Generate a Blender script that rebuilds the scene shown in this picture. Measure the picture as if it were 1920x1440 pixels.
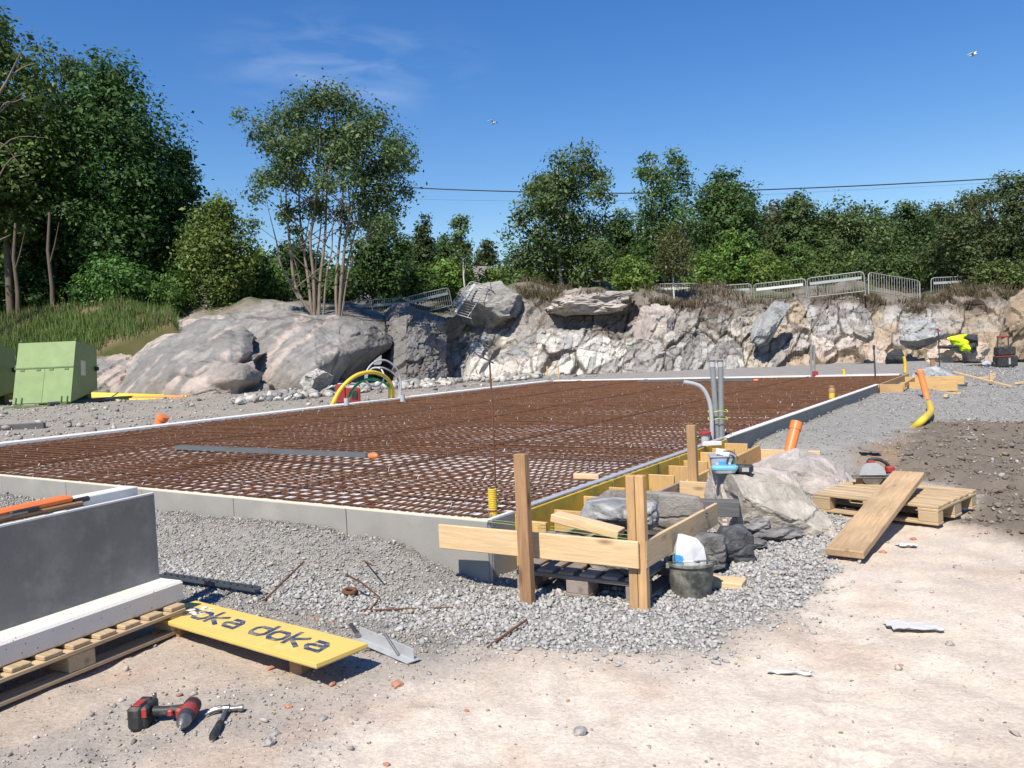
import bpy, bmesh, math, random
import numpy as np
from mathutils import Vector, Matrix, Euler

for _o in list(bpy.data.objects):
    bpy.data.objects.remove(_o)
SC = bpy.context.scene
COL = SC.collection
random.seed(7)
RNG = np.random.default_rng(11)

# ------------------------------------------------------------------ camera
F_PX, PITCH, ROLL, CAM_H = 1550.0, math.radians(2.524), math.radians(2.575), 1.45
_R0 = np.array([1.0, 0, 0]); _U0 = np.array([0, math.sin(PITCH), math.cos(PITCH)])
_FW = np.array([0, math.cos(PITCH), -math.sin(PITCH)])
_CX = math.cos(ROLL) * _R0 - math.sin(ROLL) * _U0
_CU = math.sin(ROLL) * _R0 + math.cos(ROLL) * _U0
_CC = np.array([0, 0, CAM_H])
cam_d = bpy.data.cameras.new('camera'); cam = bpy.data.objects.new('camera', cam_d); COL.objects.link(cam)
cam_d.sensor_width = 36.0; cam_d.lens = 36.0 * F_PX / 1920.0
cam_d.clip_start = 0.05; cam_d.clip_end = 3000
cam.matrix_world = Matrix(((_CX[0], _CU[0], -_FW[0], 0), (_CX[1], _CU[1], -_FW[1], 0), (_CX[2], _CU[2], -_FW[2], CAM_H), (0, 0, 0, 1)))
SC.camera = cam

# ------------------------------------------------------------------ light
SUN_AZ = np.array([-0.42, -0.907]); SUN_EL = math.radians(52)
sun_dir = Vector((SUN_AZ[0] * math.cos(SUN_EL), SUN_AZ[1] * math.cos(SUN_EL), math.sin(SUN_EL))).normalized()
sd = bpy.data.lights.new('sun', 'SUN'); sun = bpy.data.objects.new('sun', sd); COL.objects.link(sun)
sd.energy = 4.6; sd.angle = math.radians(0.53); sd.color = (1.0, 0.925, 0.80)
sun.rotation_euler = sun_dir.to_track_quat('Z', 'Y').to_euler(); sun.location = (-20, -40, 50)

W = bpy.data.worlds.new('World'); SC.world = W; W.use_nodes = True
wn, wl = W.node_tree.nodes, W.node_tree.links; wn.clear()
_out = wn.new('ShaderNodeOutputWorld'); _bg = wn.new('ShaderNodeBackground'); _sky = wn.new('ShaderNodeTexSky')
_sky.sky_type = 'NISHITA'; _sky.sun_disc = False; _sky.sun_elevation = SUN_EL
_sky.sun_rotation = math.atan2(sun_dir.x, sun_dir.y)
_sky.air_density = 1.25; _sky.dust_density = 0.15; _sky.ozone_density = 5.0; _sky.altitude = 0
# one thin veil of high cloud, fixed to a direction of the sky
_tc = wn.new('ShaderNodeTexCoord'); _map = wn.new('ShaderNodeMapping'); _map.inputs['Scale'].default_value = (7.0, 2.0, 26.0)
_map.inputs['Rotation'].default_value = (0, math.radians(14), 0)
_no = wn.new('ShaderNodeTexNoise'); _no.inputs['Scale'].default_value = 1.6; _no.inputs['Detail'].default_value = 7; _no.inputs['Distortion'].default_value = 0.5
_rp = wn.new('ShaderNodeMapRange'); _rp.inputs[1].default_value = 0.42; _rp.inputs[2].default_value = 0.8
_dv = wn.new('ShaderNodeVectorMath'); _dv.operation = 'SUBTRACT'
_cd = _FW + _CX * (640 - 960) / F_PX - _CU * (128 - 720) / F_PX; _cd = _cd / np.linalg.norm(_cd)
_dv.inputs[1].default_value = tuple(_cd)
_sc2 = wn.new('ShaderNodeVectorMath'); _sc2.operation = 'MULTIPLY'; _sc2.inputs[1].default_value = (1.0, 1.0, 2.6)
_ln = wn.new('ShaderNodeVectorMath'); _ln.operation = 'LENGTH'
_rg = wn.new('ShaderNodeMapRange'); _rg.inputs[1].default_value = 0.19; _rg.inputs[2].default_value = 0.02; _rg.interpolation_type = 'SMOOTHSTEP'
_mu = wn.new('ShaderNodeMath'); _mu.operation = 'MULTIPLY'; _mu2 = wn.new('ShaderNodeMath'); _mu2.operation = 'MULTIPLY'; _mu2.inputs[1].default_value = 0.2
_mx = wn.new('ShaderNodeMixRGB'); _mx.inputs[2].default_value = (9.0, 9.6, 10.6, 1)
wl.new(_tc.outputs['Generated'], _map.inputs[0]); wl.new(_map.outputs[0], _no.inputs[0]); wl.new(_no.outputs[0], _rp.inputs[0])
wl.new(_tc.outputs['Generated'], _dv.inputs[0]); wl.new(_dv.outputs[0], _sc2.inputs[0]); wl.new(_sc2.outputs[0], _ln.inputs[0]); wl.new(_ln.outputs['Value'], _rg.inputs[0])
wl.new(_rp.outputs[0], _mu.inputs[0]); wl.new(_rg.outputs[0], _mu.inputs[1]); wl.new(_mu.outputs[0], _mu2.inputs[0]); wl.new(_mu2.outputs[0], _mx.inputs[0])
_hs = wn.new('ShaderNodeHueSaturation'); _hs.inputs['Saturation'].default_value = 1.30; _hs.inputs['Value'].default_value = 1.10; _hs.inputs['Hue'].default_value = 0.512
wl.new(_sky.outputs[0], _hs.inputs['Color']); wl.new(_hs.outputs[0], _mx.inputs[1])
wl.new(_mx.outputs[0], _bg.inputs[0]); _bg.inputs[1].default_value = 0.08
wl.new(_bg.outputs[0], _out.inputs[0])
SC.view_settings.view_transform = 'Standard'; SC.view_settings.look = 'None'
SC.view_settings.exposure = 0.6; SC.view_settings.gamma = 1.0; SC.view_settings.use_curve_mapping = False
SC.render.engine = 'CYCLES'
SC.cycles.use_denoising = True; SC.cycles.max_bounces = 6; SC.cycles.diffuse_bounces = 3; SC.cycles.transparent_max_bounces = 8
SC.cycles.caustics_reflective = False; SC.cycles.caustics_refractive = False

# ------------------------------------------------------------------ placing helpers
def ray(px, py): return _FW + _CX * ((px - 960) / F_PX) - _CU * ((py - 720) / F_PX)
def G(px, py, z=0.0):
    d = ray(px, py); return Vector(_CC + d * ((z - CAM_H) / d[2]))
def P(px, py, Y):
    d = ray(px, py); return Vector(_CC + d * (Y / d[1]))
TH = math.radians(33.258)
SD = Vector((math.sin(TH), math.cos(TH), 0)); SN = Vector((math.cos(TH), -math.sin(TH), 0)); SA = Vector((-0.198, 5.125, 0))
SL, SW, TOPZ = 18.3, 10.34, 0.38
def S(s, t, z=0.0): return SA + SD * s + SN * t + Vector((0, 0, z))   # foundation coordinates: along, outward to the right, up
YAW = math.pi / 2 - TH                                                # turns local X onto SD

# ------------------------------------------------------------------ noise
def _h(ix, iy, iz, seed):
    n = (ix.astype(np.int64) * 374761393 + iy.astype(np.int64) * 668265263 + iz.astype(np.int64) * 2147483647 + seed * 974711) & 0xFFFFFFFF
    n = ((n ^ (n >> 13)) * 1274126177) & 0xFFFFFFFF
    n = ((n ^ (n >> 16)) * 2246822519) & 0xFFFFFFFF
    return ((n ^ (n >> 15)) & 0xFFFFFF) / float(0xFFFFFF)
def vnoise(p, seed=0):
    p = np.asarray(p, float)
    i = np.floor(p); f = p - i; f = f * f * (3 - 2 * f); i = i.astype(np.int64)
    r = 0
    for dx in (0, 1):
        wx = f[:, 0] if dx else 1 - f[:, 0]
        for dy in (0, 1):
            wy = f[:, 1] if dy else 1 - f[:, 1]
            for dz in (0, 1):
                wz = f[:, 2] if dz else 1 - f[:, 2]
                r = r + wx * wy * wz * _h(i[:, 0] + dx, i[:, 1] + dy, i[:, 2] + dz, seed)
    return r
def fbm(p, octv=4, seed=0, gain=0.5):
    p = np.asarray(p, float); a = 1.0; s = 0; t = 0
    for k in range(octv):
        s = s + a * vnoise(p * (2.03 ** k) + 17.3 * k, seed + k); t += a; a *= gain
    return s / t                                                        # 0..1
def facets(p, seed=0, a=0.6, b=0.9):
    """blocky fracture pattern: each Worley cell is one tilted plane; returns offset, cell id, edge distance"""
    p = np.asarray(p, float); i = np.floor(p).astype(np.int64); n = len(p)
    d1 = np.full(n, 9e9); d2 = np.full(n, 9e9); c1 = np.zeros((n, 3)); id1 = np.zeros((n, 3), np.int64)
    for dx in (-1, 0, 1):
        for dy in (-1, 0, 1):
            for dz in (-1, 0, 1):
                j = i + np.array([dx, dy, dz])
                c = j + np.stack([_h(j[:, 0], j[:, 1], j[:, 2], seed + k) for k in (1, 2, 3)], 1)
                d = ((p - c) ** 2).sum(1)
                m = d < d1
                d2 = np.where(m, d1, np.minimum(d2, d)); d1 = np.where(m, d, d1)
                c1[m] = c[m]; id1[m] = j[m]
    h = _h(id1[:, 0], id1[:, 1], id1[:, 2], seed + 9)
    g = np.stack([_h(id1[:, 0], id1[:, 1], id1[:, 2], seed + 20 + k) - 0.5 for k in range(3)], 1) * 2
    off = (h - 0.5) * a + (g * (p - c1)).sum(1) * b
    return off, _h(id1[:, 0], id1[:, 1], id1[:, 2], seed + 40), np.sqrt(d2) - np.sqrt(d1)
def sst(a, b, x):
    t = np.clip((x - a) / (b - a), 0, 1); return t * t * (3 - 2 * t)

# ------------------------------------------------------------------ materials
def new_mat(name):
    m = bpy.data.materials.new(name); m.use_nodes = True
    return m, m.node_tree.nodes, m.node_tree.links, m.node_tree.nodes['Principled BSDF']
def pm(name, col, rough=0.6, metal=0.0, var=0.18, scale=8.0, bump=0.0, bscale=None, dirt=None, dirt_amt=0.0, dirt_scale=5.0, stretch=(1, 1, 1), spec=0.4, speck=None):
    """painted / plain material with uneven tone, optional dirt patches and bump"""
    m, n, l, b = new_mat(name)
    tc = n.new('ShaderNodeTexCoord'); oi = n.new('ShaderNodeObjectInfo')
    ad = n.new('ShaderNodeVectorMath'); ad.operation = 'ADD'
    cv = n.new('ShaderNodeVectorMath'); cv.operation = 'SCALE'; cv.inputs[0].default_value = (7.1, 3.3, 5.7)
    l.new(oi.outputs['Random'], cv.inputs['Scale']); l.new(tc.outputs['Object'], ad.inputs[0]); l.new(cv.outputs[0], ad.inputs[1])
    mp = n.new('ShaderNodeMapping'); mp.inputs['Scale'].default_value = stretch; l.new(ad.outputs[0], mp.inputs[0])
    no = n.new('ShaderNodeTexNoise'); no.inputs['Scale'].default_value = scale; no.inputs['Detail'].default_value = 6; no.inputs['Roughness'].default_value = 0.62
    l.new(mp.outputs[0], no.inputs[0])
    mr = n.new('ShaderNodeMapRange'); mr.inputs[1].default_value = 0.25; mr.inputs[2].default_value = 0.75
    mr.inputs[3].default_value = 1 - var; mr.inputs[4].default_value = 1 + var; l.new(no.outputs[0], mr.inputs[0])
    mul = n.new('ShaderNodeVectorMath'); mul.operation = 'SCALE'; mul.inputs[0].default_value = col[:3]; l.new(mr.outputs[0], mul.inputs['Scale'])
    last = mul.outputs[0]
    if speck:
        vs = n.new('ShaderNodeTexVoronoi'); vs.inputs['Scale'].default_value = speck[1]; l.new(mp.outputs[0], vs.inputs['Vector'])
        ms = n.new('ShaderNodeMapRange'); ms.inputs[1].default_value = speck[2]; ms.inputs[2].default_value = speck[2] * 0.6; ms.inputs[3].default_value = 0; ms.inputs[4].default_value = 1
        l.new(vs.outputs['Distance'], ms.inputs[0])
        xs = n.new('ShaderNodeMixRGB'); xs.inputs[2].default_value = (*speck[0], 1); l.new(ms.outputs[0], xs.inputs[0]); l.new(last, xs.inputs[1]); last = xs.outputs[0]
    if dirt:
        n2 = n.new('ShaderNodeTexNoise'); n2.inputs['Scale'].default_value = dirt_scale; n2.inputs['Detail'].default_value = 8; n2.inputs['Roughness'].default_value = 0.7; l.new(ad.outputs[0], n2.inputs[0])
        m2 = n.new('ShaderNodeMapRange'); m2.inputs[1].default_value = 0.62 - 0.25 * dirt_amt; m2.inputs[2].default_value = 0.78 - 0.2 * dirt_amt; m2.inputs[4].default_value = min(1, 0.35 + dirt_amt)
        l.new(n2.outputs[0], m2.inputs[0])
        xd = n.new('ShaderNodeMixRGB'); xd.inputs[2].default_value = (*dirt, 1); l.new(m2.outputs[0], xd.inputs[0]); l.new(last, xd.inputs[1]); last = xd.outputs[0]
        r2 = n.new('ShaderNodeMapRange'); r2.inputs[3].default_value = rough; r2.inputs[4].default_value = 0.9; l.new(m2.outputs[0], r2.inputs[0]); l.new(r2.outputs[0], b.inputs['Roughness'])
    else: b.inputs['Roughness'].default_value = rough
    l.new(last, b.inputs['Base Color'])
    b.inputs['Metallic'].default_value = metal; b.inputs['Specular IOR Level'].default_value = spec
    if bump:
        n3 = n.new('ShaderNodeTexNoise'); n3.inputs['Scale'].default_value = bscale or scale * 4; n3.inputs['Detail'].default_value = 5; l.new(mp.outputs[0], n3.inputs[0])
        bp = n.new('ShaderNodeBump'); bp.inputs['Strength'].default_value = bump; bp.inputs['Distance'].default_value = 0.01; l.new(n3.outputs[0], bp.inputs['Height']); l.new(bp.outputs[0], b.inputs['Normal'])
    return m
def wood(name, light, dark, rough=0.65, grey=None, grey_amt=0.0, ring=9.0, knots=True):
    """sawn timber: grain runs along local X"""
    m, n, l, b = new_mat(name)
    tc = n.new('ShaderNodeTexCoord'); oi = n.new('ShaderNodeObjectInfo')
    cv = n.new('ShaderNodeVectorMath'); cv.operation = 'SCALE'; cv.inputs[0].default_value = (11.3, 4.1, 6.7); l.new(oi.outputs['Random'], cv.inputs['Scale'])
    ad = n.new('ShaderNodeVectorMath'); ad.operation = 'ADD'; l.new(tc.outputs['Object'], ad.inputs[0]); l.new(cv.outputs[0], ad.inputs[1])
    mp = n.new('ShaderNodeMapping'); mp.inputs['Scale'].default_value = (0.9, 14, 14); l.new(ad.outputs[0], mp.inputs[0])
    no = n.new('ShaderNodeTexNoise'); no.inputs['Scale'].default_value = ring * 0.45; no.inputs['Detail'].default_value = 5; no.inputs['Distortion'].default_value = 1.4; l.new(mp.outputs[0], no.inputs[0])
    cr = n.new('ShaderNodeValToRGB'); cr.color_ramp.elements[0].position = 0.32; cr.color_ramp.elements[1].position = 0.66
    cr.color_ramp.elements[0].color = (*dark, 1); cr.color_ramp.elements[1].color = (*light, 1); l.new(no.outputs[0], cr.inputs[0])
    last = cr.outputs[0]
    if knots:
        mk = n.new('ShaderNodeMapping'); mk.inputs['Scale'].default_value = (2.2, 7, 7); l.new(ad.outputs[0], mk.inputs[0])
        vk = n.new('ShaderNodeTexVoronoi'); vk.inputs['Scale'].default_value = 1.0; l.new(mk.outputs[0], vk.inputs['Vector'])
        rk = n.new('ShaderNodeMapRange'); rk.inputs[1].default_value = 0.16; rk.inputs[2].default_value = 0.05; rk.inputs[4].default_value = 0.8; l.new(vk.outputs['Distance'], rk.inputs[0])
        xk = n.new('ShaderNodeMixRGB'); xk.inputs[2].default_value = (dark[0] * 0.4, dark[1] * 0.33, dark[2] * 0.3, 1); l.new(rk.outputs[0], xk.inputs[0]); l.new(last, xk.inputs[1]); last = xk.outputs[0]
    n2 = n.new('ShaderNodeTexNoise'); n2.inputs['Scale'].default_value = 3.0; n2.inputs['Detail'].default_value = 7; l.new(ad.outputs[0], n2.inputs[0])
    m2 = n.new('ShaderNodeMapRange'); m2.inputs[1].default_value = 0.5 - 0.3 * grey_amt; m2.inputs[2].default_value = 0.78; m2.inputs[4].default_value = 0.35 + 0.6 * grey_amt; l.new(n2.outputs[0], m2.inputs[0])
    g = grey or (dark[0] * 0.55, dark[1] * 0.5, dark[2] * 0.45)
    xg = n.new('ShaderNodeMixRGB'); xg.inputs[2].default_value = (*g, 1); l.new(m2.outputs[0], xg.inputs[0]); l.new(last, xg.inputs[1])
    # each stick has its own tone
    mr = n.new('ShaderNodeMapRange'); mr.inputs[3].default_value = 0.84; mr.inputs[4].default_value = 1.1; l.new(oi.outputs['Random'], mr.inputs[0])
    ml = n.new('ShaderNodeVectorMath'); ml.operation = 'SCALE'; l.new(xg.outputs[0], ml.inputs[0]); l.new(mr.outputs[0], ml.inputs['Scale'])
    l.new(ml.outputs[0], b.inputs['Base Color']); b.inputs['Roughness'].default_value = rough; b.inputs['Specular IOR Level'].default_value = 0.25
    bp = n.new('ShaderNodeBump'); bp.inputs['Strength'].default_value = 0.35; bp.inputs['Distance'].default_value = 0.004; l.new(no.outputs[0], bp.inputs['Height']); l.new(bp.outputs[0], b.inputs['Normal'])
    return m
def colattr(name, rough=0.85, var=0.2, scale=6.0, bump=0.4, bscale=30.0, bdist=0.02, translucent=0.0, fine=None, spec=0.25, gen='Object', cracks=None):
    """colour comes from the mesh attribute 'Col' (the thing's own colour), broken up by noise"""
    m, n, l, b = new_mat(name)
    at = n.new('ShaderNodeAttribute'); at.attribute_name = 'Col'
    last = at.outputs['Color']
    if var:
        tc = n.new('ShaderNodeTexCoord'); no = n.new('ShaderNodeTexNoise'); no.inputs['Scale'].default_value = scale; no.inputs['Detail'].default_value = 9; no.inputs['Roughness'].default_value = 0.66
        l.new(tc.outputs[gen], no.inputs[0])
        mr = n.new('ShaderNodeMapRange'); mr.inputs[1].default_value = 0.28; mr.inputs[2].default_value = 0.72; mr.inputs[3].default_value = 1 - var; mr.inputs[4].default_value = 1 + var; l.new(no.outputs[0], mr.inputs[0])
        ml = n.new('ShaderNodeVectorMath'); ml.operation = 'SCALE'; l.new(last, ml.inputs[0]); l.new(mr.outputs[0], ml.inputs['Scale']); last = ml.outputs[0]
        if fine:
            v = n.new('ShaderNodeTexVoronoi'); v.inputs['Scale'].default_value = fine[0]; l.new(tc.outputs[gen], v.inputs['Vector'])
            sp = n.new('ShaderNodeSeparateColor'); l.new(v.outputs['Color'], sp.inputs[0])
            mf = n.new('ShaderNodeMapRange'); mf.inputs[3].default_value = 1 - fine[1]; mf.inputs[4].default_value = 1 + fine[1]; l.new(sp.outputs[0], mf.inputs[0])
            m2 = n.new('ShaderNodeVectorMath'); m2.operation = 'SCALE'; l.new(last, m2.inputs[0]); l.new(mf.outputs[0], m2.inputs['Scale']); last = m2.outputs[0]
        if bump:
            n3 = n.new('ShaderNodeTexNoise'); n3.inputs['Scale'].default_value = bscale; n3.inputs['Detail'].default_value = 8; n3.inputs['Roughness'].default_value = 0.7; l.new(tc.outputs[gen], n3.inputs[0])
            bp = n.new('ShaderNodeBump'); bp.inputs['Strength'].default_value = bump; bp.inputs['Distance'].default_value = bdist; l.new(n3.outputs[0], bp.inputs['Height']); l.new(bp.outputs[0], b.inputs['Normal'])
            if cracks:
                nd = n.new('ShaderNodeTexNoise'); nd.inputs['Scale'].default_value = cracks * 1.3; nd.inputs['Detail'].default_value = 6; l.new(tc.outputs[gen], nd.inputs[0])
                ms = n.new('ShaderNodeVectorMath'); ms.operation = 'MULTIPLY_ADD'; ms.inputs[1].default_value = (0.55, 0.55, 0.55); l.new(nd.outputs['Color'], ms.inputs[0]); mpk = n.new('ShaderNodeMapping'); mpk.inputs['Rotation'].default_value = (0.2, 0.9, 0.3); mpk.inputs['Scale'].default_value = (cracks * 0.55, cracks, cracks * 1.5); l.new(tc.outputs[gen], mpk.inputs[0]); l.new(mpk.outputs[0], ms.inputs[2])
                vk = n.new('ShaderNodeTexVoronoi'); vk.feature = 'DISTANCE_TO_EDGE'; vk.inputs['Scale'].default_value = 1.0; l.new(ms.outputs[0], vk.inputs['Vector'])
                rk = n.new('ShaderNodeMapRange'); rk.inputs[1].default_value = 0.0; rk.inputs[2].default_value = 0.05; l.new(vk.outputs['Distance'], rk.inputs[0]); nm = n.new('ShaderNodeTexNoise'); nm.inputs['Scale'].default_value = cracks * 0.7; nm.inputs['Detail'].default_value = 3; l.new(tc.outputs[gen], nm.inputs[0]); rm = n.new('ShaderNodeMapRange'); rm.inputs[1].default_value = 0.47; rm.inputs[2].default_value = 0.58; rm.inputs[3].default_value = 1.0; rm.inputs[4].default_value = 0.0; l.new(nm.outputs[0], rm.inputs[0]); mk = n.new('ShaderNodeMath'); mk.operation = 'MAXIMUM'; l.new(rk.outputs[0], mk.inputs[0]); l.new(rm.outputs[0], mk.inputs[1])
                b2 = n.new('ShaderNodeBump'); b2.inputs['Strength'].default_value = 0.7; b2.inputs['Distance'].default_value = 0.07 / cracks; l.new(mk.outputs[0], b2.inputs['Height']); l.new(bp.outputs[0], b2.inputs['Normal']); l.new(b2.outputs[0], b.inputs['Normal'])
                xk = n.new('ShaderNodeMixRGB'); xk.inputs[1].default_value = (0.09, 0.075, 0.06, 1); fk = n.new('ShaderNodeMapRange'); fk.inputs[2].default_value = 0.7; fk.inputs[3].default_value = 0.55; l.new(mk.outputs[0], fk.inputs[0]); l.new(fk.outputs[0], xk.inputs[0]); l.new(last, xk.inputs[2]); last = xk.outputs[0]
    l.new(last, b.inputs['Base Color']); b.inputs['Roughness'].default_value = rough; b.inputs['Specular IOR Level'].default_value = spec
    if translucent:
        tr = n.new('ShaderNodeBsdfTranslucent'); l.new(last, tr.inputs[0]); mx = n.new('ShaderNodeMixShader'); mx.inputs[0].default_value = translucent
        l.new(b.outputs[0], mx.inputs[1]); l.new(tr.outputs[0], mx.inputs[2]); l.new(mx.outputs[0], n['Material Output'].inputs[0])
    return m
M = {}
M['ground'] = colattr('ground_soil', 0.95, 0.09, 5.0, 0.7, 38.0, 0.014, fine=(80.0, 0.11), spec=0.15)
M['stone'] = colattr('crushed_stone', 0.85, 0.15, 30.0, 0.3, 120.0, 0.004)
M['rock'] = colattr('blasted_rock', 0.88, 0.24, 2.6, 0.8, 7.0, 0.09, spec=0.25, cracks=0.9)
M['dome_rock'] = colattr('glacier_smoothed_rock', 0.88, 0.24, 3.2, 0.9, 9.0, 0.07, spec=0.25, cracks=0.28)
M['boulder'] = colattr('boulder_rock', 0.85, 0.26, 7.0, 0.8, 26.0, 0.03, spec=0.3, cracks=2.6)
M['leaf'] = colattr('leaf', 0.55, 0, translucent=0.35, spec=0.3)
M['blade'] = colattr('grass_blade', 0.6, 0, translucent=0.25, spec=0.3)
M['bark'] = pm('bark', (0.11, 0.085, 0.065), 0.9, var=0.35, scale=5, bump=0.8, stretch=(4, 4, 0.8), bscale=14)
M['pale_bark'] = pm('pale_bark', (0.19, 0.155, 0.125), 0.85, var=0.45, scale=3, bump=0.9, stretch=(4, 4, 1), bscale=14)
M['birch_bark'] = pm('birch_bark', (0.5, 0.48, 0.44), 0.8, var=0.15, scale=4, dirt=(0.05, 0.045, 0.04), dirt_amt=0.4, dirt_scale=3.5)
M['panel'] = pm('fibre_cement', (0.275, 0.268, 0.25), 0.75, var=0.1, scale=3.5, bump=0.12, bscale=60, dirt=(0.36, 0.345, 0.32), dirt_amt=0.35, dirt_scale=2.2)
M['panel_shaded'] = pm('shaded_fibre_cement', (0.195, 0.193, 0.185), 0.75, var=0.16, scale=2.5, bump=0.15, bscale=60, dirt=(0.29, 0.28, 0.262), dirt_amt=0.5, dirt_scale=4.0)  # same fibre cement, darkened to paint in shade on the wall element
M['lip'] = pm('cream_edge_strip', (0.62, 0.57, 0.45), 0.6, var=0.1, scale=6)
M['eps'] = pm('white_foam', (0.66, 0.655, 0.64), 0.8, var=0.06, scale=20, bump=0.5, bscale=260, dirt=(0.5, 0.45, 0.39), dirt_amt=0.3, dirt_scale=5)
M['eps_holes'] = pm('pitted_foam', (0.64, 0.61, 0.575), 0.8, var=0.05, scale=12, bump=0.35, bscale=200, speck=((0.2, 0.16, 0.13), 26, 0.13), dirt=(0.62, 0.53, 0.45), dirt_amt=0.35, dirt_scale=3)
M['floor'] = pm('insulation_sheet', (0.62, 0.61, 0.62), 0.6, var=0.22, scale=2.2, dirt=(0.3, 0.22, 0.19), dirt_amt=0.35, dirt_scale=4.0)
M['rust'] = pm('rusty_steel', (0.13, 0.066, 0.039), 0.85, metal=0.1, var=0.45, scale=5.0, dirt=(0.19, 0.095, 0.045), dirt_amt=0.3, dirt_scale=1.2, spec=0.1)
M['galv'] = pm('galvanised_steel', (0.45, 0.47, 0.49), 0.45, metal=0.3, var=0.15, scale=18, dirt=(0.38, 0.36, 0.34), dirt_amt=0.25, dirt_scale=9)
M['channel_grey'] = pm('channel_grey', (0.135, 0.145, 0.155), 0.45, metal=0.2, var=0.15, scale=5)
M['zinc_rail'] = pm('barrier_steel', (0.29, 0.295, 0.295), 0.55, metal=0.3, var=0.12, scale=10)
M['grey_pvc'] = pm('grey_plastic_pipe', (0.21, 0.225, 0.235), 0.4, var=0.1, scale=6)
M['pale_pvc'] = pm('pale_grey_tube', (0.4, 0.41, 0.42), 0.35, var=0.1, scale=6)
M['dark_pvc'] = pm('dark_blue_grey_plastic', (0.05, 0.06, 0.075), 0.5, var=0.2, scale=10, dirt=(0.2, 0.18, 0.16), dirt_amt=0.2)
M['orange_pvc'] = pm('orange_drain_pipe', (0.72, 0.19, 0.055), 0.42, var=0.07, scale=5, dirt=(0.5, 0.27, 0.14), dirt_amt=0.2)
M['yellow_pvc'] = pm('yellow_pipe', (0.66, 0.47, 0.045), 0.45, var=0.1, scale=5, dirt=(0.4, 0.3, 0.12), dirt_amt=0.2)
M['green_pvc'] = pm('green_hose', (0.02, 0.3, 0.1), 0.4, var=0.1)
M['red'] = pm('red_plastic', (0.33, 0.03, 0.028), 0.5, var=0.25, scale=30, dirt=(0.14, 0.105, 0.09), dirt_amt=0.5, dirt_scale=25)
M['black'] = pm('black_rubber', (0.025, 0.026, 0.028), 0.55, var=0.3, scale=25, dirt=(0.17, 0.155, 0.135), dirt_amt=0.42, dirt_scale=18)
M['steel'] = pm('worn_steel', (0.3, 0.29, 0.28), 0.38, metal=0.85, var=0.25, scale=40, dirt=(0.12, 0.08, 0.06), dirt_amt=0.3, dirt_scale=22)
M['dark_steel'] = pm('dark_steel', (0.07, 0.07, 0.075), 0.5, metal=0.5, var=0.2, scale=20)
M['white_plate'] = pm('reflective_plate', (0.58, 0.59, 0.60), 0.4, var=0.08)
M['grey_plate'] = pm('grey_plate', (0.34, 0.37, 0.38), 0.4, var=0.08)
M['wood_new'] = wood('new_planed_timber', (0.66, 0.485, 0.29), (0.53, 0.37, 0.205), grey=(0.5, 0.37, 0.23), grey_amt=0.2)
M['wood_form'] = wood('yellow_form_timber', (0.60, 0.40, 0.175), (0.47, 0.29, 0.115), grey=(0.42, 0.3, 0.17), grey_amt=0.25)
M['wood_post'] = wood('orange_brown_timber', (0.56, 0.36, 0.18), (0.43, 0.26, 0.12), grey=(0.28, 0.18, 0.105), grey_amt=0.4)
M['wood_brown'] = wood('weathered_brown_timber', (0.42, 0.255, 0.14), (0.29, 0.165, 0.085), grey=(0.17, 0.11, 0.07), grey_amt=0.45)
M['wood_pallet'] = wood('pallet_timber', (0.53, 0.40, 0.245), (0.40, 0.285, 0.165), grey=(0.29, 0.235, 0.175), grey_amt=0.4)
M['wood_old'] = wood('grey_old_timber', (0.30, 0.245, 0.205), (0.2, 0.155, 0.125), grey=(0.27, 0.25, 0.24), grey_amt=0.55)
M['wood_slate'] = wood('slate_grey_timber', (0.14, 0.14, 0.145), (0.085, 0.085, 0.09), grey=(0.18, 0.175, 0.17), grey_amt=0.3)
M['wood_plank'] = wood('used_plank', (0.54, 0.39, 0.23), (0.40, 0.265, 0.145), grey=(0.2, 0.135, 0.085), grey_amt=0.45)
M['form_ply'] = pm('yellow_form_ply', (0.5, 0.36, 0.045), 0.55, var=0.15, scale=4, dirt=(0.25, 0.2, 0.11), dirt_amt=0.4, dirt_scale=5)
M['doka_yellow'] = pm('yellow_coated_board', (0.64, 0.475, 0.13), 0.5, var=0.05, scale=5, dirt=(0.72, 0.58, 0.27), dirt_amt=0.22, dirt_scale=6)
M['navy'] = pm('navy_print', (0.035, 0.05, 0.11), 0.55, var=0.15, scale=14, dirt=(0.34, 0.29, 0.16), dirt_amt=0.55, dirt_scale=22)
M['white_dirt'] = pm('white_cement_smear', (0.7, 0.68, 0.62), 0.8, var=0.15, scale=20)
M['green_paint'] = pm('pale_green_paint', (0.185, 0.27, 0.105), 0.5, var=0.14, scale=3, dirt=(0.27, 0.32, 0.17), dirt_amt=0.25, dirt_scale=1.3)
M['green_dark'] = pm('olive_green_paint', (0.10, 0.14, 0.06), 0.6, var=0.15, scale=3)
M['bucket'] = pm('dirty_bucket', (0.07, 0.08, 0.076), 0.5, var=0.3, scale=9, dirt=(0.27, 0.26, 0.22), dirt_amt=0.9, dirt_scale=9)
M['paper'] = pm('white_paper', (0.5, 0.5, 0.49), 0.7, var=0.05, scale=20)
M['sack'] = pm('paper_sack', (0.52, 0.53, 0.55), 0.75, var=0.12, scale=9, bump=0.5, bscale=14)
M['blue_print'] = pm('blue_print', (0.05, 0.3, 0.62), 0.5, var=0.1)
M['tub'] = pm('clear_grey_tub', (0.36, 0.37, 0.42), 0.3, var=0.12, scale=14)
M['blue_lid'] = pm('blue_lid', (0.16, 0.42, 0.58), 0.35, var=0.08)
M['frost'] = pm('frosted_plastic', (0.5, 0.58, 0.62), 0.35, var=0.08)
M['hivis'] = pm('hi_vis_cloth', (0.62, 0.85, 0.02), 0.7, var=0.15, scale=9)
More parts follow.
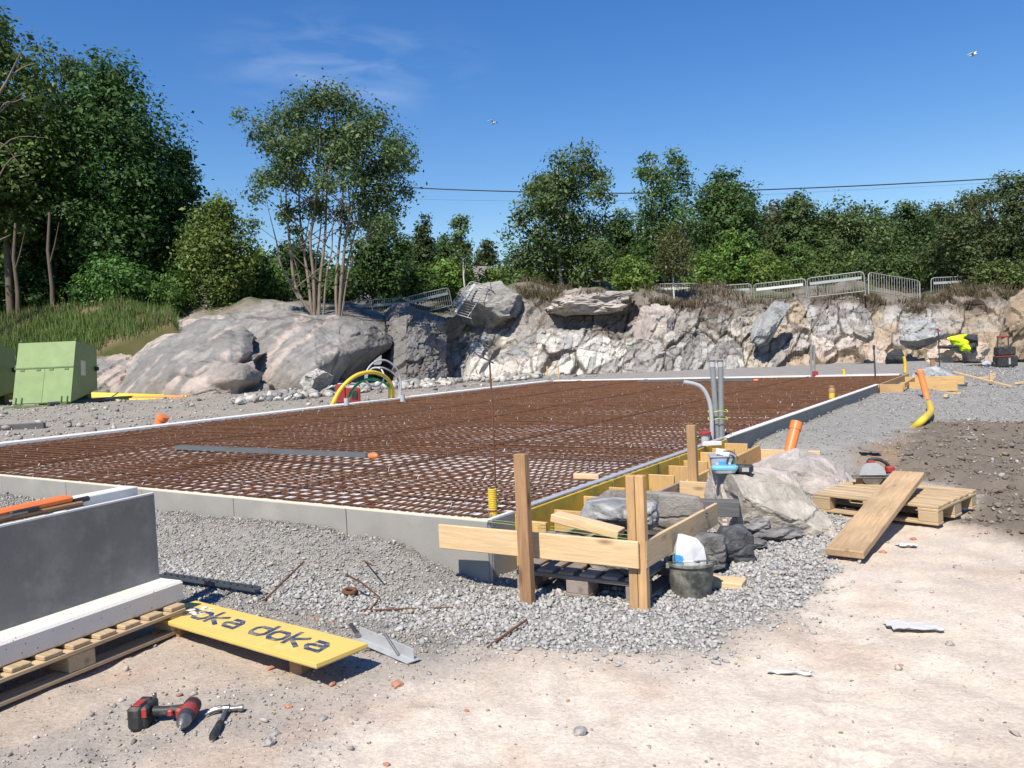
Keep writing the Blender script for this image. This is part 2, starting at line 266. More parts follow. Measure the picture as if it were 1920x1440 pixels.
M['dark_cloth'] = pm('dark_cloth', (0.035, 0.037, 0.045), 0.85, var=0.3, scale=12)
M['film'] = pm('grey_plastic_film', (0.3, 0.32, 0.35), 0.25, var=0.25, scale=5, bump=0.7, bscale=9, spec=0.6)
M['brick'] = pm('broken_brick', (0.37, 0.17, 0.11), 0.9, var=0.25, scale=22, bump=0.5, bscale=60)
M['wire'] = pm('cable', (0.03, 0.03, 0.035), 0.6, var=0.1)
M['roof_tile'] = pm('grey_roof', (0.19, 0.17, 0.16), 0.85, var=0.2, scale=3)
M['house_wall'] = pm('dull_wall', (0.33, 0.31, 0.28), 0.85, var=0.12, scale=2)
M['gull'] = pm('gull_plumage', (0.6, 0.61, 0.63), 0.8, var=0.15, scale=12)
M['gull_grey'] = pm('gull_wing', (0.3, 0.32, 0.35), 0.8, var=0.15, scale=12)
M['line_green'] = pm('fluorescent_line', (0.42, 0.55, 0.10), 0.6, var=0.05)
M['turq'] = pm('turquoise_bag', (0.2, 0.55, 0.6), 0.5, var=0.2)

# ------------------------------------------------------------------ objects
def thing(name, label, cat, loc=(0, 0, 0), rotz=0.0, group=None, rot=None):
    o = bpy.data.objects.new(name, None); COL.objects.link(o); o.empty_display_size = 0.1
    o.location = loc; o.rotation_euler = rot if rot is not None else (0, 0, rotz)
    o['label'] = label; o['category'] = cat
    if group: o['group'] = group
    return o
def tag(o, label, cat, group=None):
    o['label'] = label; o['category'] = cat
    if group: o['group'] = group
    return o
def kind(o, k, label=None):
    o['kind'] = k
    if label: o['label'] = label
    return o
class MB:
    def __init__(s): s.v = []; s.f = []; s.c = None
    def add(s, vs, fs):
        k = len(s.v); s.v += [tuple(x) for x in vs]; s.f += [tuple(i + k for i in f) for f in fs]; return s
    def box(s, c, d, ch=0.0, rot=None):
        hx, hy, hz = d[0] / 2, d[1] / 2, d[2] / 2; c = Vector(c); ch = min(ch, 0.3 * min(d))
        R = rot if rot is not None else Matrix.Identity(3)
        if ch <= 0:
            vs = [Vector((x * hx, y * hy, z * hz)) for x in (-1, 1) for y in (-1, 1) for z in (-1, 1)]
            fs = [(0, 1, 3, 2), (4, 6, 7, 5), (0, 4, 5, 1), (2, 3, 7, 6), (0, 2, 6, 4), (1, 5, 7, 3)]
            return s.add([c + R @ v for v in vs], fs)
        bm = bmesh.new(); bmesh.ops.create_cube(bm, size=1.0)
        for v in bm.verts: v.co = Vector((v.co.x * d[0], v.co.y * d[1], v.co.z * d[2]))
        bmesh.ops.bevel(bm, geom=bm.edges[:], offset=ch, segments=1, affect='EDGES', profile=0.5)
        bm.verts.index_update()
        s.add([c + R @ v.co for v in bm.verts], [[v.index for v in f.verts] for f in bm.faces]); bm.free(); return s
    def tube(s, pts, r, n=10, caps=True):
        pts = [Vector(p) for p in pts]; k0 = len(s.v); m = len(pts); rr = r if isinstance(r, (list, tuple, np.ndarray)) else [r] * m
        up = None
        for i, p in enumerate(pts):
            t = (pts[min(i + 1, m - 1)] - pts[max(i - 1, 0)])
            if t.length < 1e-9: t = Vector((0, 0, 1))
            t.normalize()
            if up is None:
                up = Vector((0, 0, 1)) if abs(t.z) < 0.9 else Vector((1, 0, 0))
            a = t.cross(up)
            if a.length < 1e-6: a = t.orthogonal()
            a.normalize(); b = t.cross(a).normalized(); up = -b if up.dot(-b) > 0 else b
            for j in range(n):
                q = 2 * math.pi * j / n; s.v.append(tuple(p + (a * math.cos(q) + b * math.sin(q)) * rr[i]))
        for i in range(m - 1):
            for j in range(n):
                j2 = (j + 1) % n
                s.f.append((k0 + i * n + j, k0 + i * n + j2, k0 + (i + 1) * n + j2, k0 + (i + 1) * n + j))
        if caps:
            s.f.append(tuple(k0 + j for j in range(n))[::-1]); s.f.append(tuple(k0 + (m - 1) * n + j for j in range(n)))
        return s
    def lathe(s, prof, n=24, M4=None):
        k0 = len(s.v); m = len(prof)
        for r, z in prof:
            for j in range(n):
                q = 2 * math.pi * j / n; v = Vector((r * math.cos(q), r * math.sin(q), z)); s.v.append(tuple(M4 @ v if M4 else v))
        for i in range(m - 1):
            for j in range(n):
                j2 = (j + 1) % n; s.f.append((k0 + i * n + j, k0 + i * n + j2, k0 + (i + 1) * n + j2, k0 + (i + 1) * n + j))
        s.f.append(tuple(k0 + j for j in range(n))[::-1]); s.f.append(tuple(k0 + (m - 1) * n + j for j in range(n)))
        return s
    def prism(s, poly, z0, z1, M4=None):
        n = len(poly); vs = [Vector((x, y, z0)) for x, y in poly] + [Vector((x, y, z1)) for x, y in poly]
        if M4: vs = [M4 @ v for v in vs]
        fs = [tuple(range(n))[::-1], tuple(range(n, 2 * n))] + [(i, (i + 1) % n, n + (i + 1) % n, n + i) for i in range(n)]
        return s.add(vs, fs)
    def build(s, name, mat, parent=None, loc=None, rot=None, smooth=False):
        me = bpy.data.meshes.new(name); me.from_pydata(s.v, [], s.f); me.validate(); me.update()
        bm = bmesh.new(); bm.from_mesh(me); bmesh.ops.recalc_face_normals(bm, faces=bm.faces); bm.to_mesh(me); bm.free()
        return link(name, me, mat, parent, loc, rot, smooth)
def link(name, me, mat, parent=None, loc=None, rot=None, smooth=False):
    if mat is not None and not me.materials: me.materials.append(M[mat] if isinstance(mat, str) else mat)
    if smooth:
        me.polygons.foreach_set('use_smooth', [True] * len(me.polygons))
        if smooth is not True and hasattr(me, 'set_sharp_from_angle'): me.set_sharp_from_angle(angle=math.radians(smooth))
    o = bpy.data.objects.new(name, me); COL.objects.link(o)
    if parent: o.parent = parent
    if loc is not None: o.location = loc
    if rot is not None: o.rotation_euler = rot
    return o
def np_mesh(name, V, Fq, col=None, mat=None, smooth=False, parent=None, loc=None):
    """fast mesh from arrays; every face has the same number of corners"""
    V = np.asarray(V, np.float32); Fq = np.asarray(Fq, np.int32); k = Fq.shape[1]
    me = bpy.data.meshes.new(name); me.vertices.add(len(V)); me.vertices.foreach_set('co', V.ravel())
    me.loops.add(Fq.size); me.loops.foreach_set('vertex_index', Fq.ravel())
    me.polygons.add(len(Fq)); me.polygons.foreach_set('loop_start', np.arange(0, Fq.size, k, dtype=np.int32)); me.polygons.foreach_set('loop_total', np.full(len(Fq), k, np.int32))
    if smooth: me.polygons.foreach_set('use_smooth', np.ones(len(Fq), bool))
    me.update(calc_edges=True)
    if col is not None:
        a = me.color_attributes.new('Col', 'FLOAT_COLOR', 'POINT'); c = np.ones((len(V), 4), np.float32); c[:, :3] = col; a.data.foreach_set('color', c.ravel())
    if smooth and smooth is not True: me.set_sharp_from_angle(angle=math.radians(smooth))
    return link(name, me, mat, parent, loc)
def grid_faces(nr, nc):
    a = np.arange(nr * nc).reshape(nr, nc)
    return np.stack([a[:-1, :-1], a[:-1, 1:], a[1:, 1:], a[1:, :-1]], -1).reshape(-1, 4)
def orient(x, up=Vector((0, 0, 1))):
    x = Vector(x).normalized(); y = up.cross(x)
    if y.length < 1e-5: y = Vector((0, 1, 0))
    y.normalize(); z = x.cross(y)
    return Matrix(((x.x, y.x, z.x), (x.y, y.y, z.y), (x.z, y.z, z.z)))
def beam(name, p, q, w, h, mat, parent=None, up=(0, 0, 1), ch=0.004, ends=None):
    """timber from p to q (centre line, in the parent's frame): width w sideways, height h along up; local X is the length"""
    p, q = Vector(p), Vector(q); R = orient(q - p, Vector(up)); L = (q - p).length
    mb = MB().box((0, 0, 0), (L, w, h), ch)
    o = mb.build(name, mat, parent, (p + q) / 2, R.to_euler())
    return o
def lo(root, p): return Vector(p) - root.location
def arc(c, r, a0, a1, n, u, v):
    return [Vector(c) + Vector(u) * (r * math.cos(a0 + (a1 - a0) * i / n)) + Vector(v) * (r * math.sin(a0 + (a1 - a0) * i / n)) for i in range(n + 1)]
def spline(pts, k=8):
    pts = [Vector(p) for p in pts]; out = []
    for i in range(len(pts) - 1):
        a = pts[max(i - 1, 0)]; b = pts[i]; c = pts[i + 1]; d = pts[min(i + 2, len(pts) - 1)]
        for j in range(k):
            t = j / k; out.append(0.5 * ((2 * b) + (c - a) * t + (2 * a - 5 * b + 4 * c - d) * t * t + (3 * b - a - 3 * c + d) * t ** 3))
    out.append(pts[-1]); return out
_ico = bmesh.new(); bmesh.ops.create_icosphere(_ico, subdivisions=1, radius=1.0); _ico.verts.index_update()
ICO_V = np.array([v.co[:] for v in _ico.verts]); ICO_F = np.array([[v.index for v in f.verts] for f in _ico.faces]); _ico.free()
OCT_V = np.array([(1, 0, 0), (-1, 0, 0), (0, 1, 0), (0, -1, 0), (0, 0, 1), (0, 0, -1)], float)
OCT_F = np.array([(0, 2, 4), (2, 1, 4), (1, 3, 4), (3, 0, 4), (2, 0, 5), (1, 2, 5), (3, 1, 5), (0, 3, 5)])
def rand_rot(n, rng):
    q = rng.normal(size=(n, 4)); q /= np.linalg.norm(q, axis=1)[:, None]; w, x, y, z = q.T
    return np.stack([np.stack([1 - 2 * (y * y + z * z), 2 * (x * y - z * w), 2 * (x * z + y * w)], -1), np.stack([2 * (x * y + z * w), 1 - 2 * (x * x + z * z), 2 * (y * z - x * w)], -1), np.stack([2 * (x * z - y * w), 2 * (y * z + x * w), 1 - 2 * (x * x + y * y)], -1)], 1)
def stones(name, pos, size, col, mat='stone', base='ico', seed=1, flat=0.75, jit=0.35, sink=0.25):
    """many broken stones as one mesh: each a jittered, flattened polyhedron of its own"""
    rng = np.random.default_rng(seed); n = len(pos); BV, BF = (ICO_V, ICO_F) if base == 'ico' else (OCT_V, OCT_F)
    k = len(BV); V = BV[None] * (1 + jit * (rng.random((n, k, 1)) * 2 - 1)) + rng.normal(0, jit * 0.3, (n, k, 3))
    sc = np.stack([rng.uniform(0.75, 1.35, n), rng.uniform(0.6, 1.0, n), rng.uniform(0.45, 0.8, n)], -1)
    V = V * sc[:, None]; V = np.einsum('nij,nkj->nki', rand_rot(n, rng), V); V[:, :, 2] *= flat
    V = V * (size[:, None, None] * 0.5) + np.asarray(pos)[:, None]; V[:, :, 2] += (size * (0.5 - sink) * flat)[:, None]
    Fs = (BF[None] + (np.arange(n) * k)[:, None, None]).reshape(-1, 3)
    return np_mesh(name, V.reshape(-1, 3), Fs, np.repeat(col, k, 0), mat)
def boulder(name, c, rad, seed, col=(0.3, 0.3, 0.29), col2=(0.45, 0.42, 0.4), sub=4, fa=0.5, fs=1.6, rotz=0.0, tilt=(0, 0), smoothness=0.0, streak=0.0, parent=None, cut=None, boxy=None):
    """a rock: sphere cut by random planes, then broken into facets"""
    rng = np.random.default_rng(seed)
    bm = bmesh.new(); bmesh.ops.create_icosphere(bm, subdivisions=sub, radius=1.0); bm.verts.index_update()
    V = np.array([v.co[:] for v in bm.verts]); Fc = np.array([[v.index for v in f.verts] for f in bm.faces]); bm.free()
    if boxy: V = V / np.maximum(np.abs(V).max(1), 1e-6)[:, None] * boxy + V * (1 - boxy)
    for k in range(int((16 if not boxy else 5) * (1 - smoothness)) + 3):
        d = rng.normal(size=3); d /= np.linalg.norm(d); h = rng.uniform(0.55, 0.9) + 0.12 * smoothness + (0.35 if boxy else 0)
        ex = np.clip(V @ d - h, 0, None); V = V - ex[:, None] * d * 0.94
    if cut is not None:
        for d, h in cut:
            d = np.array(d, float); d /= np.linalg.norm(d); ex = np.clip(V @ d - h, 0, None); V = V - ex[:, None] * d * 0.97
    nrm = V / np.maximum(np.linalg.norm(V, axis=1), 1e-6)[:, None]
    o1, id1, e1 = facets(V * fs + seed * 3.1, seed, 0.5, 0.8); o2, id2, e2 = facets(V * fs * 2.7 + 5, seed + 5, 0.5, 0.9)
    amp = fa * (1 - 0.7 * smoothness)
    V = V + nrm * (o1 * 0.16 + o2 * 0.055)[:, None] * amp * 2 + nrm * ((fbm(V * 3 + seed, 4, seed) - 0.5) * 0.10)[:, None]
    mixv = sst(0.35, 0.75, fbm(V * np.array([2.0, 2.0, 2.0]) + 9 * seed, 4, seed + 3) + 0.25 * (id1 - 0.5))
    if streak:
        q = V[:, 0] * 0.8 + V[:, 2] * 0.7 + 0.25 * fbm(V * 3, 3, seed); mixv = np.maximum(mixv * 0.4, streak * sst(0.55, 0.8, vnoise(np.stack([q * 7, V[:, 1] * 1.2, q * 0], -1), seed + 8)))
    C = np.array(col)[None] * (1 - mixv[:, None]) + np.array(col2)[None] * mixv[:, None]
    C = C * (0.85 + 0.3 * id2[:, None])
    V = V * np.array(rad)
    R = np.array(Euler((tilt[0], tilt[1], rotz)).to_matrix()); V = V @ R.T
    o = np_mesh(name, V, Fc, C, 'boulder', smooth=26 if smoothness < 0.5 else True, parent=parent, loc=c)
    return o
# ================================================================== ground
def poly_w(poly, z=0.0): return np.array([[G(a, b, z).x, G(a, b, z).y] for a, b in poly])
def sdist(poly, X, Y):
    """signed distance to a polygon, positive inside"""
    ins = np.zeros(X.shape, bool); d = np.full(X.shape, 9e9); n = len(poly)
    for i in range(n):
        x0, y0 = poly[i]; x1, y1 = poly[(i + 1) % n]
        c = ((y0 > Y) != (y1 > Y)); xi = (x1 - x0) * (Y - y0) / ((y1 - y0) if abs(y1 - y0) > 1e-12 else 1e-12) + x0
        ins ^= c & (X < xi)
        ex, ey = x1 - x0, y1 - y0; t = np.clip(((X - x0) * ex + (Y - y0) * ey) / (ex * ex + ey * ey + 1e-12), 0, 1)
        d = np.minimum(d, np.hypot(X - x0 - ex * t, Y - y0 - ey * t))
    return np.where(ins, d, -d)
Z_COARSE = poly_w([(250, 1050), (300, 1085), (420, 1120), (560, 1140), (700, 1160), (850, 1185), (930, 1205), (1060, 1212), (1200, 1222), (1320, 1215), (1420, 1175), (1490, 1120), (1535, 1075), (1590, 1020), (1560, 955), (1480, 930), (1400, 960), (1260, 1010), (1080, 1075), (960, 1105), (760, 1125), (560, 1105), (430, 1085), (330, 1060)])
Z_SOIL = poly_w([(1650, 905), (1690, 850), (1720, 812), (1800, 798), (1920, 793), (2200, 780), (2400, 800), (2500, 1060), (1990, 1040), (1900, 1020), (1800, 985), (1830, 930), (1720, 900)])
Z_BROWN = poly_w([(1590, 905), (1600, 870), (1680, 838), (1730, 820), (1720, 870), (1690, 900), (1640, 915)])
Z_SAND = poly_w([(1560, 1000), (1700, 960), (1800, 985), (1900, 1025), (2000, 1045), (2600, 1080), (2600, 1600), (420, 1600), (520, 1440), (640, 1370), (720, 1320), (860, 1270), (960, 1230), (1200, 1235), (1360, 1220), (1450, 1165), (1520, 1090)])
def st_of(X, Y):
    dx, dy = X - SA.x, Y - SA.y
    return dx * SD.x + dy * SD.y, dx * SN.x + dy * SN.y
def zones(X, Y):
    p = np.stack([X, Y, X * 0], -1)
    w1 = (fbm(p * 1.7, 4, 31) - 0.5) * 0.7; w2 = (fbm(p * 6.0, 3, 32) - 0.5) * 0.22
    s, t = st_of(X, Y); far = np.clip(Y / 8.0, 1, 3)
    z = {}
    z['coarse'] = sst(-0.10, 0.10, sdist(Z_COARSE, X, Y) + (w1 * 0.45 + w2 * 1.4))
    z['soil'] = sst(-0.08, 0.12, sdist(Z_SOIL, X, Y) + (w1 * 0.6 + w2) * far)
    z['brown'] = sst(-0.15, 0.2, sdist(Z_BROWN, X, Y) + w1 * 0.5)
    z['sand'] = sst(-0.3, 0.35, sdist(Z_SAND, X, Y) + w1 * 0.8 + w2)
    z['bank'] = sst(-0.1, 0.15, np.minimum(1.25 + s, 0.55 - t) + w1 * 0.3) * (s < 0.3) * (1 - 0 * s)
    z['right'] = sst(-0.3, 0.3, np.minimum(np.minimum(t + 0.3, s - 4.2), 4.5 + s * 0.28 - t) + w1 * 0.8 * far)
    z['left'] = sst(0.2, -0.2, t + SW) * sst(-2.0, 0.0, s)
    return z
def ground_h(X, Y, fine=True):
    X = np.asarray(X, float); Y = np.asarray(Y, float); shp = X.shape; X = X.ravel(); Y = Y.ravel()
    s, t = st_of(X, Y); p = np.stack([X, Y, X * 0], -1)
    h = 0.10 * sst(9, 26, Y) + (fbm(p * 0.9, 3, 5) - 0.5) * 0.05 * sst(2.0, 5.0, Y)
    left = sst(-SW + 0.15, -SW - 0.1, t) * sst(-1.2, 0.6, s); h = h * (1 - left) + left * (0.30 + 0.02 * np.clip(-SW - t, 0, 12) + (fbm(p * 0.8, 4, 6) - 0.5) * 0.22)
    back = sst(SL - 0.1, SL + 0.1, s) * sst(2.5, -0.8, t); h = h * (1 - back) + back * 0.31
    crest = 0.205 + (fbm(p * 1.1, 3, 8) - 0.5) * 0.12
    q = np.where(s < 0, -s, 0)
    prof = 0.62 * sst(0.95, 0.10, q) + 0.38 * sst(1.5, 0.0, q)
    bank = crest * prof * sst(-0.02, -0.85, t) * (s < 0.3); h = np.maximum(h, bank * (s < 0.3) + h * 0.3)
    rb = (0.225 + (fbm(p * 0.8, 3, 9) - 0.5) * 0.1) * sst(2.9, 0.15, t) * sst(4.5, 5.6, s) * sst(SL + 3, SL - 2, s) * (t > -0.1); h = np.maximum(h, rb)
    if fine:
        soil = sst(-0.1, 0.25, sdist(Z_SOIL, X, Y) + (fbm(p * 1.7, 3, 31) - 0.5) * 0.7)
        fo, _, fe = facets(p * np.array([7.0, 7.0, 1]), 77, 0.9, 0.6); fo2, _, _ = facets(p * np.array([2.2, 2.2, 1]), 78, 0.9, 0.4)
        h = h + soil * (0.04 + fo * 0.035 + fo2 * 0.06)
        h = h + (fbm(p * 7, 4, 10) - 0.5) * 0.026 + (fbm(p * 26, 3, 12) - 0.5) * 0.013 - 0.014 * sst(0.66, 0.8, vnoise(p * np.array([5.0, 3.2, 1]) + 31, 15))
        for off, ang in ((0.9, 0.30), (2.35, 0.30), (3.4, 0.55)):
            u = (X - off) * math.cos(ang) - (Y - 2.0) * math.sin(ang) * 0.9 + 0.06 * np.sin(Y * 1.3); w_ = (X - off) * math.sin(ang) + Y * math.cos(ang); tk = sst(0.16, 0.11, np.abs(u)) * sst(0.35, 0.6, fbm(p * 0.9 + 7, 3, 16)) * sst(6.0, 4.6, Y)
            h = h - 0.012 * tk + 0.006 * tk * np.sign(np.sin(w_ * 55 + np.sign(u) * 0.8)) + 0.008 * np.exp(-((np.abs(u) - 0.19) / 0.04) ** 2) * sst(6.0, 4.6, Y) * sst(0.35, 0.6, fbm(p * 0.9 + 7, 3, 16))
        tr = np.sin((X * 0.86 - Y * 0.5) * 2 * math.pi / 0.62) * 0.006 * sst(3.6, 2.4, Y); h = h + tr * sst(0.45, 0.7, fbm(p * 0.8 + 4, 3, 14))
    ins = (s > -0.03) & (s < SL + 0.03) & (t > -SW - 0.03) & (t < 0.03); h = np.where(ins, np.minimum(h, 0.02), h)
    return h.reshape(shp)
def gz(x, y): return float(ground_h(np.array([x]), np.array([y]))[0])
def on(px, py, dz=0.0, z=0.0):
    p = G(px, py, z)
    for _ in range(3): p = G(px, py, gz(p.x, p.y) + dz)
    return p
rows = np.concatenate([np.linspace(-9, 1.1, 26), np.geomspace(1.2, 48, 330), np.geomspace(52, 900, 22)])
cu = np.linspace(-1, 1, 471); cu = np.sign(cu) * (0.62 * np.abs(cu) + 0.38 * np.abs(cu) ** 3)
YY = np.repeat(rows[:, None], len(cu), 1); XX = cu[None] * (1.25 * np.abs(YY) + 3.2)
ZZ = ground_h(XX, YY)
Xf, Yf = XX.ravel(), YY.ravel(); zn = zones(Xf, Yf); pf = np.stack([Xf, Yf, Xf * 0], -1)
def mixc(C, c, w): return C * (1 - w[:, None]) + np.array(c)[None] * w[:, None]
C = np.tile(np.array([[0.41, 0.345, 0.285]]), (len(Xf), 1))
C = mixc(C, (0.32, 0.295, 0.265), sst(0.5, 0.62, fbm(pf * 2.4, 4, 41)) * 0.7)
C = mixc(C, (0.26, 0.24, 0.21), zn['left']); C = mixc(C, (0.255, 0.248, 0.232), zn['right']); C = mixc(C, (0.245, 0.235, 0.215), zn['bank'])
_s, _t = st_of(Xf, Yf); C = mixc(C, (0.235, 0.23, 0.22), sst(SL - 0.3, SL + 0.2, _s) * 0.9)
C = mixc(C, (0.595, 0.52, 0.435), zn['sand'] * (0.88 + 0.12 * fbm(pf * 1.3, 3, 42)))
C = mixc(C, (0.46, 0.385, 0.315), zn['sand'] * sst(0.56, 0.72, fbm(pf * 1.1 + 3, 4, 43)) * 0.5)
C = mixc(C, (0.40, 0.28, 0.21), sst(0.62, 0.75, fbm(pf * 2.1 + 8, 4, 44)) * 0.35 * (1 - zn['bank']) * (1 - zn['right']))
C = mixc(C, (0.24, 0.232, 0.22), zn['coarse']); C = mixc(C, (0.25, 0.17, 0.105), zn['brown'] * 0.9); C = mixc(C, (0.165, 0.138, 0.11), zn['soil'])
C = C * (0.9 + 0.2 * fbm(pf * 12, 3, 45))[:, None]
kind(np_mesh('ground', np.stack([Xf, Yf, ZZ.ravel()], -1), grid_faces(len(rows), len(cu)), C, 'ground', smooth=True), 'structure')

# ------------------------------------------------------------------ loose stone
def scatter(n, box, wfn, seed):
    rng = np.random.default_rng(seed); X = rng.uniform(box[0], box[1], n); Y = rng.uniform(box[2], box[3], n)
    w = wfn(X, Y); k = rng.random(n) < w; return X[k], Y[k], rng
def no_slab(X, Y, m=0.02):
    s, t = st_of(X, Y); return ~((s > -m) & (s < SL + m) & (t > -SW - m) & (t < m))
GREYS = np.array([(0.30, 0.297, 0.29), (0.23, 0.23, 0.23), (0.37, 0.365, 0.355), (0.27, 0.26, 0.24), (0.165, 0.165, 0.165), (0.33, 0.31, 0.28), (0.43, 0.42, 0.40)])
def grey_cols(n, rng, tint=(1, 1, 1), pal=GREYS): return pal[rng.integers(0, len(pal), n)] * rng.uniform(0.82, 1.15, (n, 1)) * np.array(tint)
X, Y, r = scatter(120000, (-3.2, 3.4, 3.5, 8.0), lambda X, Y: np.maximum(zones(X, Y)['coarse'], 0.12 * sst(-0.45, -0.05, sdist(Z_COARSE, X, Y)) ** 3) * no_slab(X, Y), 1)
n = len(X); kind(stones('coarse_gravel', np.stack([X, Y, ground_h(X, Y)], -1), np.clip(r.lognormal(math.log(0.0185), 0.38, n), 0.007, 0.05), 0.5 * grey_cols(n, r, (1.15, 1.15, 1.15)) + 0.5 * np.array([[0.355, 0.35, 0.342]]), seed=2), 'stuff', 'coarse grey crushed stone spread around the stone pallet')
X, Y, r = scatter(210000, (-8, 0.6, 3.9, 11.0), lambda X, Y: zones(X, Y)['bank'] * no_slab(X, Y) * np.clip(6.0 / Y, 0, 1) ** 1.5, 3)
n = len(X); kind(stones('fine_gravel', np.stack([X, Y, ground_h(X, Y)], -1), r.uniform(0.008, 0.022, n) * np.where(r.random(n) < 0.06, 1.9, 1) * np.clip(Y / 6, 1, 2), grey_cols(n, r, (1.0, 0.985, 0.95)), base='oct', seed=4), 'stuff', 'fine grey gravel banked against the long front wall')
X, Y, r = scatter(70000, (1.5, 16, 6.5, 27), lambda X, Y: zones(X, Y)['right'] * no_slab(X, Y) * (1 - 0.85 * zones(X, Y)['soil']) * np.clip(9.0 / Y, 0.25, 1), 5)
n = len(X); kind(stones('fine_gravel', np.stack([X, Y, ground_h(X, Y)], -1), r.uniform(0.012, 0.034, n) * np.clip(Y / 11, 1, 2), grey_cols(n, r, (1, 1, 1)), base='oct', seed=6), 'stuff', 'fine grey gravel sloping along the right wall')
X, Y, r = scatter(46000, (-4.5, 4.5, 1.8, 7.0), lambda X, Y: (0.75 * sst(0.46, 0.62, fbm(np.stack([X * 2.4, Y * 2.4, X * 0], -1), 4, 41)) + 0.05) * (1 - zones(X, Y)['sand'] * 0.97) * (1 - zones(X, Y)['bank'] * 0.8) * (1 - zones(X, Y)['soil']) * no_slab(X, Y), 7)
n = len(X); sz = r.uniform(0.006, 0.017, n) * np.where(r.random(n) < 0.05, 2.2, 1); cc = grey_cols(n, r, (1.0, 0.96, 0.9)) * np.where(r.random((n, 1)) < 0.3, 1.3, 0.95); m = r.random(n) < 0.06; cc[m] = np.array([0.38, 0.2, 0.14]) * r.uniform(0.8, 1.1, (m.sum(), 1))
kind(stones('loose_stones', np.stack([X, Y, ground_h(X, Y)], -1), sz, cc, base='ico', seed=8), 'stuff', 'small loose stones strewn over the brown dirt')
X, Y, r = scatter(60000, (-3.5, 3.0, 1.9, 5.2), lambda X, Y: (0.35 + 0.5 * fbm(np.stack([X * 3, Y * 3, X * 0], -1), 3, 47)) * (1 - zones(X, Y)['bank']) * (1 - 0.8 * zones(X, Y)['sand']) * no_slab(X, Y), 17)
n = len(X); kind(stones('grit', np.stack([X, Y, ground_h(X, Y)], -1), np.clip(r.lognormal(math.log(0.0042), 0.4, n), 0.002, 0.012), grey_cols(n, r, (1.15, 1.02, 0.9)), base='oct', seed=18), 'stuff', 'fine grit trodden into the brown dirt')
X, Y, r = scatter(5200, (-3, 7, 1.8, 7.0), lambda X, Y: zones(X, Y)['sand'] * 0.24 * no_slab(X, Y), 9)
n = len(X); sz = r.uniform(0.005, 0.014, n) * np.where(r.random(n) < 0.07, 2.4, 1); cc = grey_cols(n, r, (1.0, 0.93, 0.85))
kind(stones('loose_stones', np.stack([X, Y, ground_h(X, Y)], -1), sz, cc, base='ico', seed=10), 'stuff', 'sparse small stones on the pale sand')
X, Y, r = scatter(11000, (2.2, 10, 5.0, 13.5), lambda X, Y: zones(X, Y)['soil'] * np.clip(7.0 / Y, 0, 1), 11)
n = len(X); sz = r.uniform(0.012, 0.05, n) * np.where(r.random(n) < 0.08, 2.0, 1); cc = np.array([[0.165, 0.138, 0.11]]) * r.uniform(0.75, 1.3, (n, 1)); m = r.random(n) < 0.12; cc[m] = grey_cols(m.sum(), r)
kind(stones('soil_clods', np.stack([X, Y, ground_h(X, Y)], -1), sz, cc, base='ico', seed=12), 'stuff', 'dark damp clods of dug soil')
X, Y, r = scatter(26000, (-22, 3, 7, 30), lambda X, Y: zones(X, Y)['left'] * no_slab(X, Y) * 0.7 * np.clip(14.0 / Y, 0.3, 1), 13)
n = len(X); sz = r.uniform(0.02, 0.07, n) * np.where(r.random(n) < 0.05, 2.6, 1); cc = grey_cols(n, r, (1.02, 0.98, 0.93))
kind(stones('rubble', np.stack([X, Y, ground_h(X, Y)], -1), sz, cc, base='ico', seed=14), 'stuff', 'grey rubble and chippings along the left side of the foundation')
# pale broken rock heaped at the foot of the cliff
def along(px, py, Y): return P(px, py, Y)
rng = np.random.default_rng(21); pos = []; szs = []
for k in range(620):
    px = rng.uniform(440, 1010); f = (px - 440) / 570; yb = 20.6 + f * 9.6 + rng.uniform(-1.2, 1.6)
    q = P(px, 700, yb); s_, t_ = st_of(np.array([q.x]), np.array([q.y]))
    if t_[0] > -SW - 0.35 and s_[0] < SL + 0.3: continue
    pos.append((q.x, q.y, gz(q.x, q.y))); szs.append(rng.uniform(0.10, 0.34) * (1.5 if rng.random() < 0.12 else 1))
kind(stones('rubble', np.array(pos), np.array(szs), grey_cols(len(pos), rng, (1.2, 1.18, 1.14)), base='ico', seed=22, sink=0.2), 'stuff', 'pale broken rock heaped at the foot of the dark rock face')

# ================================================================== rock cliff
#            px   base_y  Yb    top_y  Yt   exponent  facet  (photo columns, world distances)
CL_LOW = np.array([(-260, 770, 27.0, 722, 28.5, 1.3, 0.2), (0, 758, 26.5, 706, 28.0, 1.3, 0.24), (60, 755, 26.2, 688, 27.6, 1.3, 0.24), (120, 752, 25.9, 664, 27.6, 1.4, 0.24), (170, 750, 25.6, 648, 27.9, 1.5, 0.22), (230, 748, 25.4, 636, 28.4, 1.6, 0.20), (300, 746, 25.8, 616, 29.4, 1.6, 0.18), (360, 742, 27.0, 620, 31.0, 1.6, 0.15)])
CL_DOME = np.array([(196, 762, 25.6, 745, 27.6, 1.4, 0.04), (215, 760, 25.0, 700, 27.8, 1.6, 0.05), (245, 756, 24.6, 655, 28.0, 1.7, 0.06), (275, 752, 24.4, 622, 28.2, 1.8, 0.06), (310, 749, 24.2, 603, 28.4, 1.9, 0.06), (350, 746, 24.1, 598, 28.4, 2.0, 0.06), (400, 742, 24.0, 597, 28.2, 2.0, 0.06), (430, 738, 24.0, 602, 28.0, 1.9, 0.06), (452, 734, 24.2, 614, 27.8, 1.8, 0.07), (470, 731, 24.6, 636, 27.6, 1.6, 0.08), (486, 729, 25.2, 664, 27.6, 1.5, 0.08), (500, 728, 26.0, 680, 27.8, 1.4, 0.08), (512, 727, 27.0, 700, 28.2, 1.3, 0.08), (520, 727, 28.4, 716, 29.0, 1.2, 0.06)])
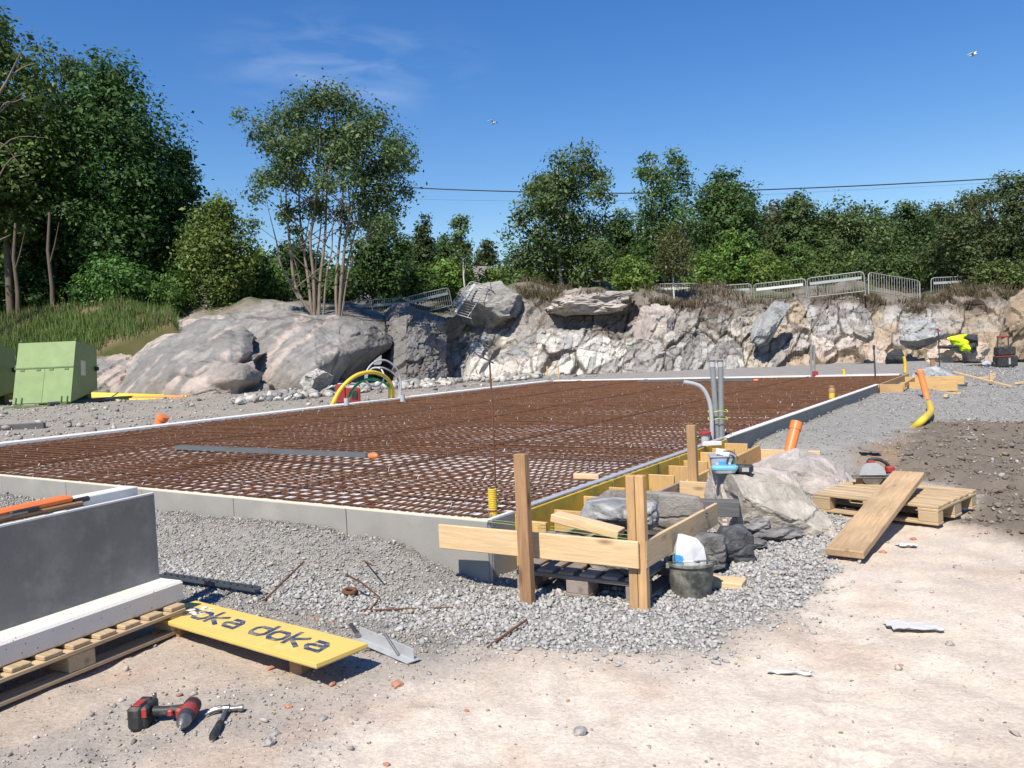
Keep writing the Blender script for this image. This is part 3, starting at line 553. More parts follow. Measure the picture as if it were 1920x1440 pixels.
CL_BACK = np.array([(270, 742, 31.5, 604, 33.0, 1.8, 0.07), (330, 742, 30.0, 598, 32.0, 1.8, 0.07), (380, 742, 28.6, 594, 31.0, 1.8, 0.07), (430, 738, 27.4, 590, 30.6, 1.9, 0.07), (480, 733, 26.4, 587, 30.2, 1.9, 0.08), (540, 728, 25.8, 586, 30.0, 2.0, 0.08), (590, 724, 25.7, 589, 29.8, 1.9, 0.09), (630, 722, 26.1, 595, 29.8, 1.7, 0.10), (665, 721, 26.8, 603, 29.8, 1.5, 0.12), (695, 720, 27.8, 612, 30.0, 1.3, 0.14), (720, 719, 28.9, 622, 30.4, 1.2, 0.16), (738, 718, 30.2, 634, 31.2, 1.1, 0.16), (750, 717, 31.8, 648, 32.4, 1.0, 0.12)])
CL = np.array([
    (716, 720, 31.0, 610, 32.6, 1.0, 0.2), (735, 718, 29.8,  604, 31.6, 1.0, 0.26), (762, 716, 29.5, 596, 31.2, 1.0, 0.28), (800, 713, 30.2, 596, 31.8, 0.9, 0.28), (830, 711, 31.4, 602, 33.0, 0.9, 0.32), (850, 710, 32.6, 606, 34.4, 0.9, 0.35),
    (880, 708, 32.6,  590, 35.4, 0.9, 0.42), (930, 706, 32.2, 552, 35.6, 0.9, 0.45), (990, 704, 31.6, 556, 34.6, 0.9, 0.45), (1050, 701, 31.2, 548, 33.8, 0.9, 0.48), (1100, 700, 31.0, 550, 33.4, 0.8, 0.48), (1150, 699, 31.0, 560, 33.2, 0.8, 0.5), (1190, 698, 31.0, 568, 33.2, 0.8, 0.5),
    (1240, 697, 30.9, 566, 33.2, 1.0, 0.5), (1320, 696, 30.8, 572, 33.2, 1.0, 0.55), (1400, 695, 30.6, 574, 33.0, 1.0, 0.55), (1480, 694, 30.4, 566, 33.4, 1.0, 0.55), (1560, 693, 30.2, 558, 34.2, 1.0, 0.5), (1640, 692, 30.0, 566, 34.2, 1.0, 0.5), (1700, 691, 29.8, 572, 34.2, 1.0, 0.5), (1760, 690, 29.6, 566, 34.0, 1.0, 0.5), (1830, 689, 29.4, 556, 33.6, 1.0, 0.45),
    (1900, 688, 29.2, 548, 33.2, 1.0, 0.4), (1990, 684, 29.0, 540, 33.0, 1.0, 0.4), (2150, 676, 28.6, 530, 33.0, 1.0, 0.4), (2400, 660, 28.6, 520, 34.0, 1.0, 0.4)])
def Pa(px, py, Y):
    d = _FW[None] + _CX[None] * ((px - 960) / F_PX)[:, None] - _CU[None] * ((py - 720) / F_PX)[:, None]
    return _CC[None] + d * (Y / d[:, 1])[:, None]
NV = 92; vv = np.concatenate([[-0.25, -0.08], np.linspace(0, 1, NV)])
def rock_strip(name, CL, pxs, kb, part, smooth):
    """a rock face: photo columns give its foot and brow, distances give its depth; broken by tilted fracture blocks"""
    cb, cY0, ct, cY1, cp, cf = [np.interp(pxs, CL[:, 0], CL[:, k]) for k in range(1, 7)]
    jag = (fbm(np.stack([pxs * 0.02, pxs * 0, pxs * 0], -1), 4, 51) - 0.5) * (26 if part == 'cliff' else 7); ct = ct + jag
    pxg = np.repeat(pxs[None], len(vv), 0); vg = np.repeat(vv[:, None], len(pxs), 1)
    pyg = cb + (ct - cb) * np.maximum(vg, 0); Yg = cY0 + (cY1 - cY0) * np.maximum(vg, 0) ** cp
    V = Pa(pxg.ravel(), pyg.ravel(), Yg.ravel()); V[:, 2] += np.minimum(vg.ravel(), 0) * 3.0
    top = V[-len(pxs):]; dirn = top[:, :2] / top[:, 1:2]; PV = []
    for k in kb:
        q = top.copy(); q[:, :2] = top[:, :2] + dirn * k
        if part == 'dome': q[:, 2] = top[:, 2] - 0.12 * k * k
        else:
            q[:, 2] = top[:, 2] + 0.10 * k + 0.15 * sst(0, 2, np.full(len(pxs), k)); q[:, 2] += (fbm(np.stack([q[:, 0] * 0.35, q[:, 1] * 0.35, q[:, 0] * 0], -1), 3, 52) - 0.5) * min(k, 2.0) * 0.7
        PV.append(q)
    V = np.concatenate([V] + PV); nr, nc = len(vv) + len(kb), len(pxs)
    vfull = np.concatenate([vg.ravel()] + [np.full(nc, 1.0 + k) for k in kb]); pxf = np.concatenate([pxg.ravel(), np.tile(pxs, len(kb))]); pyf = np.concatenate([pyg.ravel(), np.tile(ct, len(kb))])
    Vg = V.reshape(nr, nc, 3); du = np.gradient(Vg, axis=1); dv = np.gradient(Vg, axis=0); N = np.cross(du, dv); N /= np.maximum(np.linalg.norm(N, axis=2), 1e-6)[..., None]; N = N.reshape(-1, 3)
    N = np.where((N[:, 1] > 0)[:, None] & (vfull <= 1)[:, None], -N, N)
    rocky = np.where(vfull <= 1, 1.0, np.clip(1 - (vfull - 1) / 2.5, 0, 1)); famp = np.tile(cf, nr) * rocky
    ca, sa = math.cos(math.radians(52)), math.sin(math.radians(52))
    q = np.stack([V[:, 0] * ca + V[:, 2] * sa, V[:, 1], -V[:, 0] * sa + V[:, 2] * ca], -1)
    q = q + 0.35 * (np.stack([fbm(V * 0.9 + k * 11, 3, 60 + k) for k in range(3)], -1) - 0.5)
    o1, i1, e1 = facets(q * np.array([0.42, 0.5, 0.95]), 61, 0.9, 0.9); o2, i2, e2 = facets(q * np.array([1.15, 1.2, 2.7]), 62, 0.9, 0.9); o3, i3, e3 = facets(q * np.array([3.6, 3.6, 7.5]), 63, 0.9, 0.9)
    crack = -0.10 * sst(0.06, 0.0, e1) - 0.06 * sst(0.08, 0.0, e2)
    disp = famp * (o1 * 0.58 + o2 * 0.29 + o3 * 0.15 + crack * 0.9) + rocky * (fbm(V * 0.8, 4, 64) - 0.5) * 0.30
    face = (vfull <= 1)
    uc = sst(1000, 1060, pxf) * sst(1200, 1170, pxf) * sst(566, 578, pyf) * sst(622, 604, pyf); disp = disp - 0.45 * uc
    lg = sst(1040, 1080, pxf) * sst(1200, 1180, pxf) * sst(572, 566, pyf) * face; disp = disp + 0.2 * lg
    if part == 'cliff': disp = disp - 0.7 * sst(832, 850, pxf) * sst(885, 866, pxf) * sst(600, 640, pyf) * face
    if part == 'dome':
        # the cleft between the two bulging shoulders at its right end, and the hollow beneath them
        yl = 673 + (pxf - 440) * -0.03 + 5 * np.sin(pxf * 0.06); w = sst(392, 425, pxf); disp = disp - 0.42 * w * np.exp(-((pyf - yl) / 4.5) ** 2) + 0.20 * w * np.exp(-((pyf - yl - 28) / 22) ** 2) + 0.12 * w * np.exp(-((pyf - yl + 34) / 26) ** 2)
        disp = disp - 0.10 * np.exp(-((pyf - (716 - (pxf - 300) * 0.28 + 6 * np.sin(pxf * 0.09))) / 2.2) ** 2) * sst(300, 320, pxf) * sst(400, 385, pxf); disp = disp - 0.25 * sst(716, 726, pyf) * sst(380, 420, pxf)
    if part == 'back': disp = disp - 1.0 * sst(655, 690, pyf + (pxf - 660) * 0.15) * sst(590, 640, pxf) * face; 
    V = V + N * disp[:, None]
    p1 = fbm(V * 0.55 + 3, 4, 71); p2 = fbm(V * 1.6 + 7, 4, 72); p3 = fbm(V * np.array([0.5, 0.5, 0.8]) + 19, 4, 73)
    n_ = len(V); v01 = np.clip(vfull, 0, 1)
    Cc = np.tile(np.array([[0.235, 0.228, 0.22]]), (n_, 1)) * (0.82 + 0.36 * i2[:, None])
    if part != 'cliff':
        qv = V[:, 0] * 0.80 - V[:, 2] * 0.60 + 0.55 * fbm(V * 0.9, 3, 74)
        vein = sst(0.52, 0.64, 0.66 * vnoise(np.stack([qv * 3.4, V[:, 1] * 0.25, V[:, 2] * 0.25], -1), 75) + 0.32 * fbm(V * 6, 4, 76)); fade = sst(500, 440, pxf) if part == 'dome' else sst(690, 600, pxf)
        Cc = mixc(Cc, (0.43, 0.365, 0.325), vein * 0.95 * np.maximum(fade, 0.2)); Cc = mixc(Cc, (0.185, 0.18, 0.172), sst(0.52, 0.68, p2) * 0.55)
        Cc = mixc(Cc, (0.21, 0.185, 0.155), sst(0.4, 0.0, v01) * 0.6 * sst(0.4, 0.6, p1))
    if part == 'low': Cc = mixc(Cc, (0.40, 0.33, 0.29), sst(0.45, 0.6, i2) * 0.8); Cc = mixc(Cc, (0.16, 0.11, 0.075), sst(0.5, 0.62, p2) * 0.8)
    if part == 'back': Cc = mixc(Cc, (0.15, 0.145, 0.14), sst(620, 690, pxf) * 0.6)  # right-facing flank: shade painted in as darker rock
    if part == 'cliff':
        Cc = mixc(Cc, (0.165, 0.16, 0.155), sst(880, 850, pxf) * 0.75)  # left block toned down, its shaded face put into the colour
        white = sst(850, 885, pxf) * sst(1290, 1200, pxf) * sst(612, 640, pyf + (p1 - 0.5) * 60)
        Cc = mixc(Cc, (0.58, 0.56, 0.52), white * sst(0.22, 0.5, i1 * 0.5 + p2 * 0.5)); Cc = mixc(Cc, (0.29, 0.295, 0.305), white * sst(0.55, 0.7, i2 * 0.55 + p1 * 0.45) * 0.8); Cc = mixc(Cc, (0.43, 0.37, 0.33), white * sst(0.5, 0.62, p3) * 0.45)
        right = sst(1190, 1250, pxf); Cc = mixc(Cc, (0.36, 0.35, 0.335), right * sst(0.25, 0.55, i2)); Cc = mixc(Cc, (0.50, 0.465, 0.415), right * sst(0.48, 0.66, i1 * 0.4 + p2 * 0.6) * 0.8)
        pink = sst(1430, 1530, pxf) * sst(1800, 1700, pxf) * sst(600, 650, pyf + (p3 - 0.5) * 70); Cc = mixc(Cc, (0.52, 0.435, 0.385), pink * (0.35 + 0.6 * sst(0.3, 0.6, i1)))
        tan_ = sst(1350, 1500, pxf) * sst(0.52, 0.64, p3 * 0.7 + i1 * 0.3); Cc = mixc(Cc, (0.34, 0.26, 0.165), tan_ * 0.75)
        tn2 = sst(1740, 1800, pxf) * (0.35 + 0.65 * sst(0.4, 0.6, p1)); Cc = mixc(Cc, (0.31, 0.24, 0.16), tn2 * 0.8)
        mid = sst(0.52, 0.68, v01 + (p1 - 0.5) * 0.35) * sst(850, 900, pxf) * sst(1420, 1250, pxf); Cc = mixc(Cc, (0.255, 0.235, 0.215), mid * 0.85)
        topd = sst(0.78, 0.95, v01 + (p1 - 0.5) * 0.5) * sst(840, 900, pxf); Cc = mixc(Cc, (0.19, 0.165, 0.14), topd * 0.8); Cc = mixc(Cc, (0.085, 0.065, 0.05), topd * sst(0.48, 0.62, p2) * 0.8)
        Cc = mixc(Cc, (0.42, 0.37, 0.32), lg * 0.6 * (p2 > 0.45)); Cc = mixc(Cc, (0.15, 0.13, 0.125), uc * 0.8)  # undercut also painted darker for the shade below the ledge
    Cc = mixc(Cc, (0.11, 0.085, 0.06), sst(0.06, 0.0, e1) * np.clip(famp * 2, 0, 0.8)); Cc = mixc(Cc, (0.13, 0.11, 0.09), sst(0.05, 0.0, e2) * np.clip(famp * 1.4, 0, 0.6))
    heath = np.clip((vfull - 1.0) / 1.2, 0, 1) * (vfull > 1); Cc = mixc(Cc, (0.2, 0.17, 0.14), heath * sst(0.3, 0.6, p1)); Cc = mixc(Cc, (0.08, 0.10, 0.035), heath * sst(0.5, 0.65, p2) * 0.8)
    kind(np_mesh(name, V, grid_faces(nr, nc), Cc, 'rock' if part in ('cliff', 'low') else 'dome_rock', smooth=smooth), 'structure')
    return V.reshape(nr, nc, 3)
KB = np.array([0.35, 0.8, 1.5, 2.5, 4, 6, 9, 13, 18, 25, 35, 50])
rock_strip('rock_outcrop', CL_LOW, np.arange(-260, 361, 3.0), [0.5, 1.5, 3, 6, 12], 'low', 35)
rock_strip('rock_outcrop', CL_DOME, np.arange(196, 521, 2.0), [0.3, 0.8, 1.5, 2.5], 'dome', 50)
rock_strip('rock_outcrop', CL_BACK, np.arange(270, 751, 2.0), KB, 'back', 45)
pxs = np.concatenate([np.arange(716, 1960, 2.0), np.arange(1960, 2400, 8.0)]); nc = len(pxs)
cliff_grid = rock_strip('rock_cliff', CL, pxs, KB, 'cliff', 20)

# ------------------------------------------------------------------ individual boulders of the outcrop
def rk(label, px, py, Y, wpx, hpx, dep, seed, **kw):
    s_ = Y / F_PX; c = P(px, py, Y)
    o = boulder('boulder', c, (wpx / 2 * s_, dep, hpx / 2 * s_), seed, sub=5, **kw); tag(o, label, 'boulder', 'boulders set in the rock cutting'); return o
rk('tilted dark grey slab standing out below the steel barriers', 1438, 612, 31.0, 66, 120, 0.9, 103, col=(0.25, 0.255, 0.26), col2=(0.33, 0.33, 0.33), tilt=(0, math.radians(33)), fs=0.8, cut=[((1, -0.3, 0), 0.5), ((-1, -0.2, 0), 0.55)])
rk('large pinkish grey rock left of the small birch roots', 1228, 618, 32.8, 104, 120, 1.1, 105, col=(0.34, 0.30, 0.28), col2=(0.48, 0.42, 0.38))
rk('pale pitted ledge jutting over the dark undercut', 1112, 568, 33.3, 200, 50, 1.4, 107, col=(0.33, 0.305, 0.28), col2=(0.46, 0.41, 0.37), smoothness=0.0, fa=0.8, fs=2.2)
rk('grey rock beside the leaning steel barrier', 925, 575, 34.4, 150, 96, 1.2, 108, col=(0.24, 0.235, 0.225), col2=(0.31, 0.3, 0.285), smoothness=0.3)
rk('blue grey boulder low in the right cutting', 1722, 628, 29.7, 84, 62, 0.8, 109, col=(0.27, 0.28, 0.29), col2=(0.36, 0.36, 0.36))
rk('tan flat faced rock under the hi-vis jacket', 1800, 664, 28.3, 128, 62, 0.7, 110, col=(0.42, 0.335, 0.25), col2=(0.5, 0.42, 0.35), cut=[((0.1, -1, 0.4), 0.5)])
rk('dark triangular rock in the pink cutting', 1618, 628, 29.4, 56, 34, 0.4, 111, col=(0.27, 0.25, 0.22), col2=(0.36, 0.33, 0.3), tilt=(0, math.radians(30)))
rk('brown sloping rock at the right end of the cutting', 1915, 610, 29.6, 96, 190, 1.0, 112, col=(0.25, 0.19, 0.135), col2=(0.35, 0.28, 0.2), smoothness=0.0, tilt=(0, math.radians(28)))
rk('pale rock corner leaning over the rubble at the hoses', 595, 712, 23.5, 62, 60, 0.6, 116, col=(0.36, 0.35, 0.33), col2=(0.46, 0.44, 0.41), cut=[((0.8, -0.3, -0.5), 0.35)])

# ------------------------------------------------------------------ grass bank
bx = np.arange(-420, 350, 6.0)
g_base = np.interp(bx, [-420, 0, 60, 150, 190, 260, 350], [800, 716, 704, 672, 652, 628, 592]); g_top = np.interp(bx, [-420, 0, 60, 120, 200, 260, 300, 350], [640, 604, 590, 582, 574, 576, 584, 590])
gv = np.linspace(-0.15, 1, 34); V = []
for v in gv:
    py = g_base + (g_top - g_base) * max(v, 0); Yv = 27.2 + 4.8 * max(v, 0) ** 1.15
    q = Pa(bx, py, np.full(len(bx), Yv)); q[:, 2] += min(v, 0) * 5 + (fbm(np.stack([q[:, 0], q[:, 1], q[:, 0] * 0], -1) * 0.8, 3, 81) - 0.5) * 0.35; V.append(q)
for k in (1, 3, 6, 12, 25, 45):
    q = V[33].copy(); q[:, :2] += q[:, :2] / q[:, 1:2] * k; q[:, 2] += 0.06 * k; V.append(q)
V = np.array(V); V[:, :, 2] -= (np.clip((bx - 318) / 22.0, 0, 2) ** 2 * 0.9)[None]; bank_grid = V
nb = V.shape[0] * V.shape[1]; Vf = V.reshape(-1, 3); cg = mixc(np.tile([[0.09, 0.10, 0.035]], (nb, 1)), (0.16, 0.115, 0.07), sst(0.5, 0.7, fbm(Vf * 0.8, 4, 82)))
kind(np_mesh('grass_bank', Vf, grid_faces(V.shape[0], V.shape[1]), cg, 'ground', smooth=True), 'structure')
def blades(name, base, h, w, col, seed, lean=0.35):
    r = np.random.default_rng(seed); n = len(base); a = r.uniform(0, 2 * math.pi, n); d = np.stack([np.cos(a), np.sin(a), a * 0], -1); b = r.uniform(0, 2 * math.pi, n); e = np.stack([np.cos(b), np.sin(b), b * 0], -1)
    l = r.uniform(0, lean, n)[:, None] * h[:, None]; up = np.array([[0, 0, 1.0]])
    v0 = base - d * w[:, None] / 2; v1 = base + d * w[:, None] / 2; m = base + up * (h * 0.6)[:, None] + e * l * 0.4; v2 = m + d * w[:, None] * 0.4; v3 = m - d * w[:, None] * 0.4; tip = base + up * h[:, None] + e * l
    V = np.stack([v0, v1, v2, v3, tip], 1).reshape(-1, 3); k = np.arange(n) * 5
    Ft = np.concatenate([np.stack([k, k + 1, k + 2], -1), np.stack([k, k + 2, k + 3], -1), np.stack([k + 3, k + 2, k + 4], -1)])
    return np_mesh(name, V, Ft, np.repeat(col, 5, 0), 'blade')
rng = np.random.default_rng(91); n = 52000; iu = rng.uniform(0, V.shape[1] - 1.01, n); iv = rng.uniform(3, 35, n); k0 = iu.astype(int); k1 = iv.astype(int)
base = V[k1, k0] + (V[k1, k0 + 1] - V[k1, k0]) * (iu - k0)[:, None] + (V[k1 + 1, k0] - V[k1, k0]) * (iv - k1)[:, None]
keep = rng.random(n) < np.clip(sst(0.30, 0.46, fbm(base * 0.7, 3, 92)) * np.where((iv < 9), 0.35, 1), 0.04, 1); base = base[keep]; n = len(base); clump = fbm(base * 0.9, 3, 93)
hh = rng.uniform(0.14, 0.34, n) * (0.6 + 1.1 * clump); cg = np.array([[0.10, 0.165, 0.035]]) * rng.uniform(0.6, 1.35, (n, 1)); cg *= (0.75 + 0.55 * fbm(base * 0.5 + 5, 3, 98))[:, None]; m = rng.random(n) < 0.10 + 0.25 * sst(0.5, 0.65, fbm(base * 0.6 + 11, 3, 99)); cg[m] = np.array([0.21, 0.19, 0.09]) * rng.uniform(0.7, 1.2, (m.sum(), 1)); hh = hh * np.where(rng.random(n) < 0.06, 1.9, 1.0)
kind(blades('grass', base, hh, rng.uniform(0.015, 0.035, n), cg, 94), 'stuff', 'tall green grass covering the bank behind the green containers')
# dry heath on the cliff top
rng = np.random.default_rng(95); n = 27000; iu = rng.integers(int((870 - 716) / 2.0), nc - 60, n); iv = rng.integers(len(vv) - 4, len(vv) + 7, n); base = cliff_grid[iv, iu] + rng.normal(0, 0.12, (n, 3)) * np.array([1, 1, 0.1])
keep = rng.random(n) < sst(0.46, 0.6, fbm(base * 0.55, 4, 96)); base = base[keep]; n = len(base)
cg = np.array([[0.12, 0.088, 0.058]]) * rng.uniform(0.6, 1.6, (n, 1)); m = rng.random(n) < 0.3; cg[m] = np.array([0.085, 0.09, 0.035]) * rng.uniform(0.7, 1.3, (m.sum(), 1))
kind(blades('heather', base, rng.uniform(0.10, 0.34, n), rng.uniform(0.015, 0.035, n), cg, 97, lean=0.9), 'stuff', 'dry brown heather and grass on the cliff edge')
# ================================================================== foundation
# insulation floor (white sheets) inside the form
mb = MB(); p = [S(0.05, -0.05, 0.245), S(SL - 0.05, -0.05, 0.245), S(SL - 0.05, -SW + 0.05, 0.245), S(0.05, -SW + 0.05, 0.245)]
mb.add([Vector((a.x, a.y, 0.05)) for a in p] + p, [(0, 1, 2, 3)[::-1], (4, 5, 6, 7), (0, 1, 5, 4), (1, 2, 6, 5), (2, 3, 7, 6), (3, 0, 4, 7)])
kind(mb.build('floor', 'floor'), 'structure')
def wall(label, a, b, out, n, mat_lip, foam=True, skip=(), thick=0.11, lipw=0.03, zt=TOPZ, panel_mat='panel', foam_mat='eps'):
    """foundation wall of upright elements from a to b; out is the outward direction"""
    root = thing('foundation_wall', label, 'foundation wall', a); d = (b - a); L = d.length; d = d / L; out = Vector(out)
    for k in range(n):
        c0, c1 = L * k / n + 0.003, L * (k + 1) / n - 0.003
        if k in skip: continue
        p0, p1 = d * c0, d * c1
        dz = random.uniform(-0.003, 0.003)
        beam('panel', p0 + out * (0.010 + random.uniform(-0.0015, 0.0015)) + Vector((0, 0, 0.14 + dz)), p1 + out * 0.010 + Vector((0, 0, 0.14 + dz)), 0.014, 0.46, panel_mat, root, ch=0.002)
        if foam: beam('foam_core', p0 - out * (thick / 2 - 0.004) + Vector((0, 0, 0.146)), p1 - out * (thick / 2 - 0.004) + Vector((0, 0, 0.146)), thick, 0.452, foam_mat, root, ch=0.002)
    if mat_lip: beam('edge_strip', Vector((0, 0, 0.376)), d * L + Vector((0, 0, 0.376)), lipw, 0.014, mat_lip, root, ch=0.002)
    return root
wall('light grey fibre cement foundation wall along the front, gravel banked against it', S(0, -SW - 3.0, 0), S(0, 0.018, 0), -SD, 11, 'lip', thick=0.03)
wall('dark grey foundation wall stretch at the near corner beside the post', S(0.03, 0, 0), S(0.30, 0, 0), SN, 1, 'eps', thick=0.05)
wall('dark grey foundation wall of upright panels along the right side', S(4.52, 0, 0), S(13.8, 0, 0), SN, 8, 'eps', thick=0.07, lipw=0.085)
wall('white topped foundation edge along the far left side', S(0.1, -SW, 0), S(SL, -SW, 0), -SN, 15, None, thick=0.28)
wall('white topped foundation edge along the back', S(SL, -SW, 0), S(SL, -0.2, 0), SD, 9, None, thick=0.24)
# ------------------------------------------------------------------ rebar mat
root = thing('rebar_mat', 'rusty brown reinforcement grid laid over white sheets in the foundation', 'rebar mat', S(0, 0, 0.3), YAW)
SPC = 0.15; R_ = 0.0064
def bar(p, q, r, nm='bar'):
    # hexagonal bar with a slight sag and ribs of its own
    p, q = Vector(p), Vector(q); L = (q - p).length; k = max(3, int(L / 1.6)); pts = []
    for i in range(k + 1):
        t = i / k; w = p.lerp(q, t); w.z += random.uniform(-0.004, 0.004); w += Vector((random.uniform(-1, 1), random.uniform(-1, 1), 0)) * 0.004; pts.append(w)
    return MB().tube(pts, r, 5, True)
# local frame: x along, y = -outward (to the left); upper layer
nA = int((SW - 0.3) / SPC); nB = int((SL - 0.2) / SPC)
for i in range(nA + 1):
    y = 0.14 + i * SPC + random.uniform(-0.008, 0.008); bar((0.08 + random.uniform(0, 0.05), y, 0.030), (SL - 0.15 + random.uniform(-0.05, 0.04), y + random.uniform(-0.02, 0.02), 0.030), R_).build('bar', 'rust', root)
for i in range(nB + 1):
    x = 0.10 + i * SPC + random.uniform(-0.008, 0.008); bar((x, 0.06 + random.uniform(0, 0.05), 0.041), (x + random.uniform(-0.02, 0.02), SW - 0.32 + random.uniform(-0.04, 0.04), 0.041), R_).build('bar', 'rust', root)
# overlapping laps and the lower layer, joined
lm = MB()
for i in range(0, nA + 1):
    y = 0.20 + i * SPC; pts = bar((0.1, y, -0.012), (SL - 0.2, y + 0.01, -0.012), R_ * 0.9); lm.add(pts.v, pts.f)
for i in range(0, nB + 1):
    x = 0.16 + i * SPC; pts = bar((x, 0.08, -0.022), (x + 0.01, SW - 0.3, -0.022), R_ * 0.9); lm.add(pts.v, pts.f)
for x0 in (4.6, 9.4, 14.2):
    for k in range(1):
        pts = bar((x0 + 0.05 * k, 0.08, 0.05), (x0 + 0.05 * k + 0.02, SW - 0.3, 0.05), R_); lm.add(pts.v, pts.f)
for y0 in (2.35, 4.6, 6.9, 9.1):
    for k in range(1):
        pts = bar((0.1, y0 + 0.05 * k, 0.052), (SL - 0.2, y0 + 0.05 * k, 0.052), R_); lm.add(pts.v, pts.f)
kind(lm.build('lower_bars', 'rust', root), 'stuff')
# tie wires
rng = np.random.default_rng(5); tm = MB()
for k in range(1500):
    x = 0.10 + rng.integers(0, nB) * SPC; y = 0.14 + rng.integers(0, nA) * SPC; a = rng.uniform(0, 6.28); h = rng.uniform(0.012, 0.05)
    if x > 12 and rng.random() < 0.5: continue
    tm.tube([(x, y, 0.045), (x + 0.02 * math.cos(a), y + 0.02 * math.sin(a), 0.05 + h)], 0.0016, 3, False)
kind(tm.build('tie_wires', 'galv', root), 'stuff')
# red and white scraps on the sheets below
rng = np.random.default_rng(6)
for i, (px, py) in enumerate([(555, 938), (690, 948), (640, 915), (470, 922)]):
    c = G(px, py, 0.25); mb = MB(); w = rng.uniform(0.05, 0.09); mb.prism([(-w, -0.03), (w * 0.9, -0.035), (w, 0.03), (-w * 0.8, 0.035)], 0, 0.008)
    tag(mb.build('plastic_scrap', 'red', None, c, (0, 0, rng.uniform(0, 3))), ('second', 'fourth', 'third', 'first', '', '', '', '')[i] + ' red plastic scrap from the left under the near rebar', 'scrap', 'red scraps under the rebar')
# ------------------------------------------------------------------ things lying on the mat
def channel(label, p, q, w, h, mat, tipmat):
    r = thing('steel_channel', label, 'steel channel', p); R = orient(q - p); L = (q - p).length
    prof = [(-w / 2, 0), (w / 2, 0), (w / 2, h), (w / 2 - 0.012, h), (w / 2 - 0.012, 0.012), (-w / 2 + 0.012, 0.012), (-w / 2 + 0.012, h), (-w / 2, h)]
    M4 = R.to_4x4() @ Matrix(((0, 0, 1, 0), (1, 0, 0, 0), (0, 1, 0, 0), (0, 0, 0, 1)))
    MB().prism(prof, 0, L, M4).build('profile', mat, r)
    M5 = Matrix.Translation(R @ Vector((L + 0.02, 0, 0.02))) @ R.to_4x4() @ Matrix.Rotation(math.pi / 2, 4, 'Y')
    MB().lathe([(0.012, 0.0), (0.03, 0.006), (0.034, 0.05), (0.028, 0.10), (0.012, 0.12)], 12, M5).build('end_plug', tipmat, r, smooth=40)
    return r
channel('long grey steel channel with orange end plug lying on the near rebar', G(332, 842, 0.355), G(690, 858, 0.355), 0.07, 0.05, 'channel_grey', 'orange_pvc')
channel('long grey channel with orange end lying on the far rebar', G(1197, 716, 0.355), G(1412, 714.5, 0.355), 0.10, 0.05, 'channel_grey', 'orange_pvc')
c = G(1100, 893, 0.36); r = tag(beam('wood_offcut', c - Vector((0.10, -0.05, 0)) , c + Vector((0.10, -0.05, 0)), 0.045, 0.045, 'wood_new'), 'small pale wood offcut resting on the rebar grid', 'wood offcut')
def pipe(name, label, cat, pts, rr, mat, n=12, group=None, k=8, wallt=None):
    """hollow ended tube along a smooth path"""
    base = Vector(pts[0]); pp = spline([Vector(p) - base for p in pts], k) if len(pts) > 2 else [Vector(p) - base for p in pts]
    r = thing(name, label, cat, base, 0, group); tb = MB().tube(pp, rr, n).build('tube', mat, r, smooth=50)
    d = (pp[-1] - pp[-2]).normalized(); MB().tube([pp[-1] - d * 0.002, pp[-1] + d * 0.0015], rr * 0.8, n).build('bore', 'black', tb)
    return r
# yellow corrugated stub with the tall rod and vane
c = G(925, 966, 0.30); r = thing('corrugated_pipe', 'short upright yellow corrugated pipe stub at the near corner', 'pipe', c); prof = []
for k in range(15): prof += [(0.026, k * 0.0125), (0.031, k * 0.0125 + 0.003), (0.031, k * 0.0125 + 0.008), (0.026, k * 0.0125 + 0.011)]
MB().lathe(prof, 16).build('tube', 'yellow_pvc', r); MB().lathe([(0.02, 0.186), (0.02, 0.1885)], 14).build('bore', 'black', r)
c = G(931, 958, 0.30); r = thing('marker_rod', 'tall thin steel rod topped with a grey four bladed vane', 'marker rod', c); zt = (958 - 688) * c.y / F_PX + 0.06
MB().tube([(0, 0, -0.05), (0.004, 0, zt * 0.5), (0, 0, zt)], 0.0062, 8).build('rod', 'rust', r, smooth=50)
hub = Vector((0, 0, zt - 0.01)); MB().box(hub, (0.018, 0.022, 0.018), 0.003).build('hub', 'dark_steel', r)
for ang, ln, wd in ((48, 0.125, 0.042), (228, 0.115, 0.038), (150, 0.11, 0.016), (330, 0.035, 0.012)):
    poly = [(0.004, -0.004), (ln * 0.3, -wd * 0.42), (ln * 0.62, -wd * 0.5), (ln, -0.003), (ln, 0.003), (ln * 0.62, wd * 0.5), (ln * 0.3, wd * 0.42), (0.004, 0.004)]
    M4 = Matrix.Translation(hub + Vector((0, -0.016, 0))) @ Matrix.Rotation(math.radians(-ang), 4, 'Y') @ Matrix.Rotation(math.pi / 2 + 0.3, 4, 'X'); MB().prism(poly, -0.0015, 0.0015, M4).build('blade', 'dark_steel', r)
# grey conduit bundle near the middle of the right wall
def v(px, py, Y): return P(px, py, Y)
c = G(1345, 828, 0.33); Yc = c.y
r = thing('conduit_bundle', 'bundle of tall grey conduits rising from the slab, one bent over', 'conduits', c)
for (x0, y0, x1, y1, x2, y2) in [(1336, 676, 1341, 760, 1346, 830), (1351, 676, 1352, 760, 1353, 830)]:
    MB().tube(spline([lo(r, v(x2, y2 + 4, Yc)), lo(r, v(x1, y1, Yc)), lo(r, v(x0, y0 + 12, Yc + 0.02))], 6), 0.031, 12).build('conduit', 'grey_pvc', r, smooth=50)
    q = lo(r, v(x0, y0 + 12, Yc + 0.02)); MB().tube([q, q + Vector((-0.002, 0, 0.07))], 0.034, 12).build('coupling', 'pale_pvc', r, smooth=50); MB().tube([q + Vector((-0.002, 0, 0.071)), q + Vector((-0.002, 0, 0.076))], 0.045, 12).build('cap', 'grey_pvc', r)
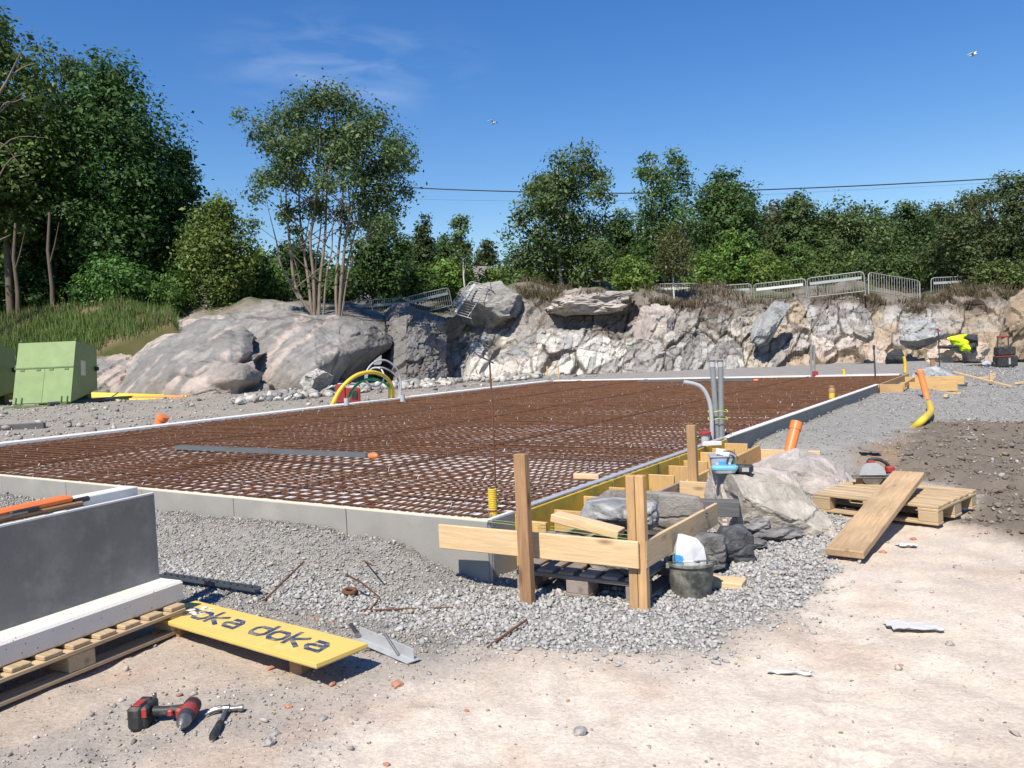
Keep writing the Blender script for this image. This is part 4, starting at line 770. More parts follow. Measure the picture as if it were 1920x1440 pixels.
MB().tube(spline([lo(r, v(1335, 832, Yc - 0.08)), lo(r, v(1334, 780, Yc - 0.08)), lo(r, v(1328, 747, Yc - 0.08)), lo(r, v(1312, 724, Yc - 0.08)), lo(r, v(1282, 716, Yc - 0.08))], 8), 0.023, 10).build('bent_conduit', 'pale_pvc', r, smooth=50)
MB().tube(spline([lo(r, v(1356, 832, Yc + 0.06)), lo(r, v(1352, 770, Yc + 0.06)), lo(r, v(1346, 745, Yc + 0.06)), lo(r, v(1349, 735, Yc + 0.06))], 8), 0.023, 10).build('conduit', 'grey_pvc', r, smooth=50)
for zz in (785, 771):
    q = lo(r, v(1346, zz, Yc)); MB().tube([q + Vector((0.105 * math.cos(a), 0.085 * math.sin(a) - 0.0, 0.01 * math.sin(3 * a))) for a in np.linspace(0, 2 * math.pi, 20)], 0.005, 6).build('tie', 'line_green', r)
c = G(1323, 832, 0.33); r = thing('capped_pipe', 'grey pipe stub with red cap beside the conduit bundle', 'pipe', c); MB().lathe([(0.045, -0.02), (0.045, 0.10)], 16).build('tube', 'pale_pvc', r, smooth=50); MB().lathe([(0.05, 0.10), (0.062, 0.105), (0.062, 0.125), (0.04, 0.135)], 16).build('cap', 'red', r, smooth=40)
c = G(1334, 834, 0.385); MB().prism([(-0.10, -0.045), (0.09, -0.05), (0.11, 0.04), (-0.06, 0.055)], 0, 0.03).build('foam_offcut', 'eps', None, c); tag(bpy.data.objects['foam_offcut'], 'small white foam offcut on the wall edge by the conduits', 'foam offcut')
c = G(1560, 748, 0.33); r = thing('capped_pipe', 'small yellow pipe stub with brown cap by the right wall', 'pipe', c); MB().lathe([(0.05, 0), (0.05, 0.11)], 12).build('tube', 'yellow_pvc', r, smooth=50); MB().lathe([(0.055, 0.11), (0.055, 0.16), (0.035, 0.2), (0.05, 0.215), (0.02, 0.23)], 12).build('cap', 'wood_brown', r, smooth=50)
c = G(1524, 705, 0.36); r = thing('conduit_loop', 'dark conduit loop bent over at the back edge of the slab', 'conduits', c); s_ = c.y / F_PX
MB().tube(spline([(-0.03, 0, -0.05), (-0.03, 0, 0.5), (-0.02, 0, 52 * s_), (0.02, 0, 58 * s_), (0.06, 0, 52 * s_), (0.05, 0, 0.4), (0.07, 0, -0.05)], 8), 0.026, 8).build('conduit', 'grey_pvc', r, smooth=50)
MB().box((0.06, 0, 0.06), (0.14, 0.1, 0.13), 0.02).build('foot', 'red', r)
for px, py, h, lb in ((1582, 706, 0.18, 'short yellow pipe stub by the back edge'), (1697, 698, 0.42, 'yellow upright pipe at the far right corner of the slab')):
    c = G(px, py, 0.33); r = thing('yellow_pipe', lb, 'pipe', c); MB().tube(spline([(0, 0, -0.03), (0.01, 0, h * 0.5), (-0.02, 0, h)], 5), 0.04, 10).build('tube', 'yellow_pvc', r, smooth=50)
for px, py, ptop, lb in ((1642, 722, 655, 'thin steel rod standing in the far rebar'), (1762, 692, 622, 'thin rod with red tip standing by the tan rocks')):
    c = G(px, py, 0.2); h = (py - ptop) * c.y / F_PX; r = thing('marker_rod', lb, 'marker rod', c); MB().tube([(0, 0, -0.05), (-0.02, 0, h)], 0.018, 6).build('rod', 'dark_steel', r, smooth=50); MB().tube([(-0.02, 0, h), (-0.022, 0, h + 0.1)], 0.028, 6).build('tip', 'red' if px > 1700 else 'dark_steel', r)
# hoses and red box on the far left edge
s0 = G(640, 752, 0.40); Yh = s0.y
def hose(label, pxs_, rad, mat, Y=Yh, n=10):
    pts = [P(a, b, Y + (c if True else 0)) for a, b, c in pxs_]; pts[0].z = max(pts[0].z - 0.05, 0.2); return pipe('hose', label, 'hose', pts, rad, mat, n)
hose('thick yellow hose bent in a tall arch over the foundation edge', [(622, 756, -0.6), (640, 728, -0.5), (668, 704, -0.2), (700, 698, 0.2), (724, 708, 0.6), (735, 726, 0.8), (738, 752, 0.9)], 0.046, 'yellow_pvc')
hose('second yellow hose end standing beside the arch', [(731, 752, 0.75), (732, 732, 0.75), (729, 718, 0.75)], 0.05, 'yellow_pvc')
hose('green hose bent in a low arch under the yellow hose', [(652, 752, -0.4), (660, 732, -0.2), (680, 714, 0.0), (700, 711, 0.3), (718, 716, 0.55), (730, 726, 0.7)], 0.031, 'green_pvc')
hose('grey coiled conduit looping high above the hoses', [(749, 754, 1.0), (751, 715, 1.0), (744, 692, 0.9), (724, 676, 0.7), (702, 679, 0.4), (688, 695, 0.2), (686, 712, 0.2), (697, 724, 0.3), (712, 722, 0.4), (720, 707, 0.5), (714, 692, 0.6), (700, 690, 0.7), (690, 700, 0.7), (688, 712, 0.7)], 0.021, 'pale_pvc')
hose('thin grey conduit sweeping down beside the hose arch', [(748, 750, 1.1), (747, 715, 1.1), (735, 698, 1.0), (716, 689, 0.8), (700, 691, 0.7)], 0.019, 'pale_pvc')
for px, py, lb in ((755, 753, 'grey pipe stub at the foot of the grey conduit'), (650, 760, 'grey pipe stub at the foot of the green hose')):
    c = G(px, py, 0.36); r = thing('pipe_stub', lb, 'pipe', c); MB().lathe([(0.055, 0), (0.055, 0.16)], 14).build('tube', 'pale_pvc', r, smooth=50); MB().lathe([(0.045, 0.16), (0.045, 0.163)], 14).build('bore', 'black', r)
c = P(652, 750, Yh + 0.9); c.z = gz(c.x, c.y); r = thing('generator', 'small red generator box behind the hose arch', 'generator', c, 0.3)
MB().box((-0.16, 0, 0.24), (0.22, 0.34, 0.46), 0.03).build('housing', 'red', r); MB().box((0.12, 0, 0.19), (0.34, 0.32, 0.36), 0.02).build('engine_cover', 'red', r); MB().box((0.16, -0.165, 0.2), (0.14, 0.012, 0.2), 0.003).build('grille', 'black', r)
MB().tube([(-0.26, -0.17, 0.47), (-0.26, -0.17, 0.53), (0.28, -0.17, 0.42), (0.28, -0.17, 0.38)], 0.014, 6).build('handle', 'black', r); MB().box((0, 0, 0.02), (0.56, 0.3, 0.03), 0.005).build('skid', 'dark_steel', r)
for px in (1026, 1047):
    c = P(px, 708, G(px, 708, 0.36).y + 0.7); c.z = gz(c.x, c.y); r = tag(beam('wood_peg', c, c + Vector((0.01, 0, 0.42)), 0.05, 0.05, 'wood_form', up=(0, 1, 0)), ('left' if px < 1030 else 'right') + ' one of two small pegs behind the back left corner', 'peg', 'pegs at the back corner')
# ================================================================== timber formwork beside the right wall
def T(root, s, t, z): return lo(root, S(s, t, z))
UP = Vector((0, 0, 1))
fr = thing('timber_formwork', 'yellow timber formwork with upright cleats closing the gap in the right wall', 'formwork', S(0.3, 0, 0))
for k, (a, b) in enumerate([(0.30, 1.72), (1.73, 3.12), (3.13, 4.5)]):
    beam('form_sheet', T(fr, a, 0.012, 0.14), T(fr, b, 0.012, 0.14), 0.024, 0.44, 'form_ply', fr)
beam('edge_angle', T(fr, 0.5, -0.02, 0.374), T(fr, 4.5, -0.02, 0.374), 0.06, 0.012, 'galv', fr, ch=0.001)
for k, s_ in enumerate([0.36, 0.78, 1.22, 1.66, 1.98, 2.42, 2.86, 3.25, 3.68, 4.02, 4.40]):
    w = 0.20 + 0.05 * random.random() - (0.08 if k in (3, 4) else 0); zt = 0.31 + random.uniform(-0.015, 0.02)
    beam('cleat', T(fr, s_, 0.027 + w / 2, -0.05), T(fr, s_ + random.uniform(-0.02, 0.02), 0.027 + w / 2, zt), w, 0.028, 'wood_form', fr, up=(SD.x, SD.y, 0))
beam('waler', T(fr, 0.42, 0.285, 0.13), T(fr, 2.52, 0.315, 0.15), 0.028, 0.2, 'wood_old', fr); beam('waler', T(fr, 2.50, 0.34, 0.15), T(fr, 4.62, 0.33, 0.19), 0.028, 0.2, 'wood_form', fr)
beam('waler', T(fr, 0.60, 0.30, -0.02), T(fr, 4.3, 0.31, -0.02), 0.026, 0.1, 'wood_form', fr)
for s_, t0, t1, z in ((2.34, 0.34, 0.86, 0.17), (4.66, 0.05, 0.95, 0.14), (4.72, 0.30, 1.05, -0.03)):
    beam('brace', T(fr, s_, t0, z), T(fr, s_, t1, z), 0.028, 0.2, 'wood_new', fr)
for s_ in (1.55, 3.0): # stakes
    beam('stake', T(fr, s_, 0.36, -0.1), T(fr, s_, 0.36, 0.24), 0.045, 0.045, 'wood_form', fr, up=(SD.x, SD.y, 0))
beam('chain', T(fr, 2.62, 0.034, 0.16), T(fr, 2.62, 0.034, 0.36), 0.006, 0.012, 'dark_steel', fr, up=(SD.x, SD.y, 0), ch=0)
# second formwork at the far end of the right wall
f2 = thing('timber_formwork', 'yellow timber box formwork at the far end of the right wall', 'formwork', S(13.8, 0, 0))
beam('form_sheet', T(f2, 13.86, 0.01, 0.16), T(f2, SL - 0.3, 0.01, 0.17), 0.03, 0.42, 'wood_form', f2)
beam('end_board', T(f2, 13.9, 0.03, 0.16), T(f2, 13.9, 0.46, 0.16), 0.03, 0.42, 'wood_post', f2)
for s_, t0, t1, z, h in ((14.25, 0.46, 1.45, 0.07, 0.2), (14.75, 0.3, 1.35, 0.26, 0.2), (15.7, 0.25, 1.4, 0.33, 0.18)):
    beam('board', T(f2, s_, t0, z), T(f2, s_, t1, z), 0.03, h, 'wood_form', f2)
beam('rail', T(f2, 14.0, 0.46, 0.33), T(f2, 16.6, 0.42, 0.38), 0.03, 0.1, 'wood_form', f2); beam('block', T(f2, 14.28, 1.40, -0.05), T(f2, 14.28, 1.40, 0.16), 0.05, 0.1, 'wood_form', f2, up=(SD.x, SD.y, 0))

# ------------------------------------------------------------------ batter board (posts and boards round the corner)
A1 = on(990, 1131); A2 = on(1194, 1143); A3 = G(1303, 962, 0.0)
bb = thing('batter_board', 'corner batter board of two pale planks nailed to three upright posts', 'batter board', A2)
def post(p, ptop_px, w, d, mat):
    h = (P(ptop_px[0], ptop_px[1], p.y).z) ; q = Vector((P(ptop_px[0], ptop_px[1], p.y).x * 0.25 + p.x * 0.75, p.y, h)); a = lo(bb, p) + Vector((0, 0, -0.15)); b = lo(bb, q)
    return beam('post', a, b, w, d, mat, bb, up=(-SD.x, -SD.y, 0), ch=0.003)
post(A1, (975, 851), 0.075, 0.05, 'wood_brown'); post(A2 + Vector((0.0, 0.03, 0)), (1185, 891), 0.05, 0.05, 'wood_post'); post(A2 + Vector((0.043, -0.002, 0)), (1202, 891), 0.05, 0.045, 'wood_post'); post(A3, (1293, 797), 0.075, 0.05, 'wood_post')
# front plank: from px 824 to 1198 ; right plank from the post to px 1343
yB = A2.y - 0.035
pR = P(1198, 1041, yB); pL = P(824, 1005, 5.03); d = (pL - pR)
beam('board', lo(bb, pL), lo(bb, pR), 0.022, 0.148, 'wood_new', bb)
p0 = P(1204, 1041, yB + 0.01); p1 = P(1343, 963, 5.58)
beam('board', lo(bb, p0) + Vector((0.012, 0.0, 0)), lo(bb, p1), 0.022, 0.148, 'wood_new', bb)
# fluorescent builders' lines to the corner
ln = thing('builders_line', 'fluorescent yellow string stretched across the batter board', 'string', S(0.02, -0.2, 0.37)); MB().tube([(0, 0, 0), lo(ln, P(1193, 1012, A2.y + 0.04))], 0.0014, 5).build('string', 'line_green', ln); MB().tube([(0.0, 0.05, 0.002), lo(ln, P(1178, 1003, A2.y + 0.06))], 0.0012, 5).build('string', 'line_green', ln)

# ------------------------------------------------------------------ pallets
def pallet(label, loc, rotz, L=1.2, Wd=0.8, boards=((-0.3275, .145), (-.185, .1), (0, .145), (.185, .1), (.3275, .145)), mat='wood_pallet', tilt=(0, 0), blocks=(-1, 0, 1), perimeter=False):
    """deck boards run along local X"""
    r = thing('pallet', label, 'pallet', loc, 0, 'wooden pallets', rot=(tilt[0], tilt[1], rotz))
    for y, w in boards: beam('deck_board', (-L / 2 + random.uniform(0, .006), y + random.uniform(-.004, .004), 0.133), (L / 2 - random.uniform(0, .006), y + random.uniform(-.004, .004), 0.133), w, 0.021, mat, r)
    for x in (-L / 2 + 0.0725, 0, L / 2 - 0.0725):
        beam('stringer_board', (x, -Wd / 2, 0.111), (x, Wd / 2, 0.111), 0.145, 0.021, mat, r)
    for y in blocks:
        yy = y * (Wd / 2 - 0.05)
        if not perimeter: beam('bottom_board', (-L / 2, yy, 0.011), (L / 2, yy, 0.011), 0.1 if y else 0.145, 0.021, mat, r)
        for x in (-L / 2 + 0.0725, 0, L / 2 - 0.0725): beam('block', (x - 0.07, yy, 0.0608), (x + 0.07, yy, 0.0608), 0.1 if y else 0.14, 0.0785, mat, r)
    if perimeter:
        for x in (-L / 2 + 0.05, 0, L / 2 - 0.05): beam('bottom_board', (x, -Wd / 2, 0.011), (x, Wd / 2, 0.011), 0.1, 0.021, mat, r)
    return r
# under the stones
pc = S(0.50, 0.66, 0.0); pallet('grey weathered pallet under the dark stones by the batter board', pc + Vector((0, 0, gz(pc.x, pc.y) + 0.005)), YAW + math.radians(2), 1.2, 0.8, tuple((y, 0.10) for y in (-0.345, -0.21, -0.07, 0.07, 0.21, 0.345)), mat='wood_old')
ZP = gz(pc.x, pc.y) + 0.15
def slab_stone(label, s, t, z, rad, seed, rz=0.0, col=(0.16, 0.16, 0.16), col2=(0.25, 0.25, 0.25), **kw):
    o = boulder('stone_block', S(s, t, z), rad, seed, col, col2, sub=4, fs=1.3, fa=0.3, rotz=YAW + rz, boxy=0.8, **kw); tag(o, label, 'stone'); return o
slab_stone('dark rounded stone on the pallet, left under the pale plank', 0.20, 0.40, ZP + 0.055, (0.11, 0.15, 0.075), 201, 0.1)
slab_stone('dark stone on the pallet, right under the pale plank', 0.12, 0.82, ZP + 0.055, (0.12, 0.165, 0.08), 202, -0.15)
slab_stone('rough grey granite block lying on the stacked stones', 0.60, 0.62, ZP + 0.20, (0.12, 0.25, 0.09), 203, 0.05, col=(0.2, 0.21, 0.215), col2=(0.42, 0.42, 0.42))
slab_stone('flat brown grey stone slab behind the granite block', 0.95, 0.66, ZP + 0.12, (0.06, 0.40, 0.17), 204, 0.0, col=(0.2, 0.18, 0.165), col2=(0.27, 0.25, 0.23))
slab_stone('pale chipped stone wedge between the dark pallet stones', 0.30, 0.66, ZP + 0.035, (0.14, 0.09, 0.055), 205, 0.5, col=(0.38, 0.35, 0.31), col2=(0.3, 0.28, 0.26))
slab_stone('dark stone behind the bucket handle', 0.78, 1.12, 0.12, (0.11, 0.13, 0.11), 206, 0.4, col=(0.13, 0.13, 0.135), col2=(0.2, 0.2, 0.2))
slab_stone('black stone standing between bucket and big boulder', 1.02, 1.22, 0.10, (0.10, 0.115, 0.13), 207, 0.9, col=(0.07, 0.075, 0.085), col2=(0.13, 0.13, 0.14))
tag(beam('timber_beam', S(1.30, 0.42, 0.26), S(1.55, 1.10, 0.24), 0.11, 0.11, 'wood_slate'), 'slate grey old timber lying across the stones behind the post', 'timber')
tag(beam('plank', S(0.26, 0.34, 0.38), S(0.30, 0.78, 0.30), 0.12, 0.05, 'wood_new'), 'short pale plank resting slanted on the stones', 'plank')

# ------------------------------------------------------------------ right pallet, plank and saw
n1, n2, n3 = G(1545, 946, 0.0), G(1755, 996, 0.0), G(1815, 932, 0.0)
cR = Vector((2.98, 6.50, 0)); rz = math.radians(-48)
cR.z = 0.035
pallet('pale pallet with slatted deck, a long plank lying across it', cR, rz, 0.96, 0.76, ((-0.335, 0.08), (-0.248, 0.075), (-0.16, 0.075), (-0.045, 0.08), (0.075, 0.08), (0.18, 0.075), (0.335, 0.08)), tilt=(math.radians(0.8), 0))
pa, pb = G(1583, 1038, 0.052), G(1704, 889, 0.30)
tag(beam('plank', pa, pb, 0.235, 0.05, 'wood_plank', ch=0.006), 'long used plank leaning from the gravel over the pale pallet', 'plank')
c = G(1634, 907, 0.178); r = thing('circular_saw', 'red and silver circular saw standing on the pale pallet', 'saw', c, math.radians(-14))
def disc(r0, t, n=28, a0=0, a1=2 * math.pi): return [(r0 * math.cos(a0 + (a1 - a0) * i / n), r0 * math.sin(a0 + (a1 - a0) * i / n)) for i in range(n + (0 if a1 - a0 > 6.2 else 1))]
RX = Matrix.Rotation(math.pi / 2, 4, 'X')
MB().prism(disc(0.083, 0), -0.002, 0.002, Matrix.Translation((0.0, -0.055, 0.075)) @ RX).build('blade', 'steel', r)
MB().prism(disc(0.102, 0, 20, 0, math.pi), -0.022, 0.022, Matrix.Translation((0.0, -0.055, 0.085)) @ RX).build('upper_guard', 'galv', r, smooth=40)
MB().prism(disc(0.05, 0, 20, 0, math.pi), -0.03, -0.022, Matrix.Translation((0.0, -0.055 + 0.0, 0.088)) @ Matrix.Rotation(math.pi / 2, 4, 'X')).build('guard_plate', 'dark_steel', r)
MB().box((0, 0.0, 0.06), (0.30, 0.13, 0.006), 0.002).build('base_plate', 'steel', r); MB().box((-0.10, -0.058, 0.066), (0.11, 0.01, 0.02), 0.002).build('fence', 'steel', r)
MB().tube([(0.0, -0.02, 0.115), (0.0, 0.12, 0.115)], 0.046, 16).build('motor', 'red', r, smooth=50); MB().tube([(0, 0.12, 0.115), (0, 0.16, 0.115)], 0.04, 16).build('battery', 'black', r, smooth=50)
MB().tube(spline([(-0.02, 0.03, 0.16), (0.0, 0.03, 0.198), (0.06, 0.03, 0.20), (0.12, 0.03, 0.17), (0.15, 0.03, 0.11), (0.10, 0.03, 0.085)], 6), 0.015, 10).build('handle', 'black', r, smooth=50)
MB().box((-0.005, -0.05, 0.192), (0.05, 0.04, 0.022), 0.006).build('switch_cover', 'red', r); MB().box((0.15, 0.03, 0.115), (0.07, 0.07, 0.06), 0.012).build('grip_cover', 'red', r)
MB().box((0, 0.0, 0.028), (0.24, 0.03, 0.056), 0.003).build('foot_block', 'wood_pallet', r)

# ------------------------------------------------------------------ big boulder and the things on it
bc = Vector((1.90, 6.12, 0.10))
tag(boulder('boulder', bc, (0.53, 0.46, 0.47), 301, (0.42, 0.385, 0.33), (0.5, 0.44, 0.41), sub=6, fs=1.5, fa=0.16, rotz=0.1, boxy=0.35, cut=[((0.38, -0.52, 0.76), 0.40), ((-1, -0.05, 0.05), 0.68), ((-0.25, -1, -0.2), 0.56), ((0.1, 0, 1), 0.66), ((0.8, -0.2, 0.5), 0.60)]), 'big pale cracked boulder standing beside the batter board', 'boulder')
b2 = Vector((2.52, 7.28, 0.06))
tag(boulder('boulder', b2, (0.50, 0.38, 0.37), 302, (0.38, 0.35, 0.325), (0.48, 0.41, 0.37), sub=6, fs=1.4, fa=0.22, rotz=-0.25, boxy=0.3, cut=[((0.1, -1, 0.45), 0.55), ((0.6, -0.3, 0.7), 0.6), ((-0.5, -0.4, 0.7), 0.62)]), 'pinkish white boulder behind the cracked one, orange pipe above it', 'boulder')
for px, py, z, rad, sd, lb in ((1420, 985, 0.10, (0.16, 0.08, 0.06), 303, 'dark jagged shard lodged under the big boulder'), (1460, 1000, 0.05, (0.22, 0.09, 0.045), 304, 'flat dark shard at the foot of the big boulder'), (1415, 1020, 0.03, (0.12, 0.10, 0.05), 305, 'small grey stone below the big boulder')):
    c = G(px, py, z) ; tag(boulder('rock_shard', c, rad, sd, (0.14, 0.14, 0.145), (0.26, 0.255, 0.25), sub=4, fs=1.6), lb, 'rock')
bpy.context.view_layer.update()
def drop_on(px, py, names=('boulder',)):
    """point where the line of sight through a photo pixel meets the rocks"""
    dg = bpy.context.evaluated_depsgraph_get(); d = Vector(ray(px, py)).normalized(); o = Vector((0, 0, CAM_H)); best = None
    hit, loc, nrm, idx, ob, mt = SC.ray_cast(dg, o, d, distance=60)
    return loc if hit else G(px, py, 0.4), (ob.name if hit else '')
def settle(p, foot=0.05):
    """lower a point straight down onto whatever lies below it"""
    dg = bpy.context.evaluated_depsgraph_get(); zs = []
    for dx, dy in ((0, 0), (foot, 0), (-foot, 0), (0, foot), (0, -foot)):
        hit, loc, *_ = SC.ray_cast(dg, Vector((p.x + dx, p.y + dy, p.z + 0.6)), Vector((0, 0, -1)), distance=3)
        if hit: zs.append(loc.z)
    return Vector((p.x, p.y, max(zs) if zs else p.z))
spots = [settle(drop_on(a_, b_)[0] + Vector((0, dy_, 0)), ft_) for a_, b_, dy_, ft_ in ((1358, 890, 0.07, 0.06), (1347, 900, 0.035, 0.03), (1396, 891, 0.05, 0.04))]; spots[1] = settle(spots[0] + Vector((0.0, -0.085, 0)), 0.025); spots[0] = settle(spots[0] + Vector((0.02, 0.055, 0)), 0.05); q = spots[0]
r = thing('plastic_tub', 'clear grey plastic tub with white label on the big boulder', 'tub', q, -0.15); mb = MB()
def rrect(w, d, rad, n=4):
    out = []
    for cx, cy, a in ((w / 2 - rad, d / 2 - rad, 0), (-w / 2 + rad, d / 2 - rad, 90), (-w / 2 + rad, -d / 2 + rad, 180), (w / 2 - rad, -d / 2 + rad, 270)):
        for i in range(n + 1): t = math.radians(a + 90 * i / n); out.append((cx + rad * math.cos(t), cy + rad * math.sin(t)))
    return out
def loft(mb, secs):
    k = len(secs[0][0]); k0 = len(mb.v)
    for poly, z in secs: mb.v += [(x, y, z) for x, y in poly]
    for i in range(len(secs) - 1):
        for j in range(k): mb.f.append((k0 + i * k + j, k0 + i * k + (j + 1) % k, k0 + (i + 1) * k + (j + 1) % k, k0 + (i + 1) * k + j))
    mb.f.append(tuple(k0 + j for j in range(k))[::-1]); mb.f.append(tuple(k0 + (len(secs) - 1) * k + j for j in range(k))); return mb
loft(MB(), [(rrect(0.165, 0.12, 0.02), 0), (rrect(0.185, 0.14, 0.022), 0.10), (rrect(0.2, 0.155, 0.022), 0.102), (rrect(0.2, 0.155, 0.022), 0.112)]).build('tub_body', 'tub', r, smooth=40)
MB().box((0.01, -0.068, 0.05), (0.13, 0.006, 0.06), 0).build('label', 'paper', r, rot=(math.radians(-5), 0, 0)); MB().box((0.0, -0.0725, 0.052), (0.07, 0.004, 0.022), 0).build('print', 'blue_print', r, rot=(math.radians(-5), 0, 0))
MB().tube(arc((0.03, -0.02, 0.06), 0.085, 0.15, math.pi - 0.1, 12, (1, 0, 0), (0, -0.25, 1)), 0.004, 6).build('handle', 'black', r); MB().box((0.0, -0.045, 0.135), (0.1, 0.004, 0.05), 0, Euler((math.radians(-35), math.radians(14), 0)).to_matrix()).build('paper_note', 'paper', r)
q = spots[1]; r = thing('lunch_box', 'pale blue oval lunch box in front of the grey tub', 'box', q, -0.25)
loft(MB(), [(rrect(0.15, 0.07, 0.034), 0), (rrect(0.19, 0.095, 0.045), 0.03)]).build('tray', 'frost', r, smooth=40); loft(MB(), [(rrect(0.197, 0.10, 0.048), 0.03), (rrect(0.197, 0.10, 0.048), 0.045), (rrect(0.17, 0.075, 0.036), 0.056)]).build('lid', 'blue_lid', r, smooth=40)
q = spots[2]; r = thing('charger', 'black and green battery charger with cord on the big boulder', 'charger', q, -0.45)
MB().box((0, 0, 0.035), (0.15, 0.085, 0.06), 0.012).build('housing', 'black', r); MB().box((-0.055, 0, 0.045), (0.018, 0.09, 0.055), 0.003).build('band', 'green_pvc', r); MB().box((0.03, -0.0435, 0.036), (0.05, 0.004, 0.03), 0).build('label', 'grey_plate', r)
MB().tube(spline([(-0.075, 0, 0.04), (-0.11, -0.01, 0.08), (-0.09, 0, 0.13), (-0.06, 0, 0.12), (-0.09, 0.01, 0.05)], 6), 0.006, 6).build('cord', 'black', r)

# ------------------------------------------------------------------ bucket, bag, offcut
c = on(1296, 1113); c.z -= 0.006; r = thing('bucket', 'dirty dark mortar bucket standing on the grey stones', 'bucket', c)
MB().lathe([(0.002, 0.006), (0.105, 0.0), (0.113, 0.012), (0.137, 0.185), (0.148, 0.19), (0.150, 0.205), (0.141, 0.208), (0.134, 0.19), (0.110, 0.03), (0.002, 0.025)], 36).build('bucket_body', 'bucket', r, smooth=40)
MB().tube(arc((0, 0, 0.195), 0.148, math.radians(200), math.radians(352), 14, (1, 0, 0), (0.0, 0.98, -0.25)), 0.004, 6).build('handle', 'steel', r)
for a in (200, 352): MB().box((0.149 * math.cos(math.radians(a)), 0.149 * math.sin(math.radians(a)) , 0.19), (0.02, 0.02, 0.03), 0.003).build('ear', 'bucket', r)
bg = thing('cement_bag', 'crumpled white and blue cement bag stuffed in the bucket', 'bag', c + Vector((-0.005, 0.01, 0.04)), 0.12)
secs = []
for z, pts in ((0.0, [(-.075, -.055), (.02, -.06), (.08, -.05), (.078, .05), (.0, .055), (-.075, .05)]), (0.09, [(-.085, -.055), (.012, -.072), (.085, -.05), (.082, .05), (.0, .06), (-.08, .05)]), (0.17, [(-.088, -.05), (.006, -.06), (.09, -.042), (.085, .04), (.0, .05), (-.082, .042)]), (0.235, [(-.085, -.03), (.0, -.045), (.086, -.018), (.08, .022), (.0, .02), (-.075, .028)]), (0.285, [(-.07, -.012), (-.012, -.022), (.05, -.008), (.048, .006), (-.01, .008), (-.06, .012)]), (0.315, [(-.06, -.006), (-.05, -.008), (-.036, -.004), (-.036, .002), (-.05, .004), (-.058, .004)])): secs.append((pts, z))
loft(MB(), secs).build('sack', 'sack', bg); MB().add([(-0.09, 0.0, 0.03), (-0.094, -0.058, 0.03), (-0.096, -0.052, 0.21), (-0.09, 0.0, 0.21), (-0.05, -0.07, 0.03), (-0.055, -0.062, 0.20)], [(0, 1, 2, 3), (1, 4, 5, 2), (4, 0, 3, 5), (2, 5, 3), (0, 4, 1)]).build('blue_panel', 'blue_print', bg)
for (x, z, w) in ((-0.02, 0.12, 0.05), (0.035, 0.12, 0.045), (0.03, 0.165, 0.035), (0.04, 0.14, 0.03)): MB().box((x, -0.068 + abs(x - 0.008) * 0.22 + (0.007 if z > 0.15 else 0), z), (w * 0.7, 0.012, 0.007), 0).build('printed_line', 'navy', bg)
c = on(1364, 1100, 0.0); tag(beam('wood_offcut', c + Vector((-0.12, 0.07, 0.022)), c + Vector((0.09, -0.04, 0.022)), 0.14, 0.04, 'wood_new'), 'short pale board offcut beside the bucket on the stones', 'wood offcut')

# ------------------------------------------------------------------ left: wall element on its pallet
dirp = Vector((0.435, 0.9004, 0)); nrm = Vector((0.9004, -0.435, 0))
bR = G(298, 1086, 0.262)                                            # bottom right end of the panel face
pl = thing('wall_element', 'grey L shaped foundation element with white foam foot on a pallet', 'wall element', bR); L_ = 1.75
ex = (-dirp)
beam('panel', ex * 0.0 + Vector((0, 0, 0.24)) , ex * L_ + Vector((0, 0, 0.24)), 0.014, 0.47, 'panel_shaded', pl, ch=0.002)
beam('foam_foot', ex * (-0.02) + nrm * 0.062 + Vector((0, 0, -0.05)), ex * L_ + nrm * 0.062 + Vector((0, 0, -0.05)), 0.215, 0.11, 'eps_holes', pl, ch=0.012)
beam('foam_core', ex * 0.03 - nrm * 0.065 + Vector((0, 0, 0.225)), ex * L_ - nrm * 0.065 + Vector((0, 0, 0.225)), 0.11, 0.43, 'eps', pl, ch=0.006)
beam('edge_trim', Vector((0, 0, 0.478)) - nrm * 0.004, ex * L_ + Vector((0, 0, 0.478)) - nrm * 0.004, 0.022, 0.01, 'eps', pl, ch=0.001)
tag(beam('foam_block', bR + ex * 0.42 - nrm * 0.20 + Vector((0, 0, 0.29)), bR - ex * 0.02 - nrm * 0.19 + Vector((0, 0, 0.29)), 0.10, 0.44, 'eps', ch=0.006), 'white foam block leaning behind the grey wall element', 'foam block')
pe = G(352, 1186, 0.0)
pcx = pe + ex * 0.62 - nrm * 0.60; pcx.z = gz(pe.x, pe.y) + 0.002
pallet('long pale pallet under the grey wall element', Vector((pcx.x, pcx.y, 0.015)), math.atan2(nrm.y, nrm.x), 1.2, 1.24, tuple((-0.57 + k * 0.1425, 0.095) for k in range(9)), perimeter=True)
pallet('second pale pallet continuing out of the picture under the wall element', Vector((pcx.x + ex.x * 1.26, pcx.y + ex.y * 1.26, 0.012)), math.atan2(nrm.y, nrm.x), 1.2, 1.24, tuple((-0.57 + k * 0.1425, 0.095) for k in range(9)), perimeter=True)
